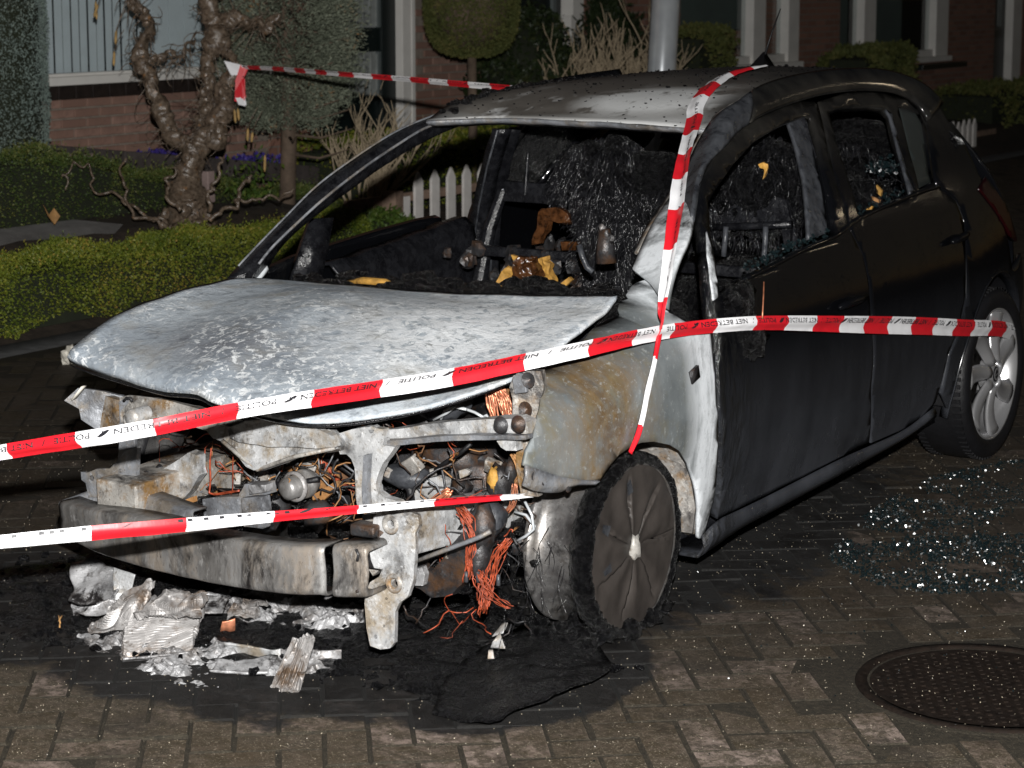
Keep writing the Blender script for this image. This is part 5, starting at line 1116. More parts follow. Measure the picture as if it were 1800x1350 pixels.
# ================================================================ police tape
font = bpy.data.curves.new('lettering', 'FONT'); font.size = 1.0; font.resolution_u = 2; font.offset = 0.018
def text_geo(s):
    font.body = s
    o = bpy.data.objects.new('lettering', font); col.objects.link(o)
    dg = bpy.context.evaluated_depsgraph_get(); dg.update()
    me = bpy.data.meshes.new_from_object(o.evaluated_get(dg))
    V = [v.co.copy() for v in me.vertices]; F = [tuple(p.vertices) for p in me.polygons]
    bpy.data.objects.remove(o); bpy.data.meshes.remove(me); return V, F
def police_tape(pts, ups, widths, phase, seg, label, text=True, tsize=.42, toff=.25, trot=True, curl=.006, period=.44, twist=None, tphase=0.0):
    n = 240; K = len(pts) - 1
    def cr(L_, t):
        i = min(int(t), K - 1); q = t - i; g_ = lambda j: L_[min(max(j, 0), K)]
        p0, p1, p2, p3 = g_(i - 1), g_(i), g_(i + 1), g_(i + 2)
        return .5 * ((2 * p1) + (p2 - p0) * q + (2 * p0 - 5 * p1 + 4 * p2 - p3) * q * q + (p3 - p0 + (p1 - p2) * 3) * q ** 3)
    tt_ = [K * i / (n - 1) for i in range(n)]
    P = [cr(pts, t) for t in tt_]; U = [cr([Vector(u) for u in ups], t) for t in tt_]; Wd = [cr([Vector((w, 0, 0)) for w in widths], t) for t in tt_]
    # widths/ups are given per control point; resample them along the same arc length
    Lc = [0.0]
    for i in range(1, n): Lc.append(Lc[-1] + (P[i] - P[i - 1]).length)
    Tn = [(P[min(i + 1, n - 1)] - P[max(i - 1, 0)]).normalized() for i in range(n)]
    def at(s_, v):
        s_ = min(max(s_, 0), Lc[-1] - 1e-6); i = min(int(np.searchsorted(Lc, s_)), n - 1); i = max(i, 1)
        q = (s_ - Lc[i - 1]) / max(Lc[i] - Lc[i - 1], 1e-9)
        p = P[i - 1].lerp(P[i], q); t = Tn[i - 1].lerp(Tn[i], q).normalized(); u = U[i - 1].lerp(U[i], q); u = (u - t * u.dot(t)).normalized(); w = Wd[i - 1].x * (1 - q) + Wd[i].x * q
        nn = t.cross(u)
        fold = curl * math.sin(v * 2.6 + 1.2 * math.sin(s_ * 3.1)) + .35 * curl * mnoise.noise(Vector((s_ * 16, v * 3, 1)))
        return p + u * (v * w * .5) + nn * fold, nn
    tot = Lc[-1]; st = .012; V = []; F = []; MI = []
    cuts = [phase + seg * k_ for k_ in range(-40, 80)]
    ss = sorted(set([round(x, 5) for x in [0, tot] + [k_ * st for k_ in range(int(tot / st) + 1)] + [x for x in cuts if 0 < x < tot]]))
    nv = 8
    for s_ in ss:
        for j in range(nv): V.append(at(s_, -1 + 2 * j / (nv - 1))[0])
    for i in range(len(ss) - 1):
        mid = (ss[i] + ss[i + 1]) / 2; k_ = math.floor((mid - phase) / seg)
        for j in range(nv - 1): F.append((i * nv + j, i * nv + j + 1, (i + 1) * nv + j + 1, (i + 1) * nv + j)); MI.append(k_ % 2)
    t_ = from_arrays('barrier_tape', V, F, [M['tred'], M['twhite']], None, True, MI)
    tag(t_, label, 'tape', 'police tapes around the wreck')
    if text:
        V2, F2 = text_geo('POLITIE   /   NIET BETREDEN   /')
        x1 = max(v.x for v in V2); m = MB(); k_ = tphase
        while k_ < tot + period:
            # small baton emblem standing in front of each POLITIE
            pts2 = []
            for v in V2:
                uu = v.x / x1 * period * .94; vv = (v.y - .35) * tsize + toff
                s_ = (k_ - uu) if trot else (k_ + uu)
                if trot: vv = -(v.y - .35) * tsize + toff
                pts2.append((s_, vv))
            if min(p[0] for p in pts2) > 0 and max(p[0] for p in pts2) < tot:
                g = [at(a_, b_) for a_, b_ in pts2]
                for sg in (1, -1): m.add([p + nn * (.0012 * sg) for p, nn in g], F2)
            else:
                for f in F2:
                    if all(0.002 < pts2[i][0] < tot - .002 for i in f):
                        g = [at(*pts2[i]) for i in f]
                        for sg in (1, -1): m.add([p + nn * (.0012 * sg) for p, nn in g], [tuple(range(len(f)))])
            for (da, db, ra, rb) in ((.0, .0, .010, .34), (.007, .12, .004, .2), (-.008, -.10, .005, .16)):
                s0 = (k_ + .035 if trot else k_ - .035) + da
                if .02 < s0 < tot - .02:
                    loop = [at(s0 + ra * math.cos(2 * pi * i / 8) + .012 * math.sin(2 * pi * i / 8), toff + db + rb * math.sin(2 * pi * i / 8)) for i in range(8)]
                    for sg in (1, -1): m.add([p + nn * (.0012 * sg) for p, nn in loop], [tuple(range(8))])
            k_ += period
        if m.f: m.build('lettering', M['tink'], t_, smooth=False)['kind'] = 'stuff'
    return t_
Z = Vector((0, 0, 1))
def off(p, d): return Vector(p) + Vector(d)
# 1: across the bonnet, round the mirror and along the left side
t1 = [Vector(p) for p in [(-0.192, -1.578, 0.623), (-0.026, -1.413, 0.663), (0.327, -1.336, 0.743), (0.470, -1.116, 0.772), (0.571, -0.807, 0.775), (0.652, -0.631, 0.783), (0.744, -0.470, 0.803)]] + [off(p, (.02, -.02, 0)) for p in [(0.805, -0.296, 0.820), (0.827, -0.082, 0.819), (0.834, 0.151, 0.807)]] + [off(p, (d_, -.01, 0)) for p, d_ in zip([(0.838, 0.400, 0.790), (0.843, 0.620, 0.764), (0.850, 1.001, 0.709), (0.856, 1.368, 0.655), (0.861, 1.736, 0.600), (0.862, 2.113, 0.540)], (.055, .06, .05, .035, .03, .02))] + [off(p, (.012, .01, 0)) for p in [(0.851, 2.476, 0.482), (0.813, 2.755, 0.423)]]
u1 = [Vector((.0, -.25, 1))] * 3 + [Vector((0, -.45, 1))] * 3 + [Vector((.15, -.35, 1))] * 4 + [Vector((.10, 0, 1))] * 8
w1 = [.038, .038, .040, .042, .045, .047, .048, .047, .044, .042, .040, .042, .050, .056, .058, .058, .056, .060]
police_tape(t1, u1, w1, .262, .1915, 'red and white police tape across the grey bonnet and on along the car doors', period=.435, tsize=.80, toff=.46, tphase=.06)
# 2: low in front of the bumper beam
t2 = [Vector(p) for p in [(-0.027, -1.708, 0.503), (0.123, -1.559, 0.514), (0.257, -1.421, 0.522), (0.375, -1.270, 0.523), (0.472, -1.087, 0.516), (0.571, -0.902, 0.508), (0.656, -0.703, 0.495), (0.712, -0.501, 0.473), (0.747, -0.383, 0.460)]]
police_tape(t2, [Vector((0, -.3, 1))] * 9, [.033, .034, .036, .034, .028, .022, .019, .015, .010], .405, .2075, 'lowest red and white police tape stretched in front of the scorched crash beam', tsize=.5, toff=.75, period=1.25, tphase=.86, curl=.004)
# 3: over the roof and down in front of the left screen pillar
r3 = [roofpt(u, v) + Vector((0, 0, .010)) for u, v in ((.62, .80), (.70, .55), (.80, .28), (.88, .10))]
def roofz(x, y): return min((abs(p.x - x) + abs(p.y - y), p.z) for r in roofrows for p in r)[1]
t3 = [Vector((x, y, roofz(x, y) + .016)) for x, y in ((.276, 1.733), (.277, 1.571), (.303, 1.402), (.367, 1.168), (.42, 1.005), (.47, .905))] + [Vector(p) for p in [(0.600, 0.618, 1.236), (0.680, 0.443, 1.176), (0.750, 0.298, 1.115), (0.810, 0.163, 1.040), (0.855, 0.054, 0.952), (0.875, -0.007, 0.880)]] + [off(p, (.012, -.006, 0)) for p in [(0.835, 0.040, 0.804), (0.847, -0.014, 0.731), (0.854, -0.059, 0.658), (0.857, -0.098, 0.584), (0.854, -0.137, 0.534)]] 
police_tape(t3, [Vector((1, .15, -.03))] * 4 + [Vector((1, -.1, -.05))] * 2 + [Vector((.9, -.3, .1))] * 6 + [Vector((.5, -.85, .0))] * 5, [.050, .052, .052, .052, .052, .050, .046, .048, .050, .046, .044, .034, .024, .019, .016, .016, .020], .10, .185, 'red and white police tape hanging from the roof over the pillar to the front wheel', tsize=.45, toff=.2, period=.9, tphase=.95, curl=.007)
# 4: from the hazel behind to the car
t4 = [Vector(p) for p in [(-4.312, 4.411, 1.232), (-3.723, 4.075, 1.244), (-2.908, 3.524, 1.259), (-2.374, 3.271, 1.260), (-1.863, 3.003, 1.261), (-1.444, 2.794, 1.261), (-0.991, 2.488, 1.268)]]
tt4 = police_tape(t4, [Vector((0, -.1, 1))] * 7, [.020, .024, .024, .025, .027, .028, .028], .10, .19, 'thin police tape running from the twisted hazel to the car roof', tsize=.5, toff=.5, period=.8, tphase=.5, curl=.004)
m = MB()
for pts_, mi in (([(-4.363, 4.359, 1.264), (-4.286, 4.406, 1.239), (-4.289, 4.399, 1.214), (-4.330, 4.368, 1.195)], 1), ([(-4.286, 4.406, 1.239), (-4.268, 4.414, 1.220), (-4.293, 4.382, 1.131), (-4.311, 4.374, 1.157)], 0), ([(-4.307, 4.379, 1.169), (-4.274, 4.400, 1.163), (-4.261, 4.392, 1.074), (-4.270, 4.381, 1.043), (-4.302, 4.361, 1.049), (-4.312, 4.364, 1.100)], 0), ([(-4.284, 4.350, 1.056), (-4.253, 4.372, 1.063), (-4.244, 4.371, 1.025), (-4.276, 4.350, 1.025)], 1)):
    P = [Vector(p) for p in pts_]; c_ = sum(P, Vector()) / len(P)
    for k_ in range(3): m.add([p + mnoise.noise_vector(p * 20 + Vector((k_, 0, 0))) * .02 + Vector((0, -.012 * k_, 0)) for p in P], [tuple(range(len(P)))], mi)
m.build('tape_knot', [M['tred'], M['twhite']], tt4, smooth=False)

# ================================================================ ground
def gz(x, y):
    """garden rises behind the low front hedge"""
    d = -3.92 - x
    if d <= 0: return 0.0
    h = .10 * min(d / .35, 1) + .26 * max(0, min((d - .35) / .3, 1)) + .16 * max(0, min((d - .7) / 1.4, 1))
    return h * (1 - .45 * max(0, min((y - 5.2) / 1.0, 1)))
g = MB()
g.add([(-120, -60, -.06), (120, -60, -.06), (120, 200, -.06), (-120, 200, -.06)], [(0, 1, 2, 3)])
tag(g.build('ground', M['soil']), kind='structure')
xs = [-3.92 - .09 * i for i in range(40)] + [-8, -14, -40]; ys = [-8, -4, -2, 0] + [.5 + .25 * i for i in range(60)] + [17, 22, 30, 60]
V = [(x, y, gz(x, y) + (.02 * mnoise.noise(Vector((x * 4, y * 4, 0))) if x < -4.2 and x > -9 else 0)) for y in ys for x in xs]; nx = len(xs)
tag(from_arrays('garden_soil', V, [(j * nx + i, j * nx + i + 1, (j + 1) * nx + i + 1, (j + 1) * nx + i) for j in range(len(ys) - 1) for i in range(nx - 1)], M['soil']), kind='structure')
road = MB(); road.add([(-3.70, -40, -.0045), (60, -40, -.0045), (60, 120, -.0045), (-3.70, 120, -.0045)], [(0, 1, 2, 3)])
road = tag(road.build('road', M['sand']), kind='structure')
kb = MB(); kb.add([(-3.92, -8, -.02), (-3.70, -8, -.02), (-3.70, 60, -.02), (-3.92, 60, -.02), (-3.92, -8, .004), (-3.70, -8, -.004), (-3.70, 60, -.004), (-3.92, 60, .004)], [(4, 5, 6, 7), (0, 4, 7, 3), (1, 2, 6, 5), (0, 1, 5, 4)])
tag(kb.build('kerb', M['kerb']), kind='structure')
pa = MB(); pa.add([Vector((x, y, gz(x, y) + .025)) for x, y in ((-4.42, 1.5), (-4.42, 3.3), (-4.62, 3.75), (-4.85, 3.6), (-4.85, 1.5))], [(0, 1, 2, 3, 4)])
tag(pa.build('garden_path', M['pathc']), kind='structure')

# herringbone pavers
CAM = Vector(cam.location); FW_ = Vector((-.544, .826, -.146)).normalized(); RT = Vector((.835, .55, 0)).normalized(); UP = RT.cross(FW_)
def proj(p):
    d = Vector(p) - CAM; z = d.dot(FW_)
    return (900 + 3648 * d.dot(RT) / z, 509 - 3648 * d.dot(UP) / z, z) if z > .1 else (-1e4, -1e4, -1)
P_ = .1018; ang = math.radians(39.3); ca, sa = math.cos(ang), math.sin(ang)
def paver_geo(h):
    L_, W_ = 2 * P_ - .006, P_ - .006; c_ = .0035
    if h: L_, W_ = W_, L_
    V = []
    for ins, z in ((c_, 0.0), (0, -.0022), (0, -.025)):
        for sx_, sy_ in ((-1, -1), (1, -1), (1, 1), (-1, 1)): V.append(Vector((sx_ * (L_ / 2 - ins), sy_ * (W_ / 2 - ins), z)))
    F = [(0, 1, 2, 3)] + [(i * 4 + k_, (i + 1) * 4 + k_, (i + 1) * 4 + (k_ + 1) % 4, i * 4 + (k_ + 1) % 4) for i in range(2) for k_ in range(4)]
    return V, F
R2 = Matrix.Rotation(ang, 3, 'Z')
pmesh = []
for h in (0, 1):
    V, F = paver_geo(h); me = bpy.data.meshes.new('paver'); me.from_pydata([R2 @ v for v in V], [], [f[::-1] for f in F][:0] + F); me.materials.append(M['paver']); me.materials.append(M['sand']); me.polygons.foreach_set('material_index', [0] + [1] * (len(F) - 1)); pmesh.append((me, V, F))
cands = []
MH = Vector((1.709, .156, 0))
for j in range(-140, 190):
    for i in range(-140, 190):
        k4 = (i - j) % 4
        if k4 == 0: h, a, b = 0, i + 1.0, j + .5
        elif k4 == 3: h, a, b = 1, i + .5, j + 1.0
        else: continue
        a *= P_; b *= P_; x = a * ca - b * sa; y = a * sa + b * ca
        if x < -3.62 or x > 7.5 or y < -3.2 or y > 15: continue
        if min((R2 @ Vector((sx_ * (1 + (h == 0)) * P_ / 2, sy_ * (1 + (h == 1)) * P_ / 2, 0)) + Vector((x, y, 0)) - MH).length for sx_ in (-1, 0, 1) for sy_ in (-1, 0, 1)) < .328: continue
        px, py, z = proj((x, y, 0))
        vis = -60 < px < 1860 and 0 < py < 1400
        near = x < 7 and y < 9
        if not vis and not (z > 3 and z < 9): continue
        cands.append((0 if vis else 1, z, x, y, h))
cands.sort()
hid = lambda x, y: (-.85 < x < .75 and -.2 < y < 3.0)
mm = MB(); cnt = 0
for v_, z, x, y, h in cands:
    q = mnoise.noise(Vector((x * 1.3, y * 1.3, 3))) * .004; tz = -.0012 + q * 1.0 + rnd.gauss(0, .0016); tx, ty = rnd.gauss(0, .014), rnd.gauss(0, .014)
    if v_ == 0 and cnt < 300 and not hid(x, y):
        o = bpy.data.objects.new('paver', pmesh[h][0]); o.location = (x + rnd.gauss(0, .001), y + rnd.gauss(0, .001), tz); o.rotation_euler = (tx, ty, rnd.gauss(0, .008)); lnk(o, road); cnt += 1
    else:
        Rm = Matrix.Rotation(rnd.gauss(0, .008), 3, 'Z') @ Matrix.Rotation(tx, 3, 'X') @ Matrix.Rotation(ty, 3, 'Y') @ R2
        mm.add([Rm @ v + Vector((x, y, tz)) for v in pmesh[h][1]], pmesh[h][2] if z < 8 else pmesh[h][2][:5]); mm.mi[mm.cut[-1][1]:] = [0] + [1] * (len(mm.f) - mm.cut[-1][1] - 1)
po = mm.build('paver_field', [M['paver'], M['sand']], road, smooth=False); po['kind'] = 'stuff'
# manhole cover with its ring of studs
mh = empty('manhole_cover', (MH.x, MH.y, 0)); tag(mh, 'round rusty cast-iron manhole cover set in the brick paving', 'manhole cover')
m = MB(); m.lathe([(.001, -.004), (.285, -.004), (.288, -.006), (.288, -.03)], (0, 0, 0), 'Z', 64)
for i in range(-9, 10):
    for j in range(-9, 10):
        x, y = i * .030 + (.015 if j % 2 else 0), j * .027
        if x * x + y * y < .27 ** 2: m.box((x, y, -.0045), (.015, .015, .006), .785, taper=.6)
m.build('lid', M['iron'], mh, smooth=False)
m = MB(); m.lathe([(.292, -.03), (.292, .001), (.318, .002), (.322, -.004), (.322, -.03)], (0, 0, 0), 'Z', 64); m.build('ring', M['iron'], mh)
m = MB(); m.lathe([(.322, -.004), (.345, -.004), (.36, -.012)], (0, 0, 0), 'Z', 64); m.build('mortar_collar', M['sand'], mh)

# sand grains and broken side-window glass on the street
def scatter(n, fn, smin, smax, flat=.6):
    V = []; F = []
    base = np.array([(-1, -1, -1), (1, -1, -1), (1, 1, -1), (-1, 1, -1), (-.8, -.8, 1), (.8, -.8, 1), (.8, .8, 1), (-.8, .8, 1)], float) * .5
    fc = np.array([(0, 3, 2, 1), (4, 5, 6, 7), (0, 1, 5, 4), (1, 2, 6, 5), (2, 3, 7, 6), (3, 0, 4, 7)])
    Vs = []; Fs = []
    for i in range(n):
        x, y = fn(); s_ = rnd.uniform(smin, smax); a, b, c_ = rnd.uniform(0, 6.3), rnd.gauss(0, 1.0), rnd.gauss(0, 1.0)
        Rm = np.array(Matrix.Rotation(a, 3, 'Z') @ Matrix.Rotation(b, 3, 'X') @ Matrix.Rotation(c_, 3, 'Y'))
        Vs.append((base * np.array([s_ * rnd.uniform(.7, 1.5), s_, s_ * flat])) @ Rm.T + np.array([x, y, s_ * .35])); Fs.append(fc + 8 * i)
    return np.concatenate(Vs), np.concatenate(Fs)
SH = [(0.911, 0.959), (0.796, 1.312), (0.771, 1.730), (0.769, 2.132), (0.887, 2.480), (1.091, 2.744), (1.379, 2.414), (1.714, 1.308), (1.511, 0.969), (1.319, 0.810), (1.139, 0.791)]
def inpoly(x, y, P):
    r = False; j = len(P) - 1
    for i in range(len(P)):
        if (P[i][1] > y) != (P[j][1] > y) and x < (P[j][0] - P[i][0]) * (y - P[i][1]) / (P[j][1] - P[i][1]) + P[i][0]: r = not r
        j = i
    return r
sx0, sx1 = min(p[0] for p in SH), max(p[0] for p in SH); sy0, sy1 = min(p[1] for p in SH), max(p[1] for p in SH)
def inshard():
    while True:
        x, y = rnd.uniform(sx0, sx1), rnd.uniform(sy0, sy1)
        if inpoly(x, y, SH) and mnoise.fractal(Vector((x * 3.5, y * 3.5, 0)), 1, 2, 4) > -.25 + .6 * rnd.random() - .15: return x, y
def around():
    return rnd.gauss(1.5, .55), rnd.gauss(1.6, 1.0)
V1, F1 = scatter(9000, inshard, .002, .0075); V2, F2 = scatter(700, around, .002, .004)
gs = from_arrays('glass_crumbs', np.concatenate([V1, V2]), np.concatenate([F1, F2 + len(V1)]), M['shard'], None, False)
tag(gs, 'crumbs of shattered greenish window glass spread on the street', 'broken glass', kind='stuff')
def anyroad(): return rnd.uniform(-2.5, 3.0), rnd.uniform(-1.6, 3.0)
V1, F1 = scatter(11000, anyroad, .0009, .0026)
gr = from_arrays('grit', V1, F1, M['grit'], None, False); tag(gr, 'pale grit sprinkled over the brick paving', 'grit', kind='stuff')

# ---------------------------------------------------------------- debris under the nose
AR = [(-1.166, -0.517), (-1.066, -0.342), (-1.046, 0.100), (-0.253, 0.382), (0.248, 0.343), (0.575, 0.037), (0.789, -0.056), (0.962, -0.239), (0.901, -0.330), (0.882, -0.562), (0.839, -0.692), (0.727, -0.766), (0.459, -0.721), (0.150, -0.824), (-0.141, -0.860), (-0.346, -0.914), (-0.601, -1.027)]
x0, x1 = min(p[0] for p in AR), max(p[0] for p in AR); y0, y1 = min(p[1] for p in AR), max(p[1] for p in AR)
def dpoly(x, y, P):
    d = 9
    for i in range(len(P)):
        a = Vector(P[i - 1]); b = Vector(P[i]); p = Vector((x, y)); t = max(0, min(1, (p - a).dot(b - a) / max((b - a).length_squared, 1e-9))); d = min(d, (p - a - (b - a) * t).length)
    return d if inpoly(x, y, P) else -d
st = .016; nx_ = int((x1 - x0 + .3) / st); ny_ = int((y1 - y0 + .3) / st); V = []
for j in range(ny_):
    for i in range(nx_):
        x = x0 - .15 + i * st; y = y0 - .15 + j * st
        d = dpoly(x, y, AR); e = max(0, min(1, (d + .03) / .16)); n1_ = mnoise.fractal(Vector((x * 9, y * 9, 0)), 1, 2, 4)
        h = -.012 + e * (.016 + .016 * n1_) + (.012 * max(0, mnoise.noise(Vector((x * 30, y * 30, 5)))) * e)
        V.append((x, y, h))
ash = from_arrays('burnt_residue', V, [(j * nx_ + i, j * nx_ + i + 1, (j + 1) * nx_ + i + 1, (j + 1) * nx_ + i) for j in range(ny_ - 1) for i in range(nx_ - 1)], M['ash'])
tag(ash, 'black wet ash and soot caked on the paving under the car nose', 'ash', kind='stuff')
# finned radiator pieces
def fins(name, corners, n, m_, depth, label, pitch=.0082, curl=0.0, mat='fins', along=0, jag=.012, seed=0, thick=.012):
    A, B, C_, D = [Vector(p) for p in corners]; rows = []
    nn = (B - A).cross(D - A).normalized()
    if nn.z < 0: nn = -nn
    La, Lb = (B - A).length, (D - A).length
    for j in range(m_):
        v = j / (m_ - 1); row = []
        for i in range(n):
            u = i / (n - 1); p = A.lerp(B, u).lerp(D.lerp(C_, u), v)
            s_ = (u * La if along == 0 else v * Lb)
            ph = s_ / pitch + .45 * mnoise.noise(Vector((u * 2, v * 2, seed)))
            p = p + nn * (depth * (.5 + .5 * math.sin(ph * 2 * pi)) + curl * (u - .5) ** 2 * 4 + .02 * mnoise.noise(Vector((u * 2.5, v * 2.5, seed + 4))))
            if j in (0, m_ - 1) or i in (0, n - 1): p = p + mnoise.noise_vector(p * 30) * jag * .7
            p.z = max(p.z, .004); row.append(p)
        rows.append(row)
    o = grid_obj(name, rows, M[mat], None, thick, smooth=False, off=-1); tag(o, label, 'scrap metal', 'radiator pieces dropped under the car'); return o
fins('radiator_piece', [(-0.411, -0.789, 0.000), (-0.276, -0.806, 0.120), (-0.253, -0.710, 0.130), (-0.272, -0.751, 0.030)], 90, 30, .010, 'curled finned radiator corner, the leftmost piece lying in the ash', curl=.02, seed=1)
fins('radiator_piece', [(-0.197, -0.870, -0.000), (-0.084, -0.742, 0.000), (-0.153, -0.608, 0.090), (-0.306, -0.742, 0.060)], 30, 130, .009, 'broad brown finned radiator slab leaning in the middle of the debris', along=1, seed=2)
fins('radiator_piece', [(-0.250, -0.762, 0.075), (-0.189, -0.698, 0.130), (-0.108, -0.645, 0.130), (-0.079, -0.707, 0.090)], 24, 90, .009, 'finned radiator strip lying across the top of the brown slab', along=1, seed=3)
fins('radiator_piece', [(0.268, -0.836, -0.000), (0.320, -0.807, -0.000), (0.305, -0.724, 0.120), (0.304, -0.789, 0.120)], 60, 24, .009, 'grey finned radiator strip standing upright at the front edge of the ash', pitch=.0095, seed=4)
fins('radiator_piece', [(-0.119, -0.466, 0.020), (-0.079, -0.442, 0.060), (-0.147, -0.455, 0.060), (-0.149, -0.524, 0.030)], 30, 20, .006, 'small grey finned radiator strip lying near the copper scrap', seed=5)
# molten and torn aluminium
def sheetbit(name, pts, label, cat, mat='alloy', th=.006, wob=.02, seed=0, n=12, group=None):
    P = [Vector(p) for p in pts]; A, B, C_, D = P; rows = []
    for j in range(n):
        v = j / (n - 1); row = []
        for i in range(n * 2):
            u = i / (n * 2 - 1); p = A.lerp(B, u).lerp(D.lerp(C_, u), v); p = p + Vector((mnoise.noise(p * 18 + Vector((seed, 0, 0))), mnoise.noise(p * 18 + Vector((0, seed, 3))), .8 * mnoise.noise(p * 22 + Vector((3, 0, seed))))) * wob; p.z = max(p.z, .005); row.append(p)
        rows.append(row)
    o = grid_obj(name, rows, M[mat], None, th, off=1); tag(o, label, cat, group); return o
sheetbit('aluminium_strip', [(-0.461, -0.746, 0.050), (-0.142, -0.554, 0.050), (-0.158, -0.511, 0.080), (-0.445, -0.730, 0.080)], 'long crumpled aluminium strip lying under the crash beam', 'scrap metal', seed=1, wob=.03)
sheetbit('aluminium_piece', [(-0.579, -0.666, 0.030), (-0.432, -0.648, 0.050), (-0.520, -0.548, 0.110), (-0.651, -0.575, 0.120)], 'torn white aluminium box lying at the left end of the debris', 'scrap metal', seed=2, wob=.02)
o = sheetbit('metal_bracket', [(-0.462, -0.628, 0.040), (-0.433, -0.597, 0.040), (-0.418, -0.588, 0.120), (-0.486, -0.595, 0.130)], 'flat grey bracket with one hole beside the white aluminium box', 'scrap metal', mat='steel', seed=3, wob=.004)
sheetbit('aluminium_strip', [(-0.026, -0.676, 0.000), (0.160, -0.662, 0.000), (0.156, -0.656, 0.035), (-0.001, -0.697, 0.030)], 'pale bent aluminium rail running toward the upright finned strip', 'scrap metal', mat='steel', seed=4, wob=.012)
sheetbit('aluminium_strip', [(0.218, -0.624, 0.000), (0.269, -0.563, -0.000), (0.270, -0.563, 0.030), (0.207, -0.604, 0.030)], 'short pale aluminium stub right of the upright finned strip', 'scrap metal', seed=5, wob=.012)
sheetbit('aluminium_piece', [(0.060, -0.832, 0.000), (0.195, -0.769, 0.000), (0.161, -0.706, 0.020), (0.051, -0.796, 0.025)], 'flat melted aluminium puddle in front of the bent rail', 'scrap metal', seed=6, wob=.015)
sheetbit('aluminium_piece', [(-0.189, -0.881, 0.000), (-0.090, -0.746, 0.000), (-0.062, -0.772, 0.020), (-0.167, -0.901, 0.020)], 'thin aluminium edge along the foot of the brown finned slab', 'scrap metal', seed=7, wob=.004)
sheetbit('copper_scrap', [(-0.131, -0.572, 0.010), (-0.107, -0.545, 0.010), (-0.102, -0.550, 0.045), (-0.117, -0.578, 0.045)], 'small orange copper scrap lying in the black ash', 'scrap metal', mat='copper', seed=8, wob=.012)
LUMP = [(-0.838, -0.426), (0.092, -0.084), (0.242, -0.236), (0.319, -0.585), (0.382, -0.800), (0.184, -0.906), (-0.102, -0.941), (-0.437, -0.802)]
lx0, lx1 = min(p[0] for p in LUMP), max(p[0] for p in LUMP); ly0, ly1 = min(p[1] for p in LUMP), max(p[1] for p in LUMP)
st = .0055; nx_ = int((lx1 - lx0) / st); ny_ = int((ly1 - ly0) / st); V = []
for j in range(ny_ + 1):
    for i in range(nx_ + 1):
        x = lx0 + i * st; y = ly0 + j * st; d = dpoly(x, y, LUMP); p = Vector((x * 6, y * 6, 2.5))
        f = mnoise.fractal(p, .9, 2.1, 5); rdg = 1 - abs(mnoise.noise(Vector((x * 26, y * 26, 4)))) * 2
        h = -.010 + .040 * (f + .12) * max(0, min(1, .25 + d / .14)) + .013 * rdg * max(0, min(1, (f + .2) * 2)) + .006 * mnoise.noise(Vector((x * 90, y * 90, 1)))
        V.append((x + .004 * mnoise.noise(Vector((x * 70, y * 70, 7))), y + .004 * mnoise.noise(Vector((x * 70, y * 70, 9))), min(h, .06) if d > 0 else -.03))
lm = from_arrays('melted_aluminium', V, [(j * (nx_ + 1) + i, j * (nx_ + 1) + i + 1, (j + 1) * (nx_ + 1) + i + 1, (j + 1) * (nx_ + 1) + i) for j in range(ny_) for i in range(nx_)], M['alloy'], None, False)
tag(lm, 'crumpled patches of melted aluminium spread over the black ash', 'melted metal', kind='stuff')
m = MB()
for _ in range(420):
    x, y = rnd.uniform(x0, x1), rnd.uniform(y0, y1)
    if not inpoly(x, y, AR): continue
    s_ = rnd.uniform(.004, .014); m.blob((x, y, .012 + s_ * .4), (s_ * rnd.uniform(.8, 2), s_ * rnd.uniform(.8, 1.6), s_ * .8), 6, .9, 3, seed=rnd.random() * 99)
tag(m.build('char_crumbs', M['ash'], None, smooth=False), 'dark charred crumbs lying on the ash patch', 'char', kind='stuff')
# melted plastic skin of the bumper corner in front of the wheel
SP = [(0.696, -0.768, 0.000), (0.887, -0.803, 0.030), (0.903, -0.730, 0.045), (0.934, -0.594, 0.045), (0.930, -0.379, 0.030), (0.883, -0.255, 0.012), (0.751, -0.136, 0.015), (0.571, -0.072, 0.020), (0.503, -0.188, 0.000), (0.572, -0.521, 0.000)]
m = MB(); cx = sum((Vector(p) for p in SP), Vector()) / len(SP); ringN = 9; SPc = curve(list(SP) + [SP[0]], 61)[:-1]; V = []; F = []
for r_ in range(ringN + 1):
    f = r_ / ringN
    for p in SPc:
        q = cx.lerp(p, f); q = q + Vector((0, 0, .012 * (1 - f) + .024 * mnoise.noise(q * 8) * (1 - .5 * f) + .008 * mnoise.noise(q * 22))); q.z = max(q.z, -.02); V.append(q)
for r_ in range(ringN):
    for i in range(60): F.append((r_ * 60 + i, r_ * 60 + (i + 1) % 60, (r_ + 1) * 60 + (i + 1) % 60, (r_ + 1) * 60 + i))
sk = from_arrays('melted_plastic_sheet', V, F, M['ash']); md = sk.modifiers.new('thick', 'SOLIDIFY'); md.thickness = .006
tag(sk, 'wet black sheet of melted bumper plastic lying before the front wheel', 'plastic sheet')
for i, (P4, lb_) in enumerate((([(0.612, -0.399, 0.050), (0.665, -0.412, 0.060), (0.636, -0.389, 0.090), (0.626, -0.409, 0.070)], 'pale torn scrap stuck on the edge of the melted black sheet'), ([(0.606, -0.379, 0.070), (0.641, -0.386, 0.090), (0.642, -0.366, 0.110), (0.620, -0.354, 0.100)], 'narrow pale scrap standing above the torn one on the black sheet'))):
    sheetbit('plastic_scrap', P4, lb_, 'scrap', 'steel', .003, .006, i + 20, 6)
sheetbit('plastic_scrap', [(0.621, -0.428, 0.030), (0.636, -0.419, 0.030), (0.627, -0.411, 0.050), (0.618, -0.417, 0.050)], 'tiny cream scrap dangling below the pale torn one', 'scrap', 'steelr', .003, .004, 30, 5)
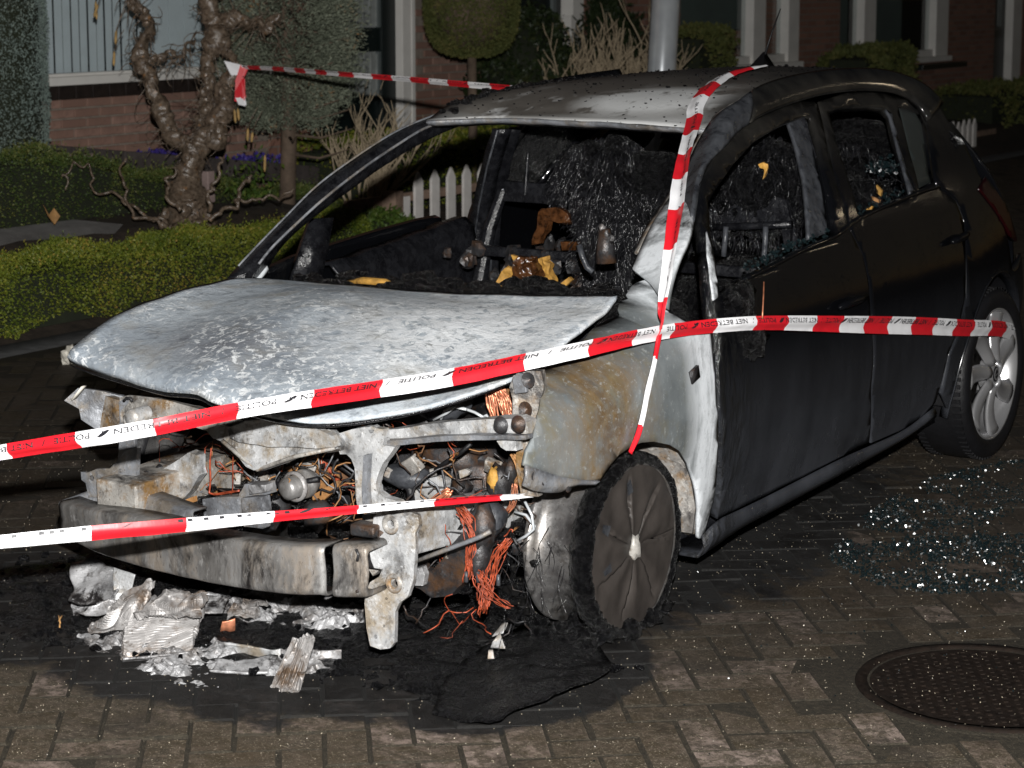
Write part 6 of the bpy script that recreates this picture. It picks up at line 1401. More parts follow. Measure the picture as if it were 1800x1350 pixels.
pt = [(-3.507, 2.177, -0.024), (-3.487, 2.195, 0.005), (-3.471, 2.210, 0.031), (-3.490, 2.190, -0.011)]
m = MB()
for i, p in enumerate([(-3.328, 2.025, 0.020), (-3.317, 2.043, 0.060), (-3.327, 2.014, 0.040), (-3.318, 2.051, 0.030)]): m.blob(p, (.022, .02, .026), 7, .8, 3, seed=i * 7.7)
tag(m.build('paper_scrap', M['paper'], None, smooth=False), 'crumpled white paper scrap on the pavement by the bonnet corner', 'paper')
m = MB()
for a, b in (((-0.523, -0.774, 0.020), (-0.528, -0.756, 0.030)), ((-0.505, -0.785, 0.020), (-0.524, -0.772, 0.035)), ((-0.504, -0.789, 0.010), (-0.520, -0.772, 0.020))): m.tube([a, b], .0025, 5)
tag(m.build('twig', M['leafb']), 'tiny forked tan twig in the ash left of the finned pieces', 'twig')

# ================================================================ plants
def leaves(name, C, size, mat, parent=None, aspect=.55, tint=None, up=0.0, Nn=None):
    """many small pointed leaves at points C (N,3)"""
    C = np.asarray(C, float); n = len(C)
    d = npr.normal(size=(n, 3)); 
    if Nn is not None: d = d * .55 + Nn
    d[:, 2] += up; d /= np.linalg.norm(d, axis=1)[:, None]
    r = npr.normal(size=(n, 3)); s_ = np.cross(d, r); s_ /= np.linalg.norm(s_, axis=1)[:, None]
    L_ = (size * npr.uniform(.6, 1.35, n))[:, None]; nrm = np.cross(d, s_)
    V = np.empty((n, 4, 3)); V[:, 0] = C; V[:, 1] = C + d * L_ * .5 + s_ * L_ * aspect * .5 + nrm * L_ * .08; V[:, 2] = C + d * L_; V[:, 3] = C + d * L_ * .5 - s_ * L_ * aspect * .5 + nrm * L_ * .08
    F = np.arange(n * 4).reshape(n, 4)
    return from_arrays(name, V.reshape(-1, 3), F, mat, parent, False, None, tint if tint is not None else npr.random(n))
def clump(C, fr=3.0, amp=.5):
    return np.clip(npr.random(len(C)) * .65 + .35 * (.5 + np.array([mnoise.noise(Vector(c) * fr) for c in C]) * 1.1), 0, 1)
def hedge(x0, x1, y0, y1, ztop, n, mat, label, size=.018, rough=.03, group=None, cat='hedge', name='clipped_hedge', zb=None, ends=True, sprigs=True):
    """a clipped hedge running along y; ztop(y)"""
    o = empty(name, ((x0 + x1) / 2, y0, gz((x0 + x1) / 2, y0))); o.location = (0, 0, 0); tag(o, label, cat, group)
    w = x1 - x0; pts = []; nr = []
    for _ in range(n):
        y = rnd.uniform(y0, y1); zt_ = ztop(y); zb_ = (zb if zb is not None else gz((x0 + x1) / 2, y)); hgt = max(zt_ - zb_, .05); per = hgt * 2 + w; t = rnd.random() * per
        if rnd.random() < w / (w + y1 - y0) * .25 and ends:
            e = 1 if rnd.random() < .5 else -1; p = Vector((rnd.uniform(x0, x1), y1 if e > 0 else y0, rnd.uniform(zb_, zt_))); nv = (0, e, 0)
        elif t < hgt: p = Vector((x1, y, zb_ + t)); nv = (1, 0, .1)
        elif t < hgt + w: p = Vector((x1 - (t - hgt), y, zt_)); nv = (0, 0, 1)
        else: p = Vector((x0, y, zb_ + (t - hgt - w))); nv = (-1, 0, .1)
        q = mnoise.noise_vector(p * 3.2) * rough * 1.6; dp = abs(rnd.gauss(0, 1)) * .025
        # round the top edges
        ex = min(p.x - x0, x1 - p.x); ez = zt_ - p.z
        if ex < .06 and ez < .06: p -= Vector((math.copysign(.02, p.x - (x0 + x1) / 2), 0, .02))
        pts.append(p + q - Vector(nv) * dp + Vector(nv) * (rnd.random() ** 6) * .03); nr.append(nv)
    leaves('foliage', pts, size, M[mat], o, tint=clump(pts, 4.0), Nn=np.array(nr) * .8)
    if size < .014:
        P2 = []; N2 = []
        for _ in range(260):
            p = Vector((x1 - rnd.random() ** 2 * w, rnd.uniform(y0, y1), 0)); p.z = ztop(p.y) - .01; d = Vector((rnd.gauss(.2, .3), rnd.gauss(0, .3), 1)).normalized(); L_ = rnd.uniform(.02, .075)
            for j in range(6): P2.append(p + d * L_ * j / 5); N2.append(d)
        leaves('stray_shoots', P2, size * 1.1, M[mat], o, tint=npr.random(len(P2)) * .5 + .5, Nn=np.array(N2) * .8)['kind'] = 'stuff'
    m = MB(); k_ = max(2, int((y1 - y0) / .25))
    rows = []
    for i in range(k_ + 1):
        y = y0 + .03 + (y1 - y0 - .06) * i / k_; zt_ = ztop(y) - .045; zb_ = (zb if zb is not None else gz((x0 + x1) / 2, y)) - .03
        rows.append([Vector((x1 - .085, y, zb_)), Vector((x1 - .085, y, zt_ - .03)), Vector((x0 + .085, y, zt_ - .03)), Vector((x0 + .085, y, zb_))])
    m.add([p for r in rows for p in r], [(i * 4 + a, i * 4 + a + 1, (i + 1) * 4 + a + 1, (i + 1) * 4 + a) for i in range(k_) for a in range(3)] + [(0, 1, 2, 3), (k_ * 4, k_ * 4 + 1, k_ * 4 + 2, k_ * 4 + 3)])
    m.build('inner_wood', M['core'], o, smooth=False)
    return o
fh1 = hedge(-4.36, -3.93, .2, 5.05, lambda y: .365 + .012 * math.sin(y * 5) , 95000, 'box', 'low clipped green hedge along the pavement edge left of the car', .013, .05)
bsh = empty('round_shrub', (-4.15, 5.50, 0)); tag(bsh, 'round fresh green bush in front of the brown post by the picket fence', 'bush')
def ballpts(c, r, n, sq=1.0, rough=.05, shell=.16, zmin=-9):
    P = []
    while len(P) < n:
        d = Vector((rnd.gauss(0, 1), rnd.gauss(0, 1), rnd.gauss(0, 1))).normalized(); f = 1 - abs(rnd.gauss(0, shell)); p = Vector((d.x * r[0], d.y * r[1], d.z * r[2])) * f
        p += mnoise.noise_vector(p * 5 / max(r)) * rough
        p += Vector(c)
        if p.z > zmin: P.append(p)
    return P
P = ballpts((0, 0, .14), (.20, .27, .20), 5000, zmin=.0); leaves('foliage', P, .026, M['green'], bsh, tint=clump(P, 6))
m = MB(); m.blob((0, 0, .12), (.16, .22, .15), 10, .2, 3); m.build('inner_wood', M['core'], bsh)
rzt = spl([1.0, 3.2, 3.73, 4.3, 4.95, 5.6, 6.4], [.80, .80, .77, .64, .50, .40, .36])
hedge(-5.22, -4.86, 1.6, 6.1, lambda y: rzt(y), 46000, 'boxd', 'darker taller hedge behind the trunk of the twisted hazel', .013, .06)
hedge(-5.6, -4.75, 6.35, 9.2, lambda y: .63 + .02 * math.sin(3 * y), 16000, 'box', 'broad olive-green clipped hedge behind the white pickets', .024, .04, zb=.1)
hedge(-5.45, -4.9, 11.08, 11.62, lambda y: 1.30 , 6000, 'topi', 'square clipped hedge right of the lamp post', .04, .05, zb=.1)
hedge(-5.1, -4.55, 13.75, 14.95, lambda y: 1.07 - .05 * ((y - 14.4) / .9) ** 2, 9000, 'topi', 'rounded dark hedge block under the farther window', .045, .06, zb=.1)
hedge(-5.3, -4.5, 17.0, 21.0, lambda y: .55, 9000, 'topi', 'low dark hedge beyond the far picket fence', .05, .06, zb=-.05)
# blue-green column on the left
cy = empty('cypress_tree', (-5.60, 3.79, .45)); tag(cy, 'smooth blue-green column cypress at the left edge by the window', 'tree')
P = []
for _ in range(52000):
    z_ = rnd.uniform(.02, 2.6); t = rnd.uniform(0, 2 * pi); r_ = .285 * (1 - .02 * z_) * min(1, .93 + z_ * .15) * (1 - abs(rnd.gauss(0, .07))); P.append(Vector((r_ * math.cos(t), r_ * math.sin(t), z_)) + mnoise.noise_vector(Vector((math.cos(t), math.sin(t), z_ * 2)) * 2.5) * .012)
leaves('crown', P, .016, M['blueg'], cy, .4, clump(P, 4), up=1.0)
m = MB(); m.tube([(0, 0, -.1), (0, 0, 2.5)], [.25, .22], 14); m.build('trunk', M['core'], cy)
# conifer
cn = empty('conifer_tree', (-4.75, 5.35, .22)); tag(cn, 'grey-green bushy conifer on a bare brown trunk behind the tape', 'tree')
P = []; nrm = []
for _ in range(3600):
    z_ = rnd.uniform(.62, 2.2); t = rnd.uniform(0, 2 * pi); rr = .44 * min(1, .55 + (z_ - .62) * 1.4) * (1 + .16 * mnoise.noise(Vector((math.cos(t) * 2, math.sin(t) * 2, z_ * 3)))); r_ = rr * rnd.uniform(.5, 1.02)
    c_ = Vector((r_ * math.cos(t), r_ * math.sin(t), z_))
    for _k in range(16): P.append(c_ + Vector((rnd.gauss(0, .035), rnd.gauss(0, .035), rnd.gauss(0, .03)))); nrm.append((math.cos(t), math.sin(t), .3))
leaves('crown', P, .024, M['conif'], cn, .35, clump(P, 5), Nn=np.array(nrm))
m = MB(); m.tube([(-.02, -.02, -.1), (0, 0, .5), (.0, .01, 1.2), (0, 0, 2.1)], [.055, .05, .045, .02], 10)
for _ in range(22):
    t = rnd.uniform(0, 6.3); z_ = rnd.uniform(.40, 1.4); m.tube([(0, 0, z_), (.2 * math.cos(t), .2 * math.sin(t), z_ - .02), (.40 * math.cos(t), .40 * math.sin(t), z_ + .04)], [.012, .008, .003], 5)
m.build('trunk', M['bark2'], cn)
# standard tree clipped to a drum
tp = empty('topiary_tree', (-4.86, 7.50, .2)); tag(tp, 'olive standard tree clipped to a rounded drum on a thin stem', 'tree')
P = []
while len(P) < 36000:
    d = Vector((rnd.gauss(0, 1), rnd.gauss(0, 1), rnd.gauss(0, 1))).normalized(); q = max((abs(d.x) ** 3 + abs(d.y) ** 3) ** (1 / 3), abs(d.z) * .9); sc_ = (1 / (abs(math.hypot(d.x, d.y)) ** 3.2 + abs(d.z) ** 3.2) ** (1 / 3.2)) * (1 - abs(rnd.gauss(0, .04)))
    P.append(Vector((d.x * .33, d.y * .33, 1.42 + d.z * .42)) * 1.0 * 1 if False else Vector((d.x * .335 * sc_, d.y * .335 * sc_, 1.42 + d.z * .43 * sc_)))
leaves('crown', P, .020, M['topi'], tp, .5, clump(P, 6))
m = MB(); m.blob((0, 0, 1.42), (.29, .29, .39), 16, .03, 2); m.tube([(0, 0, -.1), (.01, 0, .5), (0, 0, 1.1)], .033, 10); m.build('trunk', M['bark2'], tp)
dk = empty('evergreen_shrub', (-5.30, 8.85, .1)); tag(dk, 'dark evergreen shrub between the topiary and the bare twigs', 'bush')
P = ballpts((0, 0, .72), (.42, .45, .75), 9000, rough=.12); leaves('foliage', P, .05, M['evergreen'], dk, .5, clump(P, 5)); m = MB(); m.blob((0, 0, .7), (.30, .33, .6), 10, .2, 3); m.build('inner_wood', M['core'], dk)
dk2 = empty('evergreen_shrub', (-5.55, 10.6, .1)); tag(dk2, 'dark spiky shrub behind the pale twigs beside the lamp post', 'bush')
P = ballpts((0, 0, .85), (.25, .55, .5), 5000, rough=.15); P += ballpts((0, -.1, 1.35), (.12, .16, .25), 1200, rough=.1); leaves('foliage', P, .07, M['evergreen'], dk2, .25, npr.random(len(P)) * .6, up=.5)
# bare twig shrubs
def twigs(name, loc, label, n, h, spread, r, mat='twig'):
    e = empty(name, loc); tag(e, label, 'bush', 'bare pruned shrubs by the house'); m = MB()
    def grow(p, d, L_, r_, dep):
        pts = [p]
        for k_ in range(4):
            d = (d + Vector((rnd.gauss(0, .10), rnd.gauss(0, .10), .08))).normalized(); p = p + d * L_ / 4; pts.append(p)
            if dep < 3 and k_ >= 1 and rnd.random() < .8:
                grow(p, (d + Vector((rnd.gauss(0, .42), rnd.gauss(0, .42), .1))).normalized(), L_ * rnd.uniform(.45, .75), r_ * .7, dep + 1)
        m.tube(pts, [r_, r_ * .9, r_ * .8, r_ * .65, r_ * .5], 5)
    for _ in range(n):
        t = rnd.uniform(0, 6.3); s_ = spread * rnd.random(); grow(Vector((.05 * math.cos(t), .05 * math.sin(t), 0)), Vector((s_ * math.cos(t), s_ * math.sin(t), 1)).normalized(), h * rnd.uniform(.5, .8), r, 0)
    m.build('stem', M[mat], e); return e
twigs('bare_shrub', (-4.46, 5.72, .2), 'pale bare pruned shrub with upright twigs beside the conifer', 24, .56, .75, .0085)
for i, (yy, lb_) in enumerate(((8.95, 'pale bare pruned shrub next to the dark doorway, leftmost of its row'), (9.35, 'pale bare pruned shrub in the middle of the row by the lamp post'), (9.75, 'pale bare pruned shrub touching the lamp post in view'))):
    twigs('bare_shrub', (-4.72, yy, .25), lb_, 17, .80, .34, .013)
# purple flowers and a few fresh shoots
for nm, (cx_, cy_, cz_), n_, lb_ in (('spring_flowers', (-5.62, 5.05, .58), 900, 'small purple flowers in the bed under the left window'), ('spring_flowers', (-5.55, 5.85, .50), 600, 'small purple flowers right of the twisted hazel trunk')):
    e = empty(nm, (cx_, cy_, cz_)); tag(e, lb_, 'flowers', 'purple flower clumps in the bed'); P = [Vector((rnd.gauss(0, .03), rnd.gauss(0, .16), rnd.uniform(.0, .07))) for _ in range(n_)]; leaves('blossom', P, .028, M['purple'], e, .8); P = [Vector((rnd.gauss(0, .04), rnd.gauss(0, .18), rnd.uniform(-.03, .03))) for _ in range(300)]; leaves('foliage', P, .04, M['boxd'], e, .3, up=1)
e = empty('young_plant', (-4.60, 4.80, .42)); tag(e, 'fresh green leafy shoots right of the twisted hazel trunk', 'plant'); P = [Vector((rnd.gauss(0, .05), rnd.gauss(0, .10), abs(rnd.gauss(.05, .12)))) for _ in range(230)]; leaves('foliage', P, .042, M['green'], e, .45, up=.6)
e = empty('spring_flowers', (-5.0, 19.2, -.1)); tag(e, 'dim purple flower patch beyond the far pickets', 'flowers', 'purple flower clumps in the bed'); P = [Vector((rnd.gauss(0, .1), rnd.gauss(0, .8), rnd.uniform(0, .25))) for _ in range(700)]; leaves('blossom', P, .06, M['purple'], e, .8)

# ---------------------------------------------------------------- twisted hazel
hz = empty('corkscrew_hazel', (-4.56, 4.18, .30)); tag(hz, 'gnarled corkscrew hazel with a knotted grey-brown trunk and the tape tied to it', 'tree')
HL = Vector((-4.56, 4.18, .30))
def gn(path, seed=0, wig=.012, n=None, knob=.22):
    """path: list of (point, radius)"""
    P = [Vector(p) - HL for p, r in path]; Rr = [r for p, r in path]; n = n or max(10, int(len(P) * 9))
    C_ = curve(P, n); t_ = [i / (n - 1) * (len(Rr) - 1) for i in range(n)]
    R_ = [Rr[int(t)] * (1 - t % 1) + Rr[min(int(t) + 1, len(Rr) - 1)] * (t % 1) for t in t_]
    C_ = [c + mnoise.noise_vector(Vector((i * .16, seed, 0))) * wig * 2.2 for i, c in enumerate(C_)]
    R_ = [r * (1 + knob * 1.3 * mnoise.noise(Vector((i * .22, seed * 2, 7)))) for i, r in enumerate(R_)]
    return C_, R_
tk = MB(); br_ = MB()
def limb(px, D, seed, wig=.012, knob=.25, sides=18, mb=None):
    C_, R_ = gn([(p, r * .80 * D / 3648 / 2) for p, r in px], seed, wig, None, knob); (mb or tk).tube(C_, R_, sides); return C_
W = lambda pts, ws: list(zip(pts, ws))
L1 = limb(W([(-4.533, 4.212, 0.245), (-4.549, 4.224, 0.373), (-4.573, 4.225, 0.469), (-4.589, 4.232, 0.565), (-4.588, 4.248, 0.652), (-4.575, 4.271, 0.735), (-4.556, 4.295, 0.799)], [118, 104, 92, 72, 60, 54, 56]), 11.8, 1)
L2 = limb(W([(-4.568, 4.278, 0.748), (-4.634, 4.248, 0.821), (-4.692, 4.219, 0.876), (-4.715, 4.217, 0.949), (-4.743, 4.207, 0.997), (-4.784, 4.194, 1.077), (-4.813, 4.190, 1.157), (-4.845, 4.180, 1.221), (-4.857, 4.186, 1.301), (-4.847, 4.207, 1.388), (-4.837, 4.227, 1.461), (-4.862, 4.224, 1.535), (-4.917, 4.195, 1.573), (-4.960, 4.179, 1.644)], [46, 38, 36, 42, 46, 32, 30, 34, 40, 26, 18, 16, 16, 14]), 11.8, 2)
L3 = limb(W([(-4.578, 4.299, 0.765), (-4.558, 4.327, 0.852), (-4.540, 4.359, 0.964), (-4.538, 4.380, 1.076), (-4.542, 4.397, 1.188), (-4.555, 4.406, 1.285), (-4.543, 4.422, 1.333), (-4.517, 4.453, 1.406), (-4.539, 4.452, 1.483), (-4.576, 4.437, 1.541), (-4.567, 4.458, 1.621), (-4.537, 4.489, 1.685)], [44, 34, 26, 26, 28, 24, 30, 52, 46, 40, 36, 30]), 11.8, 3)
L4 = limb(W([(-4.521, 4.255, 0.784), (-4.466, 4.301, 0.841), (-4.421, 4.325, 0.809), (-4.432, 4.330, 0.879), (-4.460, 4.315, 0.898), (-4.432, 4.343, 0.953), (-4.407, 4.375, 1.039), (-4.407, 4.386, 1.102), (-4.385, 4.411, 1.160), (-4.371, 4.425, 1.185)], [50, 46, 40, 36, 34, 44, 42, 40, 36, 22]), 11.75, 4)
L5 = limb(W([(-4.525, 4.412, 1.343), (-4.478, 4.447, 1.369), (-4.440, 4.460, 1.298), (-4.411, 4.474, 1.273), (-4.393, 4.482, 1.253)], [30, 30, 22, 18, 14]), 11.8, 5)
L6 = limb(W([(-4.420, 4.384, 1.479), (-4.370, 4.425, 1.524), (-4.319, 4.452, 1.486), (-4.259, 4.490, 1.479), (-4.210, 4.520, 1.467), (-4.175, 4.548, 1.498), (-4.149, 4.567, 1.505)], [40, 26, 24, 22, 22, 16, 10]), 11.7, 6)
L7 = limb(W([(-4.810, 4.209, 1.260), (-4.775, 4.239, 1.298), (-4.722, 4.276, 1.311), (-4.678, 4.302, 1.292), (-4.645, 4.335, 1.356), (-4.608, 4.367, 1.401)], [14, 11, 10, 10, 9, 8]), 11.8, 7)
for i, px in enumerate(([(-4.266, 3.747, 0.384), (-4.347, 3.702, 0.435), (-4.429, 3.658, 0.487), (-4.498, 3.622, 0.542), (-4.552, 3.593, 0.579), (-4.612, 3.555, 0.585), (-4.652, 3.538, 0.640), (-4.652, 3.548, 0.695), (-4.680, 3.535, 0.725), (-4.726, 3.503, 0.719), (-4.755, 3.480, 0.695), (-4.758, 3.462, 0.603)], [(-4.231, 3.709, 0.380), (-4.333, 3.652, 0.441), (-4.406, 3.611, 0.481), (-4.446, 3.600, 0.563), (-4.447, 3.612, 0.639), (-4.467, 3.610, 0.699), (-4.453, 3.627, 0.745), (-4.448, 3.637, 0.784)], [(-4.052, 3.840, 0.456), (-4.009, 3.874, 0.493), (-3.954, 3.914, 0.511), (-3.886, 3.966, 0.553), (-3.810, 4.018, 0.563), (-3.759, 4.053, 0.572), (-3.706, 4.095, 0.608)], [(-4.140, 3.907, 0.476), (-4.131, 3.934, 0.598), (-4.103, 3.963, 0.660), (-4.090, 3.983, 0.721), (-4.103, 3.981, 0.758)], [(-3.946, 3.919, 0.511), (-3.927, 3.946, 0.593), (-3.908, 3.972, 0.669), (-3.898, 3.984, 0.699)], [(-4.201, 3.747, 0.487), (-4.256, 3.724, 0.563), (-4.275, 3.720, 0.608), (-4.253, 3.742, 0.654), (-4.252, 3.751, 0.699)])):
    limb(W(px, [11, 9, 8, 7, 6, 6, 5, 5, 4, 4, 4, 4][:len(px)]), 11.25, 20 + i, .02, .1, 6, br_)
tk.v = [tuple(Vector(v) + mnoise.noise_vector(Vector(v) * 16) * .022 + mnoise.noise_vector(Vector(v) * 42) * .009) for v in tk.v]
br_.build_each('branch', M['bark'], hz); br_ = MB()
trunk = tk.build('trunk', M['bark'], hz)
# burrs on the trunk
m = MB()
for L_ in (L1, L2, L3, L4):
    for c_ in L_[::2]:
        if rnd.random() < .30: m.blob(c_ + Vector((rnd.gauss(.01, .018), rnd.gauss(-.03, .018), rnd.gauss(0, .012))), tuple(rnd.uniform(.014, .038) for _ in range(3)), 10, .5, 3, seed=rnd.random() * 99)
for _ in range(26):
    c_ = rnd.choice(L1[:20]); m.blob(c_ + Vector((rnd.gauss(0, .09), rnd.uniform(-.13, -.03), rnd.gauss(0, .03))), tuple(rnd.uniform(.02, .05) for _ in range(3)), 10, .5, 3, seed=rnd.random() * 99)
m.build_each('burr', M['bark'], hz)
# curly twigs
for L_ in (L2, L3, L4, L6, L7, L1):
    for c_ in L_:
        for _k in range(2):
            if rnd.random() < .34:
                p = c_.copy(); d = Vector((rnd.gauss(0, 1), rnd.gauss(-.6, .8), rnd.gauss(-.1, .8))).normalized(); ax = Vector((rnd.gauss(0, 1), rnd.gauss(0, 1), rnd.gauss(0, 1))).normalized(); pts = [p.copy()]; k1 = rnd.uniform(-.8, .8); sl = rnd.uniform(.012, .024)
                for j in range(rnd.randint(6, 15)):
                    k1 += rnd.gauss(0, .22); k1 = max(-1.1, min(1.1, k1)); d = (Matrix.Rotation(k1, 3, ax) @ d + Vector((0, 0, -.03))).normalized(); p = p + d * sl; pts.append(p.copy())
                br_.tube(pts, [.0042 * (1 - .7 * j / len(pts)) for j in range(len(pts))], 4)
m = MB(); br2 = br_
for a, b in (((-4.327, 4.359, 0.997), (-4.316, 4.354, 0.921)), ((-4.312, 4.371, 1.003), (-4.301, 4.366, 0.934)), ((-4.255, 4.389, 0.892), (-4.251, 4.378, 0.819)), ((-4.231, 4.400, 0.870), (-4.232, 4.390, 0.813)), ((-4.162, 4.423, 0.743), (-4.157, 4.410, 0.648)), ((-5.030, 4.004, 1.600), (-5.017, 3.995, 1.498)), ((-4.919, 4.027, 1.321), (-4.915, 4.015, 1.238)), ((-5.003, 3.994, 1.581), (-5.017, 3.973, 1.511)), ((-4.920, 4.047, 1.435), (-4.917, 4.036, 1.359))):
    a, b = Vector(a) - HL, Vector(b) - HL; m.tube([a, a.lerp(b, .2), a.lerp(b, .8), b], [.003, .008, .008, .003], 6); br2.tube([a + Vector((.05, .03, .12)), a + Vector((.02, .01, .06)), a], .003, 4)
m.build_each('catkin', M['catkin'], hz); br2.build('curly_twigs', M['bark'], hz)['kind'] = 'stuff'
for i, (a, b, lb_) in enumerate((((-4.610, 3.226, 0.434), (-4.628, 3.231, 0.523), 'pale dry leaf tip sticking up by the garden path'),)):
    m = MB(); a, b = Vector(a), Vector(b); m.add([a, a.lerp(b, .5) + Vector((.03, .02, 0)), b + Vector((.012, .0, .0)), a.lerp(b, .5) + Vector((-.03, -.01, 0)), b + Vector((-.05, -.02, .02))], [(0, 1, 2), (0, 2, 3), (0, 3, 4)]); tag(m.build('dry_leaf', M['leafb'], None, smooth=False), lb_, 'leaf')

# ---------------------------------------------------------------- garden edging, posts, pickets, lamp post
ed = empty('garden_edging', (0, 0, 0)); tag(ed, 'dark timber sleeper edging round the flower bed behind the hedge', 'edging')
q0, q1 = Vector((-5.55, 3.75, .745)), Vector((-5.35, 6.35, .42))
for i in range(3):
    a, b = q0.lerp(q1, i / 3 + .004), q0.lerp(q1, (i + 1) / 3 - .004); c_ = (a + b) / 2; d = b - a
    m = MB(); m.box((0, 0, 0), (.09, d.length, .12), 0); o = m.build('sleeper', M['sleeper'], ed, smooth=False, bevel=.006); o.location = c_; o.rotation_euler = (math.asin(d.z / d.length), 0, -math.atan2(d.x, d.y))
def block(name, c_, d, mat, label, cat, rz=0, bev=.005, wob=None):
    m = MB(); m.box((0, 0, d[2] / 2), d, rz); o = m.build(name, M[mat], None, smooth=False, bevel=bev); o.location = c_; tag(o, label, cat); return o
c_ = Vector((-5.345, 4.166, 0.614)); block('timber_post', (c_.x, c_.y, c_.z - .10), (.10, .12, .20), 'pinkpost', 'short pinkish square post in front of the sleeper edging', 'post')
c_ = Vector((-4.550, 4.377, 0.556)); block('timber_post', (c_.x, c_.y, c_.z - .10), (.05, .06, .18), 'pinkpost', 'narrow pinkish post partly behind the hazel trunk', 'post')
c_ = Vector((-4.220, 5.700, 0.427)); block('timber_post', (c_.x, c_.y, .0), (.10, .10, c_.z), 'oldwood', 'rough reddish-brown post at the end of the white picket fence', 'post', .1)
fc = empty('picket_fence', (-4.25, 5.9, 0)); tag(fc, 'white picket fence seen through the open car cabin', 'fence')
pk = MB()
def picket_geo(w, h, t):
    V = [(-t / 2 + a * t, y_, z_) for a in (0, 1) for y_, z_ in ((-w / 2, 0), (w / 2, 0), (w / 2, h - w * .75), (.0, h), (-w / 2, h - w * .75))]
    return V, [(0, 1, 2, 3, 4)[::-1], (5, 6, 7, 8, 9)] + [(i, (i + 1) % 5, 5 + (i + 1) % 5, 5 + i) for i in range(5)]
pkm = MB().add(*picket_geo(.088, .50, .018)); o0 = pkm.build('picket', M['picket'], fc, smooth=False, bevel=.002)
ypk = [(-4.250, 6.012, 0.529)[1] + .0, (-4.250, 6.191, 0.527)[1], (-4.250, 6.375, 0.532)[1]]; dpk = ypk[1] - ypk[0]
for i in range(9):
    o = o0 if i == 0 else o0.copy()
    if i: lnk(o, fc)
    o.location = (0, ypk[0] - 5.9 + i * dpk, .025 + rnd.gauss(0, .004))
m = MB()
for z_ in (.14, .37): m.box((-.028, 1.0, z_), (.03, 3.2, .055))
m.build_each('rail', M['oldwood'], fc, smooth=False)
fl_ = (-4.250, 5.871, 0.379); block('fence_board', (-4.25, fl_[1], 0), (.02, .09, fl_[2]), 'picket', 'flat-topped grey white board at the left end of the picket fence', 'board')
fc2 = empty('picket_fence', (-4.25, 15.0, -.2)); tag(fc2, 'white picket fence showing far behind the car tail', 'fence')
for i in range(14):
    o = o0.copy(); lnk(o, fc2); o.location = (0, -.95 + i * .145 - .3, .04 + rnd.gauss(0, .004)); o.scale = (1, 1, 1.0)
m = MB()
for z_ in (.14, .37): m.box((-.028, .0, z_), (.03, 2.6, .055))
m.build_each('rail', M['oldwood'], fc2, smooth=False)
lp_ = empty('lamp_post', (-3.66, 7.95, 0)); tag(lp_, 'galvanised steel lamp post standing behind the car roof', 'lamp post')
pd = Vector((-.004, .10, .99)).normalized()
m = MB(); m.tube([Vector((0, .03, -.1)), Vector((0, .03, 0)) + pd * 1.0, Vector((0, .03, 0)) + pd * 2.6], [.100, .100, .098], 40); m.tube([Vector((0, .03, 0)) + pd * 2.6, Vector((0, .03, 0)) + pd * 2.7, Vector((0, .03, 0)) + pd * 5.6], [.098, .06, .045], 24); m.build('pole', M['zinc'], lp_)
m = MB(); e_ = Vector((0, .03, 0)) + pd * 5.6; m.box(e_ + Vector((.25, 0, .05)), (.7, .2, .1), taper=.8); m.build('lamp_head', M['zinc'], lp_, bevel=.02)

# ================================================================ the row of houses
XF = -5.97
def wallbox(name, y0, y1, z0, z1, mat, parent, x=XF, t=.25):
    m = MB(); m.box((x - t / 2, (y0 + y1) / 2, (z0 + z1) / 2), (t, y1 - y0, z1 - z0)); return m.build(name, M[mat], parent, smooth=False)
def fx(name, y0, y1, z0, z1, x0, x1, mat, parent, bev=.004):
    m = MB(); m.box(((x0 + x1) / 2, (y0 + y1) / 2, (z0 + z1) / 2), (abs(x1 - x0), y1 - y0, z1 - z0)); return m.build(name, M[mat], parent, smooth=False, bevel=bev)
def shell(h, y0, y1):
    o = fx('back_wall', y0, y1, -.3, 5.4, XF - 6.2, XF - 6.0, 'brickwall', h); 
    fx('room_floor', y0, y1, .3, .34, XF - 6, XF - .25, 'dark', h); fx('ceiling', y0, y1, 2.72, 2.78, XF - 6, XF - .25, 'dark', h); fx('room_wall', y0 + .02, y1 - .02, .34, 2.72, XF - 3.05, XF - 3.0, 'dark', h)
    fx('party_wall', y0, y0 + .1, -.3, 5.4, XF - 6, XF - .25, 'brickwall', h)
    m = MB(); m.add([(XF + .35, y0, 5.3), (XF + .35, y1, 5.3), (XF - 3.1, y1, 8.3), (XF - 3.1, y0, 8.3), (XF - 6.5, y0, 5.3), (XF - 6.5, y1, 5.3)], [(0, 1, 2, 3), (3, 2, 5, 4)]); m.build('roof', M['rooft'], h, smooth=False)
    wallbox('upper_wall', y0, y1, 2.75, 5.4, 'brickwall', h)
h1_ = empty('brick_house', (0, 0, 0)); tag(h1_, 'brick terraced house with grey vertical blinds in its window, behind the hazel', 'house', 'brick terraced houses')
shell(h1_, .5, 9.45)
# left house: wall round the window, built of bricks where they can be told apart
WY0, WY1, WZ0, WZ1 = 3.6, 6.62, 1.085, 2.5
wallbox('wall', .5, WY0, -.3, 2.75, 'brickwall', h1_)
wallbox('wall', WY0, WY1, -.3, .985, 'mortar', h1_, XF - .012)
wallbox('wall', WY0, WY1, WZ1, 2.75, 'brickwall', h1_)
wallbox('wall', WY1, 7.18, -.3, 2.75, 'brickwall', h1_)
wallbox('wall', 8.36, 9.45, -.3, 2.75, 'mortar', h1_, XF - .012)
wallbox('wall', 7.18, 8.36, 2.5, 2.75, 'brickwall', h1_)
bkm = MB().box((0, 0, 0), (.1, .208, .050)); b0 = bkm.build('brick', M['brick'], None, smooth=False, bevel=.003); bme = b0.data; col.objects.unlink(b0); bpy.data.objects.remove(b0)
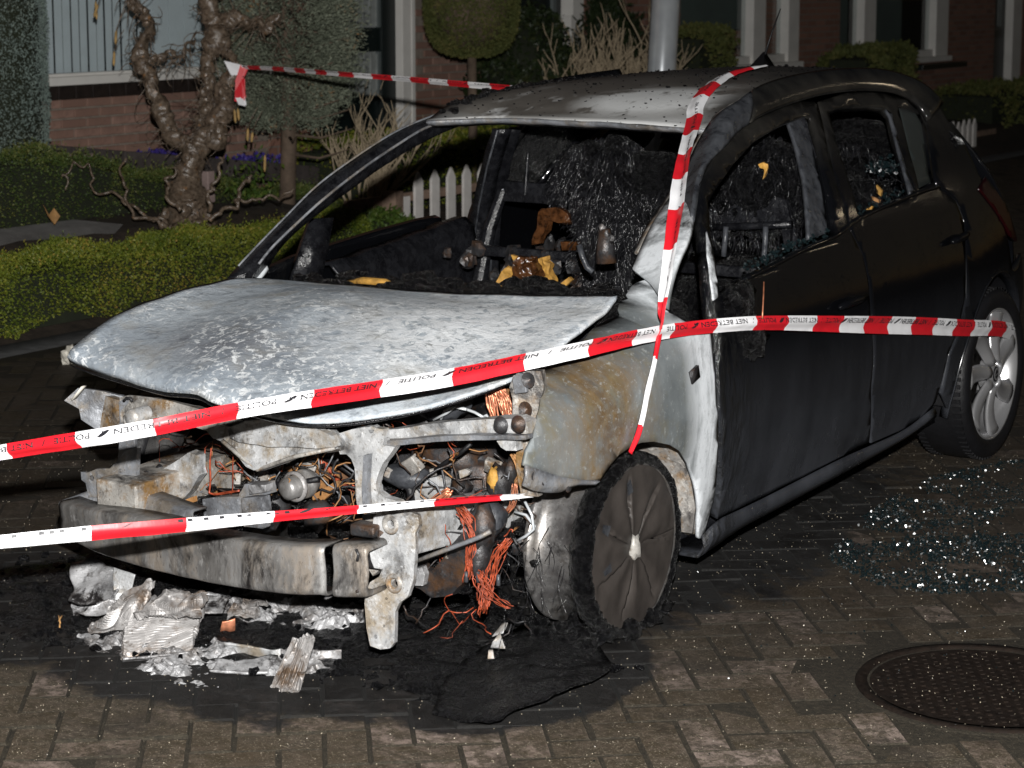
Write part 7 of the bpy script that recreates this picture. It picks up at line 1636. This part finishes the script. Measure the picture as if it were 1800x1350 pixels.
# bevel baked into the shared mesh so copies stay cheap
bm = bmesh.new(); bm.from_mesh(bme); bmesh.ops.bevel(bm, geom=bm.edges[:], offset=.003, segments=1, affect='EDGES'); bm.to_mesh(bme); bm.free()
hb = MB().box((0, 0, 0), (.1, .098, .050)); hbo = hb.build('brick', M['brick'], None, smooth=False); hbm = hbo.data; col.objects.unlink(hbo); bpy.data.objects.remove(hbo)
nbk = 0
def course(y0, y1, z0, z1, top):
    global nbk
    k_ = 0; z = top - .025
    while z > z0:
        y = y0 + (.11 if k_ % 2 else 0) + .104
        while y < y1 - .08:
            if nbk < 300:
                o = bpy.data.objects.new('brick', bme); o.location = (XF - .05 + rnd.gauss(0, .0012), y + rnd.gauss(0, .0015), z); lnk(o, h1_); nbk += 1
            y += .22
        z -= .0625; k_ += 1
course(4.2, 6.62, .42, .985, .985)
course(8.37, 9.44, .85, 1.75, 1.75)
wallbox('wall', 8.37, 9.44, -.3, .84, 'brickwall', h1_, XF - .005, .1); wallbox('wall', 8.37, 9.44, 1.76, 2.75, 'brickwall', h1_, XF - .005, .1); wallbox('wall', 3.6, 6.62, -.3, .40, 'brickwall', h1_, XF - .005, .1); wallbox('wall', 3.6, 4.18, .40, .98, 'brickwall', h1_, XF - .005, .1)
wd = fx('window', WY0, WY1, WZ0, WZ0 + .055, XF - .12, XF - .04, 'greyp', h1_)
fx('window_sill', WY0 - .03, WY1 + .03, 1.075, 1.128, XF - .03, XF + .045, 'whitep', wd); fx('window_board', WY0 - .03, WY1 + .03, 1.128, 1.148, XF - .06, XF + .015, 'whitep', wd)
fx('frame', WY0, WY0 + .06, WZ0, WZ1, XF - .12, XF - .04, 'whitep', wd); fx('frame', WY1 - .06, WY1, WZ0, WZ1, XF - .12, XF - .04, 'whitep', wd); fx('frame', WY0, WY1, WZ1 - .06, WZ1, XF - .12, XF - .04, 'whitep', wd)
fx('pane', WY0 + .05, WY1 - .05, WZ0 + .04, WZ1 - .05, XF - .085, XF - .080, 'glass', wd, 0)
y = 4.30; k_ = 0
while y < WY1 - .05:
    closed = y > 5.42
    if nbk is not None:
        o = fx('blind_slat', y, y + (.0745 if closed else rnd.uniform(.060, .066)), WZ0 + .055, WZ1 - .02, XF - .150 - (.004 if k_ % 2 else 0), XF - .152 - (.004 if k_ % 2 else 0), 'blind', wd, 0)
    y += .0742; k_ += 1
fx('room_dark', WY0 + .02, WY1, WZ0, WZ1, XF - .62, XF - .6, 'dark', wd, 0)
tl0 = None
for i in range(18):
    o = fx('sill_tile', 4.0 + i * .147, 4.0 + i * .147 + .138, .990, 1.072, XF - .1, XF + .03, 'headtile', h1_)
# door of the left house
dd = fx('door', 7.20, 8.19, -.1, 2.48, XF - .16, XF - .10, 'greend', h1_)
fx('door_rail', 7.30, 8.06, 1.20, 1.36, XF - .10, XF - .075, 'greend', dd); fx('door_stile', 8.02, 8.19, -.1, 2.48, XF - .10, XF - .06, 'greend', dd); fx('door_stile', 7.2, 7.32, -.1, 2.48, XF - .10, XF - .06, 'greend', dd)
for z0_, z1_ in ((.86, 1.19), (1.37, 2.3)):
    fx('pane', 7.45, 8.00, z0_, z1_, XF - .098, XF - .094, 'curtain', dd, 0)
    m = MB()
    for q in range(7): m.tube([(XF - .090, 7.50 + q * .08, z0_ + .01), (XF - .088, 7.51 + q * .08, z1_ - .01)], .012, 5)
    m.build_each('curtain_fold', M['curtain'], dd)
    fx('glazing_bead', 7.98, 8.02, z0_, z1_, XF - .10, XF - .07, 'greyp', dd)
fx('door_frame', 8.19, 8.355, -.1, 2.5, XF - .14, XF + .005, 'whitep', h1_)
fx('frame_rebate', 8.30, 8.34, -.1, 2.48, XF + .004, XF + .012, 'whitep', h1_)
# middle house
h2_ = empty('brick_house', (0, 0, 0)); tag(h2_, 'brick terraced house behind the lamp post with white window posts', 'house', 'brick terraced houses')
shell(h2_, 9.45, 15.9)
wallbox('wall', 9.45, 9.75, -.3, 2.75, 'brickwall', h2_); wallbox('wall', 10.83, 12.55, -.3, 2.75, 'brickwall', h2_); wallbox('wall', 12.55, 15.1, -.3, .86, 'brickwall', h2_); wallbox('wall', 12.55, 15.1, 2.5, 2.75, 'brickwall', h2_); wallbox('wall', 15.1, 15.9, -.3, 2.75, 'brickwall', h2_); wallbox('wall', 9.75, 10.83, 2.5, 2.75, 'brickwall', h2_)
d2 = fx('door', 9.75, 10.62, -.1, 2.48, XF - .16, XF - .10, 'greend', h2_); fx('door_stile', 10.44, 10.50, -.1, 2.48, XF - .10, XF - .07, 'greyp', d2)
fx('door_frame', 10.64, 10.82, .92, 2.5, XF - .14, XF + .005, 'whitep', h2_); fx('door_frame', 10.64, 10.82, -.1, .92, XF - .14, XF + .004, 'greyp', h2_)
fx('letter_box', 10.52, 10.60, 1.13, 1.42, XF - .06, XF + .06, 'whitep', h2_)
def farwin(h, y0, y1, posts, z0, z1=2.5, cur=None):
    w = fx('window', y0, y1, z0, z0 + .08, XF - .12, XF - .03, 'whitep', h); fx('window_sill', y0, y1, z0 - .06, z0, XF - .1, XF + .06, 'whitep', w)
    fx('pane', y0, y1, z0 + .08, z1, XF - .095, XF - .09, 'glass', w, 0)
    for a, b in posts: fx('frame', a, b, z0, z1, XF - .14, XF - .0, 'whitep', w)
    fx('frame', y0, y1, z1 - .07, z1, XF - .12, XF - .03, 'whitep', w)
    if cur:
        for a, b in cur: fx('curtain', a, b, z0 + .05, z1, XF - .25, XF - .22, 'curtain', w, 0)
    return w
w2 = farwin(h2_, 12.55, 15.1, ((14.06, 14.33), (14.85, 15.1)), .90)
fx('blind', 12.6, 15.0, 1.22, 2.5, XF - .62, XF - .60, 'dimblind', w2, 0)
# things standing on the inner window ledge
fx('window_ledge', 12.55, 15.1, .86, .90, XF - .5, XF - .15, 'whitep', w2)
for i, (yy, r_, hh, lb_) in enumerate(((13.05, .06, .24, 'grey vase on the window ledge, leftmost in the middle house'), (13.35, .05, .26, 'slim grey vase on the window ledge beside the wider one'), (13.8, .09, .22, 'dark round pot with a glint on the window ledge by the white post'), (14.55, .09, .16, 'dark bowl on the window ledge between the white posts'))):
    m = MB(); m.lathe([(.001, 0), (r_ * .7, 0), (r_, hh * .4), (r_ * .8, hh * .8), (r_ * .5, hh), (r_ * .45, hh - .02)], (0, 0, 0), 'Z', 16); o = m.build('vase', M['sootg' if i < 2 else 'black']); o.location = (XF - .3, yy, .90); tag(o, lb_, 'vase')
fx('net_curtain', 12.6, 14.05, .9, 1.22, XF - .42, XF - .40, 'curtain', w2, 0)
# far house
h3_ = empty('brick_house', (0, 0, 0)); tag(h3_, 'dim brick terraced house at the right with a dark door', 'house', 'brick terraced houses')
shell(h3_, 15.9, 26.0)
wallbox('wall', 15.9, 16.1, -.3, 2.75, 'brickwall', h3_); wallbox('wall', 16.1, 19.2, -.3, .78, 'brickwall', h3_); wallbox('wall', 16.1, 19.2, 2.5, 2.75, 'brickwall', h3_); wallbox('wall', 19.2, 20.75, -.3, 2.75, 'brickwall', h3_); wallbox('wall', 21.75, 26, -.3, 2.75, 'brickwall', h3_); wallbox('wall', 20.75, 21.75, 2.5, 2.75, 'brickwall', h3_)
farwin(h3_, 16.1, 19.2, ((16.74, 17.06), (18.82, 19.2)), .84, 2.5, ((17.3, 17.5),))
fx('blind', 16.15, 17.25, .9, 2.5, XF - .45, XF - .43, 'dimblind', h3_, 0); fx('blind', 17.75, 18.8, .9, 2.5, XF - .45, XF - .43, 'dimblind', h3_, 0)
d3 = fx('door', 20.75, 21.40, .35, 2.48, XF - .16, XF - .10, 'greend', h3_); fx('door_rail', 20.85, 21.3, 1.0, 1.12, XF - .10, XF - .08, 'greend', d3); fx('pane', 21.1, 21.25, 1.15, 2.2, XF - .098, XF - .094, 'curtain', d3, 0)
fx('door_frame', 21.40, 21.72, .40, 2.5, XF - .14, XF + .005, 'whitep', h3_); fx('door_step', 20.6, 22.1, -.1, .36, XF - .1, XF + .5, 'pathc', h3_)
fx('canopy', 18.2, 19.6, .70, .76, XF, XF + .10, 'greend', h3_)
h4 = empty('clipped_hedge', (0, 0, 0))
bpy.data.objects.remove(h4)
